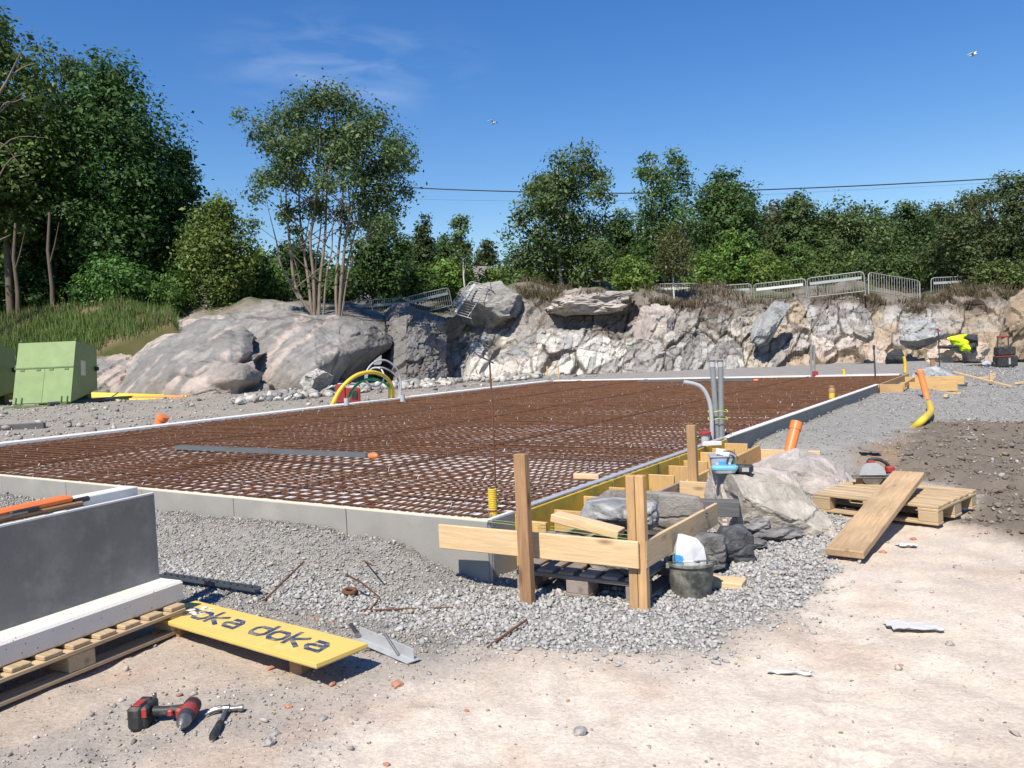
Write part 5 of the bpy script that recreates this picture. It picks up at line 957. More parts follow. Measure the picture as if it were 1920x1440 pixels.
# tools on top of the element
zt = bR.z + 0.484
q0 = bR + ex * 0.42 - nrm * 0.045; q0.z = zt
r = thing('hand_saw_case', 'orange tool case with brown straps lying on the wall element', 'tool case', q0); R3 = orient(ex)
beam('case', ex * 0.02 + Vector((0, 0, 0.043)) - nrm * 0.045, ex * 0.62 + Vector((0, 0, 0.035)) - nrm * 0.04, 0.09, 0.035, 'orange_pvc', r, ch=0.012)
beam('strap', ex * -0.02 + Vector((0, 0, 0.014)) + nrm * 0.0, ex * 0.6 + Vector((0, 0, 0.014)) + nrm * 0.0, 0.03, 0.025, 'wood_brown', r, ch=0.006); MB().tube([ex * -0.07 + Vector((0, 0, 0.028)) - nrm * 0.02, ex * 0.02 + Vector((0, 0, 0.028)) - nrm * 0.01], 0.014, 10).build('grip', 'black', r, smooth=50)
MB().tube([ex * 0.22 + Vector((0, 0, 0.036)) + nrm * 0.012, ex * 0.36 + Vector((0, 0, 0.036)) + nrm * 0.014], 0.010, 10).build('grip', 'black', r, smooth=50); beam('metal_bar', ex * 0.28 + Vector((0, 0, 0.03)) + nrm * 0.022, ex * 0.6 + Vector((0, 0, 0.03)) + nrm * 0.022, 0.012, 0.012, 'steel', r)
beam('base_strip', ex * -0.02 + Vector((0, 0, 0.002)) - nrm * 0.03, ex * 0.62 + Vector((0, 0, 0.002)) - nrm * 0.03, 0.09, 0.004, 'wood_old', r, ch=0)

# ------------------------------------------------------------------ yellow formwork board with printed letters
zR, zL = 0.135, 0.10
c1, c2, c3 = G(690, 1206, zR), G(600, 1247, zR), G(396, 1133, zL)
yd = (c1 - c2); wB = yd.length; xd = (c1 - c3); LB = xd.length + 0.16; xd.normalize(); yd = (yd - xd * yd.dot(xd)).normalized(); zd = xd.cross(yd); org = c1 - xd * LB - yd * wB
MBD = Matrix(((xd.x, yd.x, zd.x, org.x), (xd.y, yd.y, zd.y, org.y), (xd.z, yd.z, zd.z, org.z), (0, 0, 0, 1)))
db = thing('formwork_board', 'yellow formwork board with dark blue printed letters lying tilted on the dirt', 'formwork board', org); db.rotation_euler = MBD.to_euler()
MB().box((LB / 2, wB / 2, -0.0095), (LB, wB, 0.019), 0.0015).build('face_sheet', 'doka_yellow', db)
MB().box((LB / 2, wB / 2, -0.0215), (LB - 0.004, wB - 0.004, 0.005), 0.001).build('back_sheet', 'wood_pallet', db)
def stroke(mb, pts, w, closed=False, M4=None):
    """a printed stroke: mitred band of width w through 2d points"""
    n = len(pts); P2 = [Vector((a, b)) for a, b in pts]; L, R = [], []
    for i in range(n):
        a = P2[(i - 1) % n] if (closed or i > 0) else P2[i]; b = P2[(i + 1) % n] if (closed or i < n - 1) else P2[i]; d0 = (P2[i] - a); d1 = (b - P2[i])
        d0 = d0.normalized() if d0.length > 1e-9 else d1.normalized(); d1 = d1.normalized() if d1.length > 1e-9 else d0; n0 = Vector((-d0.y, d0.x)); n1 = Vector((-d1.y, d1.x)); m = n0 + n1
        m = m.normalized() if m.length > 1e-6 else n0; k = w / 2 / max(0.45, m.dot(n0)); L.append(P2[i] + m * k); R.append(P2[i] - m * k)
    idx = range(n if closed else n - 1)
    for i in idx:
        j = (i + 1) % n; q = [L[i], L[j], R[j], R[i]]; q = [(M4 @ Vector((a.x, a.y, 0)))[:] for a in q]; mb.add(q, [(0, 1, 2, 3)])
def letters(word, x0, y0, hgt, wd, gap, tone, parent, sh=0.55, st=0.24):
    x = x0; w = wd; h = hgt; s_ = h * st; r_ = 0.22 * w
    box = [(r_, 0), (w - r_, 0), (w, r_), (w, h - r_), (w - r_, h), (r_, h), (0, h - r_), (0, r_)]
    for ch in word:
        mb = MB(); M4 = Matrix(((1, sh, 0, x), (0, 1, 0, y0), (0, 0, 1, 0.0012), (0, 0, 0, 1)))
        if ch == 'o': stroke(mb, box, s_, True, M4)
        if ch == 'd': stroke(mb, box, s_, True, M4); M5 = M4 @ Matrix.Translation((0, 0, 0.0005)); stroke(mb, [(w, r_), (w, h * 1.55)], s_, False, M5)
        if ch == 'a': stroke(mb, [(w, -s_ / 2), (w, h - r_), (w - r_, h), (r_ * 0.6, h)], s_, False, M4); M5 = M4 @ Matrix.Translation((0, 0, 0.0005)); stroke(mb, [(w, 0), (r_, 0), (0, r_), (0, h * 0.42), (r_, h * 0.55), (w, h * 0.55)], s_ * 0.9, False, M5)
        if ch == 'k': stroke(mb, [(0, -s_ / 2), (0, h * 1.55)], s_, False, M4); M5 = M4 @ Matrix.Translation((0, 0, 0.0005)); stroke(mb, [(w, h * 1.05), (s_ * 0.4, h * 0.5), (w, -s_ / 2)], s_ * 0.95, False, M5)
        if mb.v:
            o = mb.build('printed_letter', 'navy', parent)
        x += w + gap
LW = LB * 0.074; letters('doka', LB * 0.085, wB * 0.36, wB * 0.30, LW, LW * 0.34, None, db, sh=-0.28, st=0.33); letters('doka', LB * 0.545, wB * 0.36, wB * 0.30, LW, LW * 0.34, None, db, sh=-0.28, st=0.33)
mb = MB(); rng = np.random.default_rng(3)
for k in range(16):
    x, y = LB * rng.uniform(0.10, 0.20), wB * rng.uniform(0.45, 0.9); a = rng.uniform(0.006, 0.02); mb.prism([(x - a, y - a * .6), (x + a, y - a * .4), (x + a * 1.2, y + a * .5), (x - a * .7, y + a * .7)], 0.0018, 0.003)
mb.build('cement_smear', 'white_dirt', db)
cb_ = org + xd * (LB * 0.80) + yd * (wB * 0.62); gb = gz(cb_.x, cb_.y); tag(beam('timber_block', Vector((cb_.x - 0.04, cb_.y - 0.1, (gb + cb_.z - 0.024) / 2)), Vector((cb_.x + 0.05, cb_.y + 0.1, (gb + cb_.z - 0.024) / 2)), 0.07, max(0.03, cb_.z - 0.026 - gb), 'wood_brown'), 'timber block in the shade under the yellow board', 'timber')
cb_ = org + xd * (LB * 0.12) + yd * (wB * 0.5); gb = gz(cb_.x, cb_.y); tag(beam('timber_block', Vector((cb_.x - 0.04, cb_.y - 0.1, (gb + cb_.z - 0.024) / 2)), Vector((cb_.x + 0.05, cb_.y + 0.1, (gb + cb_.z - 0.024) / 2)), 0.07, max(0.03, cb_.z - 0.026 - gb), 'wood_brown'), 'timber block under the pallet end of the yellow board', 'timber')

# ------------------------------------------------------------------ galvanised bracket
pA, pB = on(672, 1196, 0.012), on(776, 1240, 0.012); dX = (pB - pA).normalized(); r = thing('steel_bracket', 'galvanised T shaped anchor bracket lying right of the yellow board', 'bracket', pA); LBk = (pB - pA).length; sd_ = Vector((-dX.y, dX.x, 0))
beam('flange', Vector((0, 0, 0)), dX * LBk, 0.075, 0.006, 'galv', r, ch=0.001); beam('web', sd_ * 0.012 + Vector((0, 0, 0.030)), sd_ * 0.012 + dX * LBk * 0.97 + Vector((0, 0, 0.026)), 0.006, 0.052, 'galv', r, ch=0.001)
MB().tube([sd_ * 0.0 + dX * LBk * 0.52 + Vector((0, 0, 0.075)), dX * LBk * 0.78 - sd_ * 0.012 + Vector((0, 0, 0.008))], 0.007, 8).build('anchor_bolt', 'steel', r, smooth=50)
MB().tube([Vector((0, 0, 0.008)), -dX * 0.13 + sd_ * 0.04 + Vector((0, 0, 0.03))], 0.011, 8).build('threaded_rod', 'dark_steel', r, smooth=50); MB().tube([dX * 0.01 + Vector((0, 0, 0.004)), dX * -0.012 + Vector((0, 0, 0.014))], 0.018, 6).build('nut', 'steel', r)
# dark perforated strip
pA, pB = on(302, 1079, 0.045), on(484, 1107, 0.04); r = thing('plastic_strip', 'dark blue grey perforated strip lying on the gravel edge', 'strip', pA); dX = (pB - pA); beam('strip', (0, 0, 0), dX, 0.05, 0.012, 'dark_pvc', r, ch=0.001); Rm = orient(dX)
for s_ in (-1, 1): beam('rim', Rm @ Vector((0, s_ * 0.024, 0.008)), dX + Rm @ Vector((0, s_ * 0.024, 0.008)), 0.004, 0.02, 'dark_pvc', r, ch=0)
for k in range(14): MB().box(Rm @ Vector((dX.length * (k + 0.6) / 14.5, 0, 0.012)), (0.012, 0.012, 0.010), 0, Rm).build('stud', 'black', r)
# rusty bars on the gravel
def rod(label, pts, rr=0.006):
    w = [on(a, b, rr + dz) for a, b, dz in pts]; r_ = thing('rebar_offcut', label, 'rebar', w[0]); MB().tube([lo(r_, p) for p in w], rr, 7).build('rod', 'rust', r_, smooth=50); return r_
rod('rusty bar leaning on the gravel bank behind the yellow board', [(494, 1127, 0), (532, 1090, 0.02), (570, 1053, 0.04)])
rod('short rusty bar high on the gravel bank', [(634, 1028, 0.01), (665, 1042, 0.02), (698, 1060, 0.0)], 0.005)
rod('bent rusty bar on the gravel beside the rusty ring', [(649, 1077, 0.01), (680, 1094, 0.02), (712, 1120, 0.02), (694, 1143, 0)], 0.0055)
rod('long rusty bar lying along the toe of the gravel bank', [(676, 1145, 0.0), (760, 1142, 0.012), (858, 1139, 0.0)], 0.006)
rod('forked rusty bar lying where dirt meets stones', [(914, 1214, 0), (950, 1188, 0.015), (987, 1162, 0.03)], 0.0065)
rod('small rusty bar end poking from the dirt', [(861, 1177, 0.0), (877, 1169, 0.01)], 0.005)
c = on(656, 1108, 0.006); r = thing('steel_ring', 'flat rusty steel ring lying on the gravel', 'ring', c, 0, rot=(0.15, 0.1, 0)); MB().tube([(0.033 * math.cos(a), 0.033 * math.sin(a), 0) for a in np.linspace(0, 2 * math.pi, 25)], 0.012, 7, False).build('ring', 'rust', r, smooth=50); MB().box((0.03, -0.02, 0.012), (0.02, 0.012, 0.008), 0.002).build('tab', 'rust', r)

# ------------------------------------------------------------------ drill and hammer
c = on(262, 1372); c = Vector((c.x, c.y + 0.05, c.z)); r = thing('cordless_drill', 'worn red and black cordless drill lying on its side in the dirt', 'drill', c, math.radians(-4))
bt = MB().box((-0.012, 0, 0.052), (0.062, 0.125, 0.096), 0.012).build('battery', 'black', r); MB().box((0.025, 0.0, 0.055), (0.024, 0.105, 0.086), 0.012).build('foot_shell', 'black', r); MB().box((-0.012, -0.01, 0.1005), (0.03, 0.06, 0.003), 0.001).build('battery_label', 'red', bt); MB().box((0.028, -0.054, 0.075), (0.02, 0.006, 0.036), 0.002).build('latch', 'red', bt); MB().box((0.02, 0.05, 0.103), (0.012, 0.02, 0.022), 0.003).build('belt_clip', 'steel', r)
MB().tube([(0.035, 0.0, 0.06), (0.09, 0.008, 0.058), (0.15, 0.02, 0.055)], [0.021, 0.0185, 0.023], 14).build('handle', 'black', r, smooth=50)
ax = Vector((0.16, -1.0, -0.09)).normalized(); h0 = Vector((0.172, 0.075, 0.06)); MB().tube([h0, h0 + ax * 0.012, h0 + ax * 0.10], [0.026, 0.034, 0.034], 18).build('motor_housing', 'red', r, smooth=40); MB().tube([h0 + ax * 0.02, h0 + ax * 0.05], 0.0352, 18).build('vent_band', 'black', r, smooth=40)
MB().box(h0 + ax * 0.07 + Vector((-0.03, 0, 0)), (0.03, 0.06, 0.045), 0.008).build('trigger_shell', 'red', r); MB().tube([h0 + ax * 0.10, h0 + ax * 0.128], [0.033, 0.031], 18).build('torque_ring', 'dark_steel', r, smooth=40); ck = MB().tube([h0 + ax * 0.129, h0 + ax * 0.142, h0 + ax * 0.165, h0 + ax * 0.185], [0.029, 0.029, 0.023, 0.009], 18).build('chuck', 'steel', r, smooth=40); MB().tube([h0 + ax * 0.18, h0 + ax * 0.205, h0 + ax * 0.212], [0.004, 0.004, 0.002], 8).build('bit', 'galv', ck, smooth=40); MB().box((0.115, -0.012, 0.058), (0.022, 0.018, 0.026), 0.005).build('trigger', 'red', r)
hA, hB = on(398, 1384, 0.014), on(425, 1329, 0.018); dX = hB - hA; r = thing('claw_hammer', 'claw hammer with black rubber grip lying beside the drill', 'hammer', hA); Ru = orient(dX); L_ = dX.length
pts = [Vector((0, 0, 0)), dX * 0.08, dX * 0.3, dX * 0.52]; MB().tube(pts, [0.013, 0.0165, 0.0145, 0.0125], 12).build('grip', 'black', r, smooth=50); MB().tube([dX * 0.5, dX * 0.75, dX * 1.0], [0.0105, 0.0085, 0.0095], 10).build('shaft', 'steel', r, smooth=50)
sx = Vector((1, 0.04, 0)); hc = dX * 1.0
hd = MB().box(hc, (0.034, 0.026, 0.026), 0.005).build('head', 'steel', r); bpy.context.view_layer.update(); MB().tube([hc + sx * 0.015, hc + sx * 0.045, hc + sx * 0.048, hc + sx * 0.066], [0.0105, 0.0095, 0.0135, 0.0135], 14).build('face', 'steel', hd, smooth=40)
for s_ in (-1, 1): MB().tube(spline([hc - sx * 0.012 + Vector((0, 0.004 * s_, 0.004)), hc - sx * 0.035 + Vector((0, 0.009 * s_, 0.004)), hc - sx * 0.062 + Vector((0, 0.011 * s_ - 0.006, -0.002)), hc - sx * 0.078 + Vector((0, 0.012 * s_ - 0.018, -0.010))], 5), [0.0085] * 6 + [0.0075] * 5 + [0.0065] * 4 + [0.002], 8).build('claw', 'steel', hd, smooth=50)

# ------------------------------------------------------------------ scraps on the sand
for px, py, lb, sd_, sx_ in ((1715, 1176, 'crumpled white plastic sheet lying on the pale sand', 71, 0.12), (1483, 1264, 'thin torn strip of white plastic on the pale sand', 72, 0.09), (1700, 1024, 'small white scrap near the pale pallet', 73, 0.06)):
    c = on(px, py, 0.004); n = 12; rng = np.random.default_rng(sd_); xs = np.linspace(-1, 1, n); X, Y = np.meshgrid(xs, xs); Z = 0.022 * np.abs(fbm(np.stack([X.ravel() * 2 + sd_, Y.ravel() * 2, X.ravel() * 0], -1), 3, sd_) - 0.5).reshape(n, n) * 2; ed = fbm(np.stack([X.ravel() * 1.7, Y.ravel() * 1.7, X.ravel() * 0 + sd_], -1), 2, sd_ + 1).reshape(n, n) * 0.5
    V = np.stack([X * sx_ * (0.7 + ed), Y * sx_ * (0.55 if sd_ != 72 else 0.16) * (0.7 + ed) - X * sx_ * 0.25, Z + 0.004], -1).reshape(-1, 3); V2 = V - np.array([0, 0, 0.002]); Fq = grid_faces(n, n)
    tag(np_mesh('plastic_scrap', np.concatenate([V, V2]), np.concatenate([Fq, Fq[:, ::-1] + n * n]), None, 'paper', smooth=True, loc=c), lb, 'scrap')
BRL = ['largest orange brick piece, right of the yellow board shadow', 'orange brick piece below the middle of the yellow board', 'orange brick piece at the right corner of the yellow board shadow', 'orange brick piece right of the hammer', 'orange brick piece behind the yellow board beside the gravel', 'orange brick piece just left of the galvanised bracket tip', 'tiny orange brick crumb in the middle of the sand', 'tiny orange brick crumb between bracket and sand centre', 'orange brick crumb at the bottom picture edge', '', 'flat brick piece below the long plank', 'brick piece in front of the pale pallet corner', 'brick piece between boulder and long plank', 'tiny brick crumb between the white plastic scraps', '', 'small brick bit above the yellow board']
STL = ['grey stone alone on the sand near the bottom edge', 'grey stone right of the crumpled plastic sheet', 'grey stone below the pale pallet', '', 'grey stone on the dirt right of the brick piece by the hammer', 'grey stone right of the hammer grip', 'grey stone on the sand at the edge of the dark soil', 'second grey stone right of the hammer grip']
for k, (px, py, sz) in enumerate([(745, 1285, 0.05), (508, 1255, 0.04), (623, 1285, 0.035), (540, 1326, 0.03), (595, 1164, 0.03), (625, 1170, 0.028), (1065, 1315, 0.018), (875, 1333, 0.02), (725, 1435, 0.025), (1285, 1085, 0.0), (1655, 1037, 0.05), (1712, 1012, 0.045), (1590, 966, 0.07), (1690, 1248, 0.02), (985, 1128, 0.0), (585, 1160, 0.03)]):
    if sz == 0: continue
    c = on(px, py, 0.0); rng = np.random.default_rng(400 + k); hv = ICO_V * (1 + 0.4 * (rng.random((12, 1)) - 0.5)) * np.array([0.62, 0.45, 0.32]) * sz; hv[:, 2] = np.maximum(hv[:, 2], -0.1 * sz)
    me = bpy.data.meshes.new('brick_fragment'); me.from_pydata([tuple(x) for x in hv], [], [tuple(f) for f in ICO_F]); o = link('brick_fragment', me, 'brick', None, (c.x, c.y, c.z + 0.1 * sz), (0, 0, rng.uniform(0, 6))); tag(o, BRL[k], 'brick fragment', 'brick fragments on the dirt')
for k, (px, py, sz) in enumerate([(1085, 1375, 0.055), (1780, 1210, 0.04), (1685, 1093, 0.035), (1190, 1040, 0.0), (605, 1350, 0.045), (515, 1378, 0.04), (1795, 1065, 0.05), (503, 1396, 0.05)]):
    if sz == 0: continue
    c = on(px, py); o = boulder('stone', (c.x, c.y, c.z + 0.15 * sz), (sz * 0.62, sz * 0.5, sz * 0.4), 450 + k, (0.3, 0.29, 0.28), (0.4, 0.38, 0.35), sub=3); tag(o, STL[k], 'stone', 'single grey stones on the yard')

# ------------------------------------------------------------------ pipes at the right
def drain(label, pa, pb, rr, Ya, Yb):
    a, b = P(pa[0], pa[1], Ya), P(pb[0], pb[1], Yb); r_ = thing('drain_pipe', label, 'drain pipe', a); d_ = b - a; MB().tube([-(d_.normalized() * 0.3), d_], rr, 20).build('tube', 'orange_pvc', r_, smooth=50); e = d_.normalized()
    MB().tube([d_ - e * 0.09, d_ - e * 0.012, d_], [rr * 1.12, rr * 1.12, rr * 1.14], 20).build('socket', 'orange_pvc', r_, smooth=30); MB().tube([d_, d_ + e * 0.002], rr * 0.95, 20).build('bore', 'black', r_); return r_
c = G(1478, 868, 0.1); drain('orange drain pipe standing slanted out of the gravel near the boulder', (1479, 850), (1494, 792), 0.057, c.y, c.y + 0.12)
c = G(1742, 757, 0.08); drain('long orange drain pipe leaning against the far formwork', (1741, 757), (1725, 696), 0.056, c.y, c.y + 0.5)
w = [on(1742, 756, 0.10), on(1745, 772, 0.08), on(1733, 785, 0.06), on(1712, 796, 0.03)]; w[-1].z -= 0.06; pipe('hose', 'curved yellow pipe end running into the gravel below the orange pipe', 'hose', w, 0.05, 'yellow_pvc')
tag(beam('board', on(1612, 840, 0.02), on(1650, 846, 0.02), 0.12, 0.03, 'wood_old'), 'small grey board lying on the right gravel', 'board')
tag(beam('board', on(1795, 820, 0.02), on(1825, 821, 0.02), 0.12, 0.03, 'wood_old'), 'pale grey board lying at the edge of the dark soil', 'board')
# far right: rock under plastic film and odds and ends
c = G(1775, 738, 0.0); tag(boulder('covered_rock', c + Vector((0, 0.3, 0.22)), (0.62, 0.5, 0.40), 501, (0.3, 0.31, 0.33), (0.42, 0.43, 0.45), sub=5, smoothness=0.4, fs=2.2), 'grey rock block beside the far formwork', 'boulder')
tag(beam('batten', on(1790, 698, 0.25), on(1896, 725, 0.05), 0.05, 0.04, 'wood_new'), 'long thin batten lying over the gravel at far right', 'batten')
c = G(1749, 702, 0.15); tag(beam('stake', c + Vector((0, 0, -0.1)), c + Vector((0, 0, 0.42)), 0.1, 0.08, 'wood_brown', up=(0, 1, 0)), 'short brown stake at the far corner formwork', 'stake')
for px, py, l_, a, lb in ((1850, 708, 0.5, 0.2, 'pale wood offcut lying flat near the far toolbox'), (1862, 702, 0.35, 1.2, 'crossed pale wood offcut near the far toolbox'), (1858, 716, 0.3, 0.0, 'upright pale wood peg at far right'), (1912, 718, 0.3, 0.5, 'pale wood offcut at the right picture edge'), (1774, 742, 0.22, 1.0, 'small pale wood block beside the covered rock')):
    c = on(px, py, 0.03); dd = Vector((math.cos(a), math.sin(a), 0)) * l_ / 2 if 'upright' not in lb else Vector((0, 0, 0.2)); tag(beam('wood_offcut', c - dd * (1 if dd.z == 0 else 0.2), c + dd, 0.07, 0.05, 'wood_new', up=(0, 0, 1) if dd.z == 0 else (0, 1, 0)), lb, 'wood offcut')
# hi-vis jacket thrown over the rock
def cloth(label, name, cat, secs_px, Y, mat, seed, thick=0.03, parts=None):
    c = P(secs_px[0][0], secs_px[0][1], Y); r_ = thing(name, label, cat, c)
    for pn, mt, poly in parts:
        n = 14; pts = [P(a, b, Y + 0.0) - c for a, b in poly]; q = []
        p0, p1, p2, p3 = pts; rng = np.random.default_rng(seed + len(q)); U, Vv = np.meshgrid(np.linspace(0, 1, n), np.linspace(0, 1, n)); ww = np.stack([(1 - U) * (1 - Vv), U * (1 - Vv), U * Vv, (1 - U) * Vv], -1).reshape(-1, 4); A = ww @ np.array([list(p) for p in (p0, p1, p2, p3)])
        bulge = 0.13 * np.sin(np.pi * U.ravel()) * np.sin(np.pi * Vv.ravel()); fo = (fbm(A * 5 + seed, 4, seed) - 0.5) * 0.28; A[:, 1] -= bulge + fo; A[:, 0] += (fbm(A * 4 + 9, 3, seed + 2) - 0.5) * 0.12; A[:, 2] += (fbm(A * 4 + 19, 3, seed + 3) - 0.5) * 0.10; seed += 3
        B = A + np.array([0, 0.12, 0]); Fq = grid_faces(n, n); np_mesh(pn, np.concatenate([A, B]), np.concatenate([Fq, Fq[:, ::-1] + n * n]), None, mt, smooth=True, parent=r_)
    return r_
cloth('bright yellow hi-vis jacket thrown over the tan rocks', 'work_jacket', 'jacket', [(1805, 650)], 27.7, 'hivis', 610, parts=[('body', 'hivis', [(1780, 634), (1812, 626), (1822, 652), (1790, 648)]), ('sleeve', 'hivis', [(1798, 642), (1822, 648), (1818, 662), (1804, 658)]), ('lining', 'dark_cloth', [(1800, 626), (1832, 628), (1832, 650), (1812, 640)]), ('trousers', 'dark_cloth', [(1814, 642), (1834, 634), (1830, 656), (1816, 660)]), ('strap', 'dark_cloth', [(1762, 648), (1792, 646), (1792, 652), (1762, 654)]), ('hanging_sleeve', 'dark_cloth', [(1804, 658), (1811, 658), (1810, 681), (1806, 680)])])
c = G(1885, 689, 0.12); r = thing('tool_trolley', 'black wheeled toolbox with red pull handle at far right', 'toolbox', c); s_ = c.y / F_PX
MB().box((0, 0, 0.20), (0.62, 0.35, 0.34), 0.03).build('lower_box', 'black', r); MB().box((0, 0.02, 0.52), (0.54, 0.33, 0.28), 0.03).build('upper_box', 'black', r); MB().box((-0.12, -0.18, 0.36), (0.5, 0.03, 0.035), 0.01).build('red_band', 'red', r); MB().box((0.03, -0.185, 0.2), (0.06, 0.02, 0.2), 0.003).build('clasp', 'grey_plate', r)
for x in (-0.17, 0.17): MB().tube([(x, 0.1, 0.6), (x, 0.1, 0.98)], 0.02, 8).build('handle_bar', 'dark_steel', r)
MB().tube([(-0.19, 0.1, 0.98), (0.19, 0.1, 0.98)], 0.03, 8).build('handle_grip', 'red', r)
for x in (-0.3, 0.3): MB().lathe([(0.09, -0.03), (0.1, 0), (0.09, 0.03)], 14, Matrix.Translation((x * 1.06, 0.1, 0.1)) @ Matrix.Rotation(math.pi / 2, 4, 'Y')).build('wheel', 'black', r)
c = G(1830, 691, 0.12); r = thing('mortar_tray', 'low black plastic tray on the far gravel', 'tray', c); loft(MB(), [(rrect(0.45, 0.3, 0.05), 0), (rrect(0.52, 0.36, 0.06), 0.12), (rrect(0.47, 0.31, 0.05), 0.12), (rrect(0.42, 0.27, 0.04), 0.03)]).build('tray', 'black', r, smooth=40)
for px, mt, lb in ((1850, 'tub', 'grey crumpled plastic bag by the far toolbox'), (1870, 'turq', 'turquoise crumpled bag beside the far toolbox')):
    c = on(px, 688, 0.0); tag(boulder('plastic_bag', (c.x, c.y, c.z + 0.08), (0.16, 0.13, 0.12), 520 + px, (0.4, 0.42, 0.46) if mt == 'tub' else (0.3, 0.55, 0.6), (0.5, 0.52, 0.55), sub=3), lb, 'bag')
c = P(1678, 686, 28.2); c.z = gz(c.x, c.y); tag(boulder('bin_bag', (c.x, c.y, c.z + 0.2), (0.45, 0.35, 0.32), 530, (0.03, 0.032, 0.035), (0.06, 0.06, 0.065), sub=4, smoothness=0.5), 'black bin bag at the foot of the pink cutting', 'bag')
c = G(1793, 694, 0.14); tag(boulder('plastic_sheet', (c.x, c.y, c.z), (0.4, 0.25, 0.07), 531, (0.5, 0.52, 0.56), (0.6, 0.62, 0.62), sub=4), 'pale crumpled plastic sheet on the far gravel', 'plastic sheet')

# ------------------------------------------------------------------ left: green containers and yellow pipes
def container(label, corner, w, h, dep, full=True):
    r_ = thing('waste_container', label, 'container', corner, math.radians(2), 'green waste containers'); le = 0.50
    yb0, yb1, yt0, yt1 = 0.0, dep, le, dep + 0.12; zb, zt0, zt1 = 0.10, h, h - 0.16
    q = [(0, yb0, zb), (w, yb0, zb), (w, yt0, zt0), (0, yt0, zt0), (0, yb1, zb + 0.25), (w, yb1, zb + 0.25), (w, yt1, zt1), (0, yt1, zt1)]
    MB().add(q, [(0, 1, 2, 3), (1, 5, 6, 2), (4, 7, 6, 5), (0, 3, 7, 4), (3, 2, 6, 7), (0, 4, 5, 1)]).build('body', 'green_paint', r_)
    fx = lambda u, v_, o=0.012: Vector((w * u, le * (zb + (h - zb) * v_ - zb) / (h - zb) - o * math.cos(math.atan2(le, h - zb)), zb + (h - zb) * v_ + o * 0.3))
    def plate(nm, u0, u1, v0, v1, mat, o=0.016): return MB().add([fx(u0, v0, 0), fx(u1, v0, 0), fx(u1, v1, 0), fx(u0, v1, 0), fx(u0, v0, o), fx(u1, v0, o), fx(u1, v1, o), fx(u0, v1, o)], [(0, 1, 2, 3), (4, 5, 6, 7), (0, 1, 5, 4), (1, 2, 6, 5), (2, 3, 7, 6), (3, 0, 4, 7)]).build(nm, mat, r_)
    plate('lid_panel', 0.004, 0.998, 0.585, 0.996, 'green_paint', 0.02); a_ = plate('door', 0.004, 0.50, 0.01, 0.565, 'green_paint'); b_ = plate('door', 0.506, 0.998, 0.01, 0.565, 'green_paint'); plate('seam_bar', -0.02, 1.0, 0.565, 0.585, 'green_dark', 0.03)
    for u in (0.12, 0.40, 0.62, 0.88): plate('hinge', u - 0.035, u + 0.035, 0.53, 0.56, 'green_dark', 0.03).parent = a_ if u < 0.5 else b_
    for u in (0.06, 0.16, 0.84, 0.94): MB().tube([fx(u, 0.10, 0.03), fx(u, -0.02, 0.04)], 0.016, 6).build('latch_bar', 'green_dark', a_ if u < 0.5 else b_)
    for u in (0.11, 0.89): MB().tube([fx(u - 0.05, -0.02, 0.04), fx(u + 0.05, -0.02, 0.04)], 0.016, 6).build('latch_bar', 'green_dark', a_ if u < 0.5 else b_)
    MB().box((w / 2 + 0.05, 0.0, 0.03), (w + 0.5, 0.16, 0.06), 0.01).build('base_rail', 'green_dark', r_); MB().box((w / 2, dep * 0.8, 0.16), (w * 0.9, 0.2, 0.3), 0.01).build('base_rail', 'green_dark', r_)
    if full: MB().add([(w + 0.004, 0.62, h * 0.46), (w + 0.004, 0.88, h * 0.45), (w + 0.004, 0.92, h * 0.68), (w + 0.004, 0.66, h * 0.70), (w + 0.001, 0.62, h * 0.46), (w + 0.001, 0.88, h * 0.45), (w + 0.001, 0.92, h * 0.68), (w + 0.001, 0.66, h * 0.70)], [(0, 1, 2, 3), (4, 5, 6, 7), (0, 1, 5, 4), (1, 2, 6, 5), (2, 3, 7, 6), (3, 0, 4, 7)]).build('label', 'lip', r_)
    for x in (0.04, w - 0.04): MB().tube([(x, le + 0.0, h + 0.0), (x, le + 0.08, h + 0.05)], 0.03, 8).build('lifting_eye', 'green_dark', r_)
    for x in (-0.03, w + 0.03): MB().lathe([(0.05, -0.05), (0.07, 0.0), (0.05, 0.05)], 10, Matrix.Translation((x, dep * 0.98, h * 0.55)) @ Matrix.Rotation(math.pi / 2, 4, 'Y')).build('pivot', 'black', r_)
    return r_
k1 = G(24, 772, 0.38); k1.z = gz(k1.x, k1.y) - 0.02; container('pale green steel waste container tipped back beside the yellow pipes', k1, 1.48, 1.68, 1.5)
k2 = P(-134, 778, k1.y + 0.3); k2.z = gz(k2.x, k2.y); container('green waste container cut off by the left picture edge', k2, 1.42, 1.68, 1.5, False)
def ypipe(label, a, b, rr, mat, Y0, Y1):
    p_, q_ = P(a[0], a[1], Y0), P(b[0], b[1], Y1); r_ = thing('pipe_length', label, 'pipe', p_, 0, 'yellow pipes by the container'); tb = MB().tube([(0, 0, 0), q_ - p_], rr, 14).build('tube', mat, r_, smooth=50); e = (q_ - p_).normalized(); MB().tube([(q_ - p_), (q_ - p_) + e * 0.003], rr * 0.85, 14).build('bore', 'dark_pvc', tb)
ypipe('yellow pipe lying behind the container, highest of the bundle', (-60, 733), (308, 745), 0.085, 'yellow_pvc', 23.9, 24.2); ypipe('yellow pipe in the bundle with its end farthest right', (-80, 744), (351, 746), 0.08, 'yellow_pvc', 24.0, 23.9)
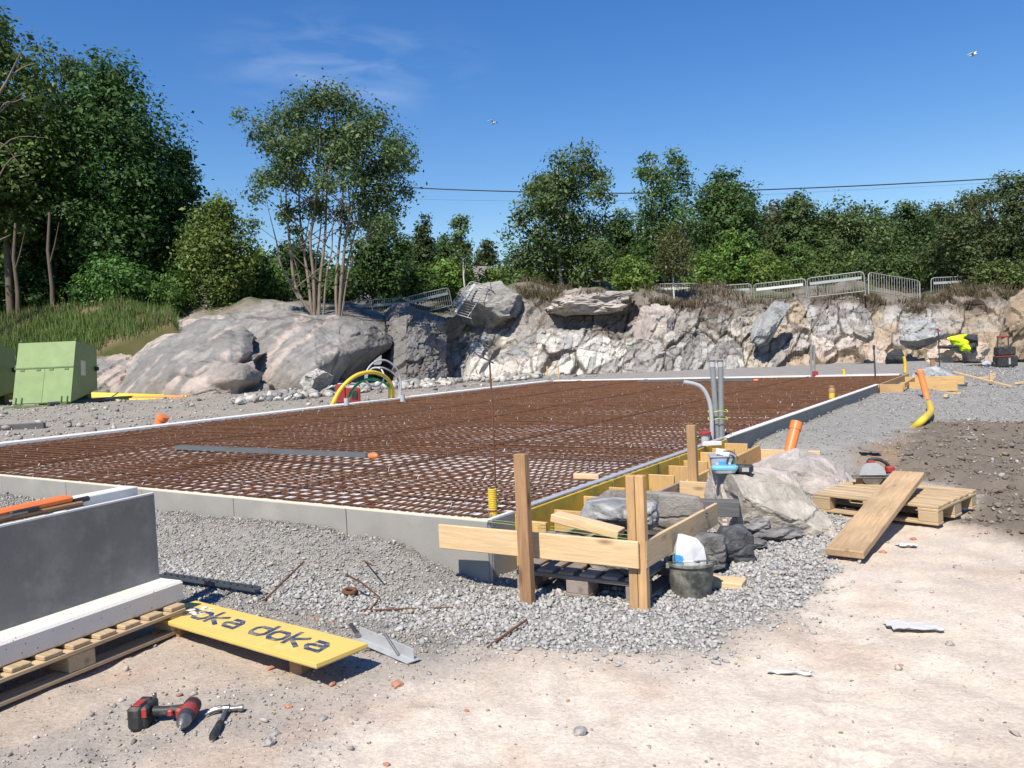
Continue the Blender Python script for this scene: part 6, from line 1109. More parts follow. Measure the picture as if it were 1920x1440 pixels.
ypipe('orange pipe lying on the yellow bundle', (240, 746.5), (345, 744), 0.05, 'orange_pvc', 23.75, 23.75); ypipe('yellow pipe lowest in the bundle at the front', (120, 754), (345, 751), 0.09, 'yellow_pvc', 23.5, 23.5); ypipe('short yellow pipe at the bottom of the bundle', (150, 759), (248, 756), 0.075, 'yellow_pvc', 23.4, 23.4)
p_, q_ = P(92, 775, 21.0), P(212, 761, 22.6); p_.z = gz(p_.x, p_.y) + 0.06; q_.z = gz(q_.x, q_.y) + 0.06; pipe('pipe_length', 'dark grey pipe lying in front of the green container', 'pipe', [p_, q_], 0.06, 'dark_pvc', 12)
p_, q_ = P(183, 762, 22.9), P(222, 736, 23.2); tag(beam('batten', p_, q_, 0.04, 0.03, 'wood_new'), 'thin batten leaning on the yellow pipes', 'batten')
c = G(35, 806, 0.36); tag(beam('beam', c + Vector((-1.2, -0.35, 0.05)), c + Vector((0.45, 0.05, 0.05)), 0.14, 0.12, 'wood_slate'), 'grey beam lying on the rubble at the left picture edge', 'beam')
c = G(300, 793, 0.34); r = thing('capped_pipe', 'orange pipe socket poking up behind the left foundation edge', 'pipe', c); MB().lathe([(0.09, -0.1), (0.09, 0.06), (0.11, 0.07), (0.11, 0.15), (0.08, 0.16)], 16, Matrix.Rotation(0.5, 4, 'Y')).build('socket', 'orange_pvc', r, smooth=40)
# ================================================================== trees
def leaf_cloud(centres, radii, n, size, col, seed, per=34, shell=0.5, spread=0.13, droop=0.0, bright=0.35, blunt=0.5):
    """leaves gathered in twig clusters through the volume of overlapping blobs; returns verts, quads, colours"""
    r = np.random.default_rng(seed); centres = np.asarray(centres, float); radii = np.asarray(radii, float)
    if radii.ndim == 1: radii = np.repeat(radii[:, None], 3, 1)
    nc_ = max(4, n // per); w = radii.prod(1) ** 0.72; b = r.choice(len(centres), nc_, p=w / w.sum()); d = r.normal(size=(nc_, 3)); d /= np.linalg.norm(d, axis=1)[:, None]
    rad = shell + (1 - shell) * r.random(nc_) ** 0.7; rad = np.where(r.random(nc_) < 0.22, r.random(nc_) * shell, rad)
    cc = centres[b] + d * rad[:, None] * radii[b]; tone = r.normal(1.0, 0.16, nc_)
    k = r.integers(0, nc_, n); sp = radii[b][k].mean(1) * spread + size * 0.55
    p = cc[k] + r.normal(size=(n, 3)) * sp[:, None] * np.array([1, 1, 0.75]); p[:, 2] -= np.abs(r.normal(0, 1, n)) * droop
    a = r.normal(size=(n, 3)); a[:, 2] *= 0.6; a[:, 2] -= droop * 1.5; nn = r.normal(size=(n, 3)) * 0.62 + d[k] * 0.95 + np.array([0, 0, 0.45]); nn /= np.linalg.norm(nn, axis=1)[:, None]; a -= nn * (a * nn).sum(1)[:, None]; a /= np.maximum(np.linalg.norm(a, axis=1), 1e-5)[:, None]; s_ = np.cross(a, nn); s_ /= np.maximum(np.linalg.norm(s_, axis=1), 1e-5)[:, None]
    L = size * np.clip(r.lognormal(-0.05, 0.36, n), 0.4, 2.0); Wd = L * r.uniform(0.38, 0.62, n) * (0.6 + 0.8 * blunt)
    fold = np.cross(s_, a) * (Wd * 0.18)[:, None]
    v0 = p - a * (L / 2)[:, None]; v1 = p + s_ * (Wd / 2)[:, None] + fold; v2 = p + a * (L / 2)[:, None]; v3 = p - s_ * (Wd / 2)[:, None] + fold
    V = np.stack([v0, v1, v2, v3], 1).reshape(-1, 3); Fq = np.arange(n * 4).reshape(n, 4)
    c = np.array(col)[None] * (tone[k] * r.uniform(1 - bright, 1 + bright, n))[:, None]; c[:, 0] *= r.uniform(0.85, 1.2, n); return V, Fq, np.repeat(np.clip(c, 0.004, 1), 4, 0)
def limb_mesh(paths, n=7):
    mb = MB()
    for pts, rr in paths: mb.tube(pts, rr, n)
    return mb
def tree(name, label, cat, px, top, base, wpx, Y, n, size, col, seed, crown_base=0.25, stems=1, bark='bark', blobs=15, form='round', trunk_r=None, lean=0.0, droop=0.0, limbs=9, group=None, base_z=None, shell=0.55, blob_r=(0.32, 0.50), per=34, spread=0.13, depthf=0.85, custom=None, blunt=0.5):
    rng = np.random.default_rng(seed); b0 = P(px, base, Y); k = Y / F_PX; H = (base - top) * k; R = wpx / 2 * k
    root = thing(name, label, cat, b0, 0, group); cen = []; rad = []
    if custom is not None:
        for (bx_, by_, br_) in custom:
            q = P(bx_, by_, Y); cen.append((q.x - b0.x, rng.uniform(-0.5, 0.5) * R * depthf, q.z - b0.z)); rad.append(br_ * k)
    else:
        zc0, zc1 = H * crown_base, H
        for i in range(blobs):
            t = (i + 0.5) / blobs; t = min(1, max(0, t + rng.uniform(-0.05, 0.05)))
            if form == 'round': wr = math.sqrt(max(0.05, 1 - (2 * t - 0.95) ** 2))
            elif form == 'cone': wr = max(0.14, 1.0 - 0.86 * t)
            elif form == 'column': wr = 0.55 + 0.45 * math.sin(math.pi * min(1, t + 0.12))
            else: wr = 0.5 + 0.5 * t if t < 0.72 else max(0.2, 1 - (t - 0.72) / 0.28 * 0.75)
            br = R * rng.uniform(*blob_r) * (0.62 + 0.5 * wr); a = i * 2.399 + rng.uniform(-0.5, 0.5); q = max(0, R * wr - br * 0.9) * rng.uniform(0.55, 1.0)
            z = zc0 + br * 0.6 + (zc1 - zc0 - br * 1.45) * t
            cen.append((q * math.cos(a) + lean * z, q * math.sin(a) * depthf, z)); rad.append(br)
    cen = np.array(cen); rad = np.array(rad); V, Fq, C = leaf_cloud(cen, rad, int(n * 1.55), size * 1.02, np.array(col) * np.array([1.72, 1.95, 1.6]), seed + 1, droop=droop, shell=shell, per=per, spread=spread, blunt=blunt)
    np_mesh('crown', V, Fq, C, 'leaf', parent=root)
    tr = trunk_r or max(0.05, H * 0.013); paths = []
    for s_ in range(stems):
        a = s_ * 2.4 + seed; off = Vector((math.cos(a), math.sin(a) * 0.6, 0)) * (0.12 * (s_ > 0) + 0.04 * stems * (stems > 1)); spread_ = (0.22 * R if stems > 1 else 0.05 * R)
        hx = H * (0.86 if stems == 1 else rng.uniform(0.6, 0.88)); pts = []; m = 7
        for i in range(m + 1): t = i / m; pts.append(Vector((off.x + lean * hx * t + math.cos(a) * spread_ * t ** 1.3 + rng.normal(0, 0.02 * H * 0.25), off.y + math.sin(a) * spread_ * t + rng.normal(0, 0.02 * H * 0.25), -0.35 + (hx + 0.35) * t)))
        paths.append((pts, [tr * (1 - 0.82 * (i / m)) / (1 if stems == 1 else 1.4) for i in range(m + 1)]))
    main = paths[0][0]
    for j in range(min(limbs, len(cen))):
        c_ = Vector(cen[(j * 2) % len(cen)]); z0 = max(H * 0.14, c_.z * rng.uniform(0.45, 0.72)); st = paths[j % len(paths)][0]; f = min(0.95, z0 / max(0.1, st[-1].z)); i0 = int(f * 7); p0 = st[i0].lerp(st[min(7, i0 + 1)], f * 7 - i0)
        mid = p0.lerp(c_, 0.55) + Vector((rng.normal(0, 0.1), rng.normal(0, 0.1), 0.12 * (c_ - p0).length)); r0 = tr * 0.4 * (1 - 0.5 * f); paths.append((spline([p0, mid, c_], 4), list(np.linspace(r0, r0 * 0.25, 9))))
    limb_mesh(paths).build('trunk', bark, root, smooth=60)
    return root
DK = (0.026, 0.05, 0.014); MD = (0.045, 0.075, 0.02); BR = (0.085, 0.125, 0.03); BI = (0.062, 0.085, 0.026); PN = (0.04, 0.055, 0.022)
FL = 'trees of the left wood'
tree('broadleaf_tree', 'tall broadleaf tree at the left edge with grey dead branches', 'tree', 20, 14, 600, 330, 35.0, 15000, 0.20, (0.055, 0.08, 0.024), 1001, 0.24, blobs=20, group=FL, form='round', limbs=10)
tree('broadleaf_tree', 'broad dark green tree rising highest beside the left wood edge', 'tree', 232, 100, 600, 300, 37.0, 21000, 0.19, (0.03, 0.06, 0.018), 1002, 0.10, blobs=26, group=FL, limbs=10)
tree('broadleaf_tree', 'dark leafy tree with a lobed outline right of the tallest one', 'tree', 352, 268, 595, 130, 38.5, 9000, 0.18, (0.032, 0.065, 0.02), 1003, 0.05, blobs=14, group=FL)
tree('pine_tree', 'thin topped pine showing between the two tallest left trees', 'tree', 172, 108, 600, 150, 42.0, 7000, 0.17, (0.035, 0.05, 0.02), 1004, 0.45, blobs=12, group=FL, blob_r=(0.3, 0.46))
tree('birch_tree', 'slender young birch with two pale stems in front of the dark wood', 'tree', 418, 360, 590, 158, 33.5, 9500, 0.14, (0.07, 0.092, 0.026), 1005, 0.06, stems=2, bark='birch_bark', blobs=15, form='round', droop=0.06, trunk_r=0.05, spread=0.24)
tree('broadleaf_tree', 'dim tree deep in the left wood behind bare trunks', 'tree', 75, 190, 600, 260, 40.0, 10000, 0.22, DK, 1006, 0.22, blobs=16, group=FL)
tree('broadleaf_tree', 'dark low tree filling the gap below the broad left tree', 'tree', 300, 330, 595, 220, 41.0, 10000, 0.22, DK, 1007, 0.0, blobs=16, group=FL)
tree('bush', 'green bush under the broad dark left tree', 'bush', 215, 480, 596, 190, 33.5, 6500, 0.15, (0.05, 0.095, 0.026), 1008, 0.0, blobs=12, trunk_r=0.04, stems=3, limbs=6)
tree('bush', 'low dark bush at the foot of the left edge trees', 'bush', 30, 500, 606, 200, 36.5, 5000, 0.17, DK, 1009, 0.0, blobs=10, trunk_r=0.04, stems=3)
tree('bush', 'leafy bush beside the young birch stems', 'bush', 330, 505, 592, 120, 33.0, 4200, 0.13, (0.055, 0.09, 0.025), 1010, 0.0, blobs=9, trunk_r=0.035, stems=3)
tree('bush', 'dark undergrowth between the two bare trunks', 'bush', 70, 410, 604, 150, 39.0, 5500, 0.2, DK, 1011, 0.0, blobs=12, trunk_r=0.04, stems=3)
tree('bush', 'dark undergrowth right of the second bare trunk', 'bush', 150, 400, 602, 170, 39.5, 6500, 0.2, DK, 1012, 0.0, blobs=13, trunk_r=0.04, stems=3)
tree('bush', 'dark undergrowth at the very left picture edge', 'bush', -10, 400, 606, 150, 39.0, 5500, 0.2, DK, 1013, 0.0, blobs=12, trunk_r=0.04, stems=3)
# bare trunks at the wood edge and the dead branches
for px, tp, lb in ((33, 420, 'bare slim trunk standing at the left edge of the wood'), (98, 400, 'second bare slim trunk at the edge of the wood')):
    b0 = P(px, 600, 33.5); h = (600 - tp) * 33.5 / F_PX; t_ = thing('bare_trunk', lb, 'tree trunk', b0); mb = MB(); mb.tube([(0, 0, -0.3), (0.06, 0.05, h * 0.3), (0.02, 0, h * 0.65), (0.14, 0.1, h)], [0.10, 0.085, 0.07, 0.05], 8); mb.build('trunk', 'bark', t_, smooth=60)
    MB().tube([(0.03, 0, h * 0.5), (0.35, -0.1, h * 0.68), (0.6, -0.1, h * 0.9)], [0.035, 0.028, 0.01], 6).build('branch', 'bark', t_, smooth=60)
b0 = P(-40, 600, 30.0); ds = thing('dead_tree', 'pale leafless branches reaching in from the left picture edge', 'dead tree', b0)
def pb(px, py, dy=0): return P(px, py, 30.0 + dy) - b0
MB().tube([(0, 0, -0.3), pb(-45, 450), pb(-40, 300), pb(-10, 190), pb(14, 150), pb(42, 92)], [0.17, 0.14, 0.10, 0.055, 0.04, 0.012], 8).build('trunk', 'pale_bark', ds, smooth=60)
for pts in ([(-42, 320), (0, 205), (30, 190), (60, 118 + 60)], [(14, 150), (40, 128), (68, 118)], [(-42, 260), (10, 200), (52, 168)], [(-42, 330), (20, 262), (82, 258)], [(-45, 420), (10, 310), (42, 290)], [(-45, 470), (10, 445), (20, 440)], [(-42, 300), (0, 268), (30, 300), (52, 330)], [(-30, 250), (-5, 110), (8, 100)]):
    q = [pb(a, b, 0.2 * i) for i, (a, b) in enumerate(pts)]; MB().tube(spline(q, 4), list(np.linspace(0.035, 0.008, 4 * (len(q) - 1) + 1)), 6).build('branch', 'pale_bark', ds, smooth=60)
# the many stemmed rowan on the rock
rb = P(590, 592, 30.5); k = 30.5 / F_PX; rowan = thing('rowan_tree', 'many stemmed rowan with airy crown on the grey dome', 'tree', rb); rng = np.random.default_rng(77)
blob = [(520, 215, 34), (560, 205, 34), (600, 200, 30), (630, 192, 30), (660, 205, 32), (700, 232, 36), (735, 265, 34), (752, 300, 28), (500, 250, 30), (545, 250, 36), (590, 245, 36), (640, 245, 36), (685, 272, 38), (725, 318, 36), (750, 345, 24), (510, 295, 28), (485, 330, 22), (560, 300, 30), (610, 300, 30), (655, 300, 34), (690, 330, 34), (720, 370, 32), (740, 395, 22), (505, 375, 24), (530, 345, 22), (478, 322, 14), (470, 235, 12), (690, 385, 30), (665, 355, 26), (545, 395, 20), (620, 355, 22), (500, 430, 14), (520, 400, 16), (580, 345, 20), (762, 300, 14), (700, 420, 22), (575, 375, 24), (600, 395, 20), (640, 390, 24), (540, 320, 26), (525, 275, 24), (650, 420, 20), (735, 430, 18), (555, 430, 14), (580, 275, 30), (625, 270, 30)]
cen = []; rad = []
for a, b, r_ in blob: q = P(a, b, 30.5); cen.append((q.x - rb.x, rng.uniform(-1.6, 1.6), q.z - rb.z)); rad.append(r_ * k)
V, Fq, C = leaf_cloud(cen, np.array(rad) * 1.15, 30000, 0.125, (0.095, 0.155, 0.06), 78, per=15, shell=0.15, spread=0.2, droop=0.06, bright=0.4); np_mesh('crown', V, Fq, C, 'leaf', parent=rowan)
def rp(px, py, dy=0): return P(px, py, 30.5 + dy) - rb
stems_px = [[(590, 596), (555, 540), (545, 470), (538, 400), (535, 345), (528, 290), (520, 230)], [(585, 596), (580, 540), (570, 470), (562, 400), (560, 330), (556, 270), (560, 215)], [(590, 596), (588, 520), (582, 450), (590, 390), (597, 330), (600, 260), (598, 205)], [(598, 596), (600, 530), (608, 460), (612, 400), (614, 340), (628, 260), (632, 195)], [(632, 598), (630, 540), (634, 480), (640, 420), (644, 350), (648, 300), (660, 215)], [(636, 598), (640, 530), (648, 450), (658, 400), (672, 340), (690, 270), (705, 235)], [(640, 598), (648, 540), (660, 490), (690, 450), (720, 420)], [(594, 596), (592, 500), (600, 440), (604, 380), (606, 300)], [(560, 560), (528, 500), (520, 460), (510, 420), (500, 380)], [(640, 560), (650, 500), (668, 430), (690, 370), (730, 320)], [(545, 470), (556, 500), (566, 545)], [(606, 596), (612, 520), (622, 470), (626, 410), (650, 350)]]
for i, pts in enumerate(stems_px):
    q = [rp(a, b, 0.25 * math.sin(i * 2.1) * j * 0.5) for j, (a, b) in enumerate(pts)]; nn = 4 * (len(q) - 1) + 1; MB().tube(spline(q, 4), list(np.linspace(0.068 if len(pts) > 6 else 0.042, 0.010, nn)), 7).build('stem', 'pale_bark', rowan, smooth=60)
mb = MB()
for j in range(0, len(cen)):
    c_ = Vector(cen[j]); s0 = stems_px[j % 7]; k_ = len(s0) - 2; q0 = min(range(len(s0)), key=lambda m: (rp(*s0[m]) - c_).length); p0 = rp(*s0[max(0, q0 - 1)]); mb.tube(spline([p0, p0.lerp(c_, 0.5) + Vector((0, 0, 0.15)), c_], 3), list(np.linspace(0.026, 0.006, 7)), 5)
mb.build('branches', 'pale_bark', rowan, smooth=60)
BG = 'trees behind the barriers'
tree('broadleaf_tree', 'dark tree behind the right side of the rowan', 'tree', 720, 400, 590, 130, 38.0, 8500, 0.16, (0.035, 0.06, 0.02), 1020, 0.0, blobs=14, group=BG)
tree('bush', 'dark bush behind the rowan stems', 'bush', 560, 445, 590, 180, 39.0, 8000, 0.17, (0.032, 0.055, 0.018), 1021, 0.0, blobs=13, trunk_r=0.05, stems=3)
tree('bush', 'green undergrowth left of the rowan stems', 'bush', 490, 470, 588, 120, 36.0, 5500, 0.14, (0.055, 0.09, 0.024), 1022, 0.0, blobs=10, trunk_r=0.04, stems=3)
tree('pine_tree', 'small dark pine right of the rowan', 'tree', 800, 408, 560, 70, 44.0, 5000, 0.15, PN, 1023, 0.1, blobs=12, form='cone', blob_r=(0.4, 0.6), group=BG)
tree('broadleaf_tree', 'leafy tree filling the gap right of the small dark pine', 'tree', 838, 438, 552, 100, 47.0, 6000, 0.16, (0.045, 0.07, 0.024), 1028, 0.0, blobs=13, group=BG)
tree('broadleaf_tree', 'low broad tree between the rowan and the small dark pine', 'tree', 768, 440, 560, 100, 46.0, 6000, 0.16, (0.04, 0.062, 0.022), 1029, 0.0, blobs=13, group=BG)
tree('birch_tree', 'thin solitary young birch before the distant house', 'tree', 870, 404, 545, 46, 40.0, 1500, 0.13, (0.06, 0.085, 0.035), 1024, 0.32, blobs=11, bark='birch_bark', form='column', trunk_r=0.05, blob_r=(0.3, 0.5), spread=0.3, group=BG)
tree('pine_tree', 'distant brown green pine above the house roof', 'tree', 914, 444, 540, 56, 66.0, 3200, 0.2, (0.042, 0.05, 0.025), 1025, 0.15, blobs=10, group=BG)
tree('bush', 'bright green bush below the thin birch', 'bush', 850, 490, 552, 130, 42.0, 5500, 0.15, (0.075, 0.115, 0.03), 1026, 0.0, blobs=11, trunk_r=0.04, stems=3, group=BG)
tree('bush', 'bright low bush at the foot of the house', 'bush', 935, 500, 552, 90, 42.0, 3600, 0.14, (0.08, 0.12, 0.03), 1027, 0.0, blobs=9, trunk_r=0.04, stems=3, group=BG)
tree('birch_tree', 'large weeping birch with white limbs at the centre', 'tree', 1050, 276, 548, 196, 41.0, 17000, 0.15, (0.052, 0.072, 0.026), 1030, 0.0, blobs=24, bark='birch_bark', droop=0.10, trunk_r=0.11, spread=0.24, group=BG, custom=[(1090, 300, 26), (1060, 318, 28), (1030, 335, 26), (1110, 325, 26), (1135, 322, 12), (1005, 345, 20), (1070, 355, 36), (1120, 365, 26), (1020, 385, 34), (985, 400, 24), (1060, 405, 40), (1115, 420, 30), (970, 430, 26), (1010, 450, 40), (1070, 460, 42), (1120, 470, 34), (975, 490, 34), (1030, 505, 42), (1090, 510, 42), (1135, 505, 24), (960, 520, 22)])
tree('aspen_tree', 'tall two topped aspen left of the dark oak', 'tree', 1245, 270, 545, 110, 44.0, 9000, 0.16, (0.05, 0.08, 0.028), 1031, 0.0, blobs=20, bark='birch_bark', trunk_r=0.10, spread=0.24, group=BG, custom=[(1222, 292, 14), (1268, 290, 16), (1215, 318, 18), (1270, 318, 22), (1235, 345, 24), (1280, 350, 22), (1220, 375, 26), (1260, 385, 30), (1225, 415, 34), (1275, 425, 34), (1240, 460, 40), (1280, 480, 34), (1215, 480, 30), (1250, 510, 36)])
tree('broadleaf_tree', 'dark rounded tree right of the two topped aspen', 'tree', 1365, 314, 545, 190, 45.0, 15000, 0.17, (0.04, 0.068, 0.022), 1032, 0.05, blobs=20, group=BG)
tree('broadleaf_tree', 'dark tree between the weeping birch and the aspen', 'tree', 1172, 394, 548, 140, 46.0, 8000, 0.17, (0.036, 0.06, 0.02), 1033, 0.0, blobs=14, group=BG)
tree('birch_tree', 'small brownish birch with a crooked white trunk on the cliff edge', 'tree', 1264, 418, 560, 88, 33.6, 4200, 0.085, (0.062, 0.062, 0.027), 1034, 0.22, blobs=14, bark='birch_bark', form='column', trunk_r=0.045, spread=0.34, droop=0.04, group=BG)
for i, (px, tp, w, Y, cl_, nm, lb) in enumerate([(1498, 358, 70, 48, (0.05, 0.07, 0.03), 'birch_tree', 'slim birch top between the dark tree and the low wood'), (1455, 372, 70, 50, (0.06, 0.055, 0.03), 'pine_tree', 'brownish pine behind the slim birch'), (1595, 368, 110, 47, (0.055, 0.075, 0.03), 'birch_tree', 'greyish green birch above the raised barrier'), (1540, 395, 90, 50, (0.045, 0.07, 0.025), 'broadleaf_tree', 'mid green tree left of the greyish birch'), (1650, 392, 80, 49, (0.05, 0.072, 0.025), 'broadleaf_tree', 'rounded tree right of the greyish birch'), (1700, 372, 80, 48, (0.04, 0.062, 0.024), 'broadleaf_tree', 'pointed dark tree left of the big pine'), (1755, 378, 90, 50, (0.042, 0.06, 0.022), 'pine_tree', 'dark pine crown left of the leaning pine')]):
    tree(nm, lb, 'tree', px, tp, 540, w * 1.75, Y, 8500, 0.17, cl_, 1040 + i, 0.02, blobs=18, form='round', group=BG, bark='birch_bark' if 'birch' in nm else 'bark', trunk_r=0.09)
tree('pine_tree', 'big spreading pine at the right picture edge', 'tree', 1860, 330, 535, 230, 38.0, 17000, 0.13, (0.045, 0.057, 0.024), 1050, 0.0, blobs=20, group=BG, spread=0.2, trunk_r=0.16, custom=[(1885, 350, 26), (1905, 345, 18), (1850, 372, 26), (1815, 382, 24), (1890, 385, 34), (1780, 395, 20), (1840, 410, 34), (1900, 425, 34), (1790, 430, 30), (1760, 440, 22), (1850, 450, 36), (1910, 465, 30), (1800, 475, 34), (1755, 480, 24), (1860, 495, 36), (1910, 505, 30), (1810, 515, 28), (1950, 400, 40), (1960, 470, 45)])
SH = 'shrubs along the barriers'
for i, (px, tp, w, Y, cl_, lb) in enumerate([(1188, 478, 90, 39, (0.085, 0.12, 0.032), 'yellow green shrub right of the weeping birch'), (1320, 470, 110, 40, (0.075, 0.115, 0.03), 'bright shrub right of the crooked birch'), (1375, 432, 100, 43, (0.07, 0.115, 0.028), 'leafy green shrub below the dark rounded tree'), (1440, 468, 110, 41, (0.08, 0.11, 0.03), 'yellow green shrub above the first raised barrier'), (1500, 450, 100, 44, (0.06, 0.09, 0.028), 'mid green shrub behind the raised barriers'), (1560, 462, 110, 42, (0.058, 0.08, 0.026), 'olive shrub behind the second raised barrier'), (1630, 458, 110, 43, (0.045, 0.065, 0.024), 'dark round shrub behind the tilted barrier'), (1700, 470, 110, 42, (0.05, 0.072, 0.025), 'olive green shrub right of the tilted barrier'), (1775, 490, 120, 40, (0.05, 0.068, 0.024), 'low spreading shrub under the big pine'), (1880, 500, 140, 36, (0.065, 0.08, 0.03), 'grey green shrub at the right end of the barriers'), (640, 505, 110, 37, (0.04, 0.065, 0.02), 'dark shrub behind the right rowan stems'), (780, 500, 110, 40, (0.05, 0.08, 0.024), 'green shrub behind the dark fence'), (985, 505, 90, 40, (0.045, 0.07, 0.022), 'dark shrub at the foot of the weeping birch')]):
    tree('bush', lb, 'bush', px, tp, 556 if px < 1700 else 545, w, Y, 5600, 0.14, cl_, 1060 + i, 0.0, blobs=11, trunk_r=0.04, stems=3, limbs=6, group=SH)
# the wood behind, read as one mass
rng = np.random.default_rng(8); cen = []; rad = []
for px in np.arange(-500, 2500, 26):
    top_ = np.interp(px, [-500, 300, 420, 480, 560, 760, 830, 880, 945, 980, 1200, 1460, 1700, 2500], [230, 240, 430, 490, 470, 470, 500, 520, 520, 430, 395, 392, 395, 370])
    for j in range(7 if px < 380 else (6 if px > 1150 else 3)):
        Y = rng.uniform(50, 58); py = rng.uniform(top_ + 25, 560); q = P(px + rng.uniform(-10, 10), py, Y); cen.append(tuple(q)); rad.append(rng.uniform(0.9, 1.5))
V, Fq, C = leaf_cloud(cen, rad, 90000, 0.27, (0.065, 0.105, 0.036), 9, per=26, shell=0.2, spread=0.25); kind(np_mesh('woodland', V, Fq, C, 'leaf'), 'stuff', 'dense green wood behind the single trees')

# ================================================================== barriers on the cliff edge
def barrier_proto():
    parts = []; Wb, Hb = 2.3, 1.06
    fr_ = [Vector((0.02, 0, 0.0)), Vector((0.02, 0, Hb - 0.14)), Vector((0.06, 0, Hb - 0.04)), Vector((0.16, 0, Hb)), Vector((Wb - 0.16, 0, Hb)), Vector((Wb - 0.06, 0, Hb - 0.04)), Vector((Wb - 0.02, 0, Hb - 0.14)), Vector((Wb - 0.02, 0, 0.0))]
    mb = MB().tube(fr_, 0.024, 8); mb.tube([(0.02, 0, 0.2), (Wb - 0.02, 0, 0.2)], 0.02, 8); fr_me = mb.build('frame', 'zinc_rail', None, smooth=60)
    bar_me = MB().tube([(0, 0, 0.2), (0, 0, Hb)], 0.0095, 6).build('upright_bar', 'zinc_rail', None, smooth=60)
    foot = MB().tube([(0, -0.3, 0.0), (0, -0.24, 0.035), (0, 0.24, 0.035), (0, 0.3, 0.0)], 0.018, 6).build('foot', 'zinc_rail', None, smooth=60)
    pw = MB().box((Wb / 2, -0.02, 0.80), (Wb * 0.88, 0.008, 0.12), 0.002).build('plate', 'white_plate', None); pg = MB().box((Wb / 2, -0.02, 0.80), (Wb * 0.9, 0.008, 0.12), 0.002).build('plate', 'grey_plate', None)
    ms = {k_: o.data for k_, o in (('frame', fr_me), ('bar', bar_me), ('foot', foot), ('pw', pw), ('pg', pg))}
    for o in (fr_me, bar_me, foot, pw, pg): bpy.data.objects.remove(o)
    return ms
BM = barrier_proto()
def barrier(label, a, b, Ya, Yb, plate=None, lean=0.0, upv=None, nb=19, stretch=True):
    """a and b are the photo positions of the lower left and right frame ends"""
    p, q = P(a[0], a[1], Ya), P(b[0], b[1], Yb); d = q - p; sc = d.length / 2.3; x = d.normalized(); up = Vector(upv) if upv else Vector((0, lean, 1)).normalized(); y = up.cross(x).normalized(); z = x.cross(y)
    r = thing('crowd_barrier', label, 'barrier', p, 0, 'steel barriers along the cliff edge'); r.rotation_euler = Matrix(((x.x, y.x, z.x), (x.y, y.y, z.y), (x.z, y.z, z.z))).to_euler(); r.scale = (1, 1, 0.92)
    def pt(nm, me, x_=0.0, sx=1.0): o = bpy.data.objects.new(nm, me); COL.objects.link(o); o.parent = r; o.location = (x_, 0, 0); o.scale = (sx, 1, 1); return o
    pt('frame', BM['frame'], 0, sc)
    for i in range(nb): pt('upright_bar', BM['bar'], (0.02 + (i + 1) * 2.26 / (nb + 1)) * sc)
    for xx in (0.05, 2.25): pt('foot', BM['foot'], xx * sc)
    if plate: pt('plate', BM[plate], 0, sc)
    return r
barrier('barrier with pale plate farthest left behind the pitted ledge', (1132, 578), (1211, 571), 42, 42, 'pw')
barrier('barrier half hidden behind the crooked birch', (1220, 572), (1312, 570), 39, 39, 'pw')
barrier('barrier with dim plate behind the heather', (1314, 580), (1411, 574), 36.5, 36.0, 'pg')
barrier('barrier with bright white plate, left of the two raised ones', (1415, 576), (1514, 566), 35.5, 34.5, 'pw')
barrier('barrier with grey plate, highest of the raised ones', (1516, 566), (1624, 554), 34.5, 33.5, 'pg')
barrier('tilted barrier sagging to the right of the highest one', (1628, 552), (1726, 568), 34.5, 35.0, None, upv=(0.12, 0.25, 1))
barrier('barrier with dim plate right of the tilted one', (1746, 562), (1838, 557), 37.5, 37.5, 'pg')
barrier('barrier farthest right under the big pine', (1842, 557), (1889, 557), 39, 40.5, None)
barrier('barrier fallen over and lying steeply against the rock like a ladder', (884, 598), (923, 538), 32.2, 33.3, 'pg', upv=(-1.0, 0.25, 0.22), nb=13)
for i, (a, b, Ya, Yb) in enumerate([((650, 612), (700, 604), 33.5, 35.0), ((700, 606), (770, 600), 34.5, 36.0), ((770, 600), (850, 580), 35.0, 36.5)]):
    barrier(('dark barrier nearest the rowan in the shaded row', 'dark barrier in the middle of the shaded row', 'dark barrier next to the fallen one in the shaded row')[i], a, b, Ya, Yb, 'pg')
for i, (a, b) in enumerate([((333, 619), (437, 618)), ((445, 617), (549, 616))]):
    barrier(('barrier behind the grass with only its top rail above the dome', 'barrier behind the dome with only its top rail showing')[i], a, b, 33.6, 33.6, None)

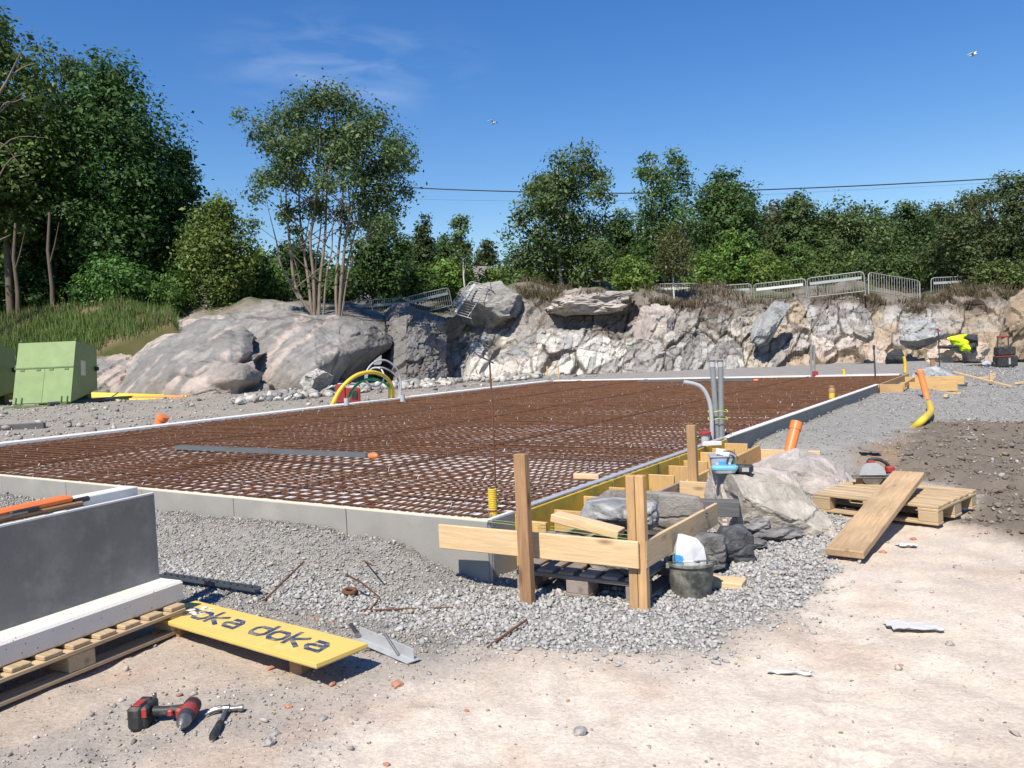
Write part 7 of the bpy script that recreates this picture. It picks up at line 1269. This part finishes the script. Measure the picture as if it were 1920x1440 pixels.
# ================================================================== power lines, gulls, far house
def cable(label, pts, rr, Y):
    w = [P(a, b, Y) for a, b in pts]; r = thing('power_line', label, 'power line', w[0]); MB().tube([p - w[0] for p in spline(w, 8)], rr, 6).build('cable', 'wire', r); return r
cable('thick black power line crossing the sky on the right', [(600, 338), (775, 352), (1000, 360), (1200, 362), (1450, 355), (1700, 344), (1920, 331), (2300, 302)], 0.045, 62)
cable('thin faint power line below the thick one', [(600, 364), (775, 373), (1000, 377), (1200, 375), (1450, 364), (1700, 351), (1920, 339), (2300, 312)], 0.007, 62)
def gull(label, px, py, Y, bank, span):
    c = P(px, py, Y); r = thing('gull', label, 'bird', c, 0.4, rot=(0, bank, 0.5)); r.scale = (0.62, 0.62, 0.62)
    mb = MB().tube([(0, -0.30, 0), (0, -0.22, 0.01), (0, -0.12, 0), (0, 0.05, -0.01), (0, 0.2, 0), (0, 0.32, 0.01)], [0.01, 0.05, 0.075, 0.09, 0.05, 0.03], 10)
    for s_ in (-1, 1):
        w = [(0.05, -0.10, 0.03), (0.05, 0.10, 0.03), (0.35, 0.02, 0.20), (0.33, -0.16, 0.20), (0.75, 0.16, 0.12), (0.6, -0.02, 0.16)]
        q = [Vector((a * s_ * span, b, z)) for a, b, z in w]; q2 = [v_ - Vector((0, 0, 0.018)) for v_ in q]
        mb.add(q + q2, [(0, 1, 2, 3), (3, 2, 4, 5), (6, 9, 8, 7), (9, 11, 10, 8), (1, 2, 8, 7), (2, 4, 10, 8), (4, 5, 11, 10), (5, 3, 9, 11), (3, 0, 6, 9)])
    mb.build('body', 'gull', r, smooth=40); MB().box((0, -0.315, 0.0), (0.02, 0.06, 0.02), 0.004).build('bill', 'yellow_pvc', r); return r
gull('gull gliding in the open sky above the centre', 925, 231, 42, 0.15, 0.62); gull('gull flying high near the right picture edge', 1825, 103, 40, -0.25, 0.75)
c = P(905, 560, 60); r = thing('house', 'distant house with grey roof behind the thin birch', 'house', c, 0.25); zr = P(905, 491, 60).z - c.z
MB().box((0, 3, (zr - 1.4) / 2), (5.5, 6, zr - 1.4), 0.02).build('wall', 'house_wall', r)
MB().add([(-3.1, -0.5, zr - 1.6), (3.1, -0.5, zr - 1.6), (3.1, 3, zr), (-3.1, 3, zr), (-3.1, 6.5, zr - 1.6), (3.1, 6.5, zr - 1.6), (-3.1, -0.5, zr - 1.75), (3.1, -0.5, zr - 1.75), (3.1, 3, zr - 0.15), (-3.1, 3, zr - 0.15), (-3.1, 6.5, zr - 1.75), (3.1, 6.5, zr - 1.75)], [(0, 1, 2, 3), (3, 2, 5, 4), (6, 7, 8, 9), (9, 8, 11, 10), (0, 1, 7, 6), (4, 5, 11, 10), (1, 2, 8, 7), (2, 5, 11, 8), (0, 3, 9, 6), (3, 4, 10, 9)]).build('roof', 'roof_tile', r)
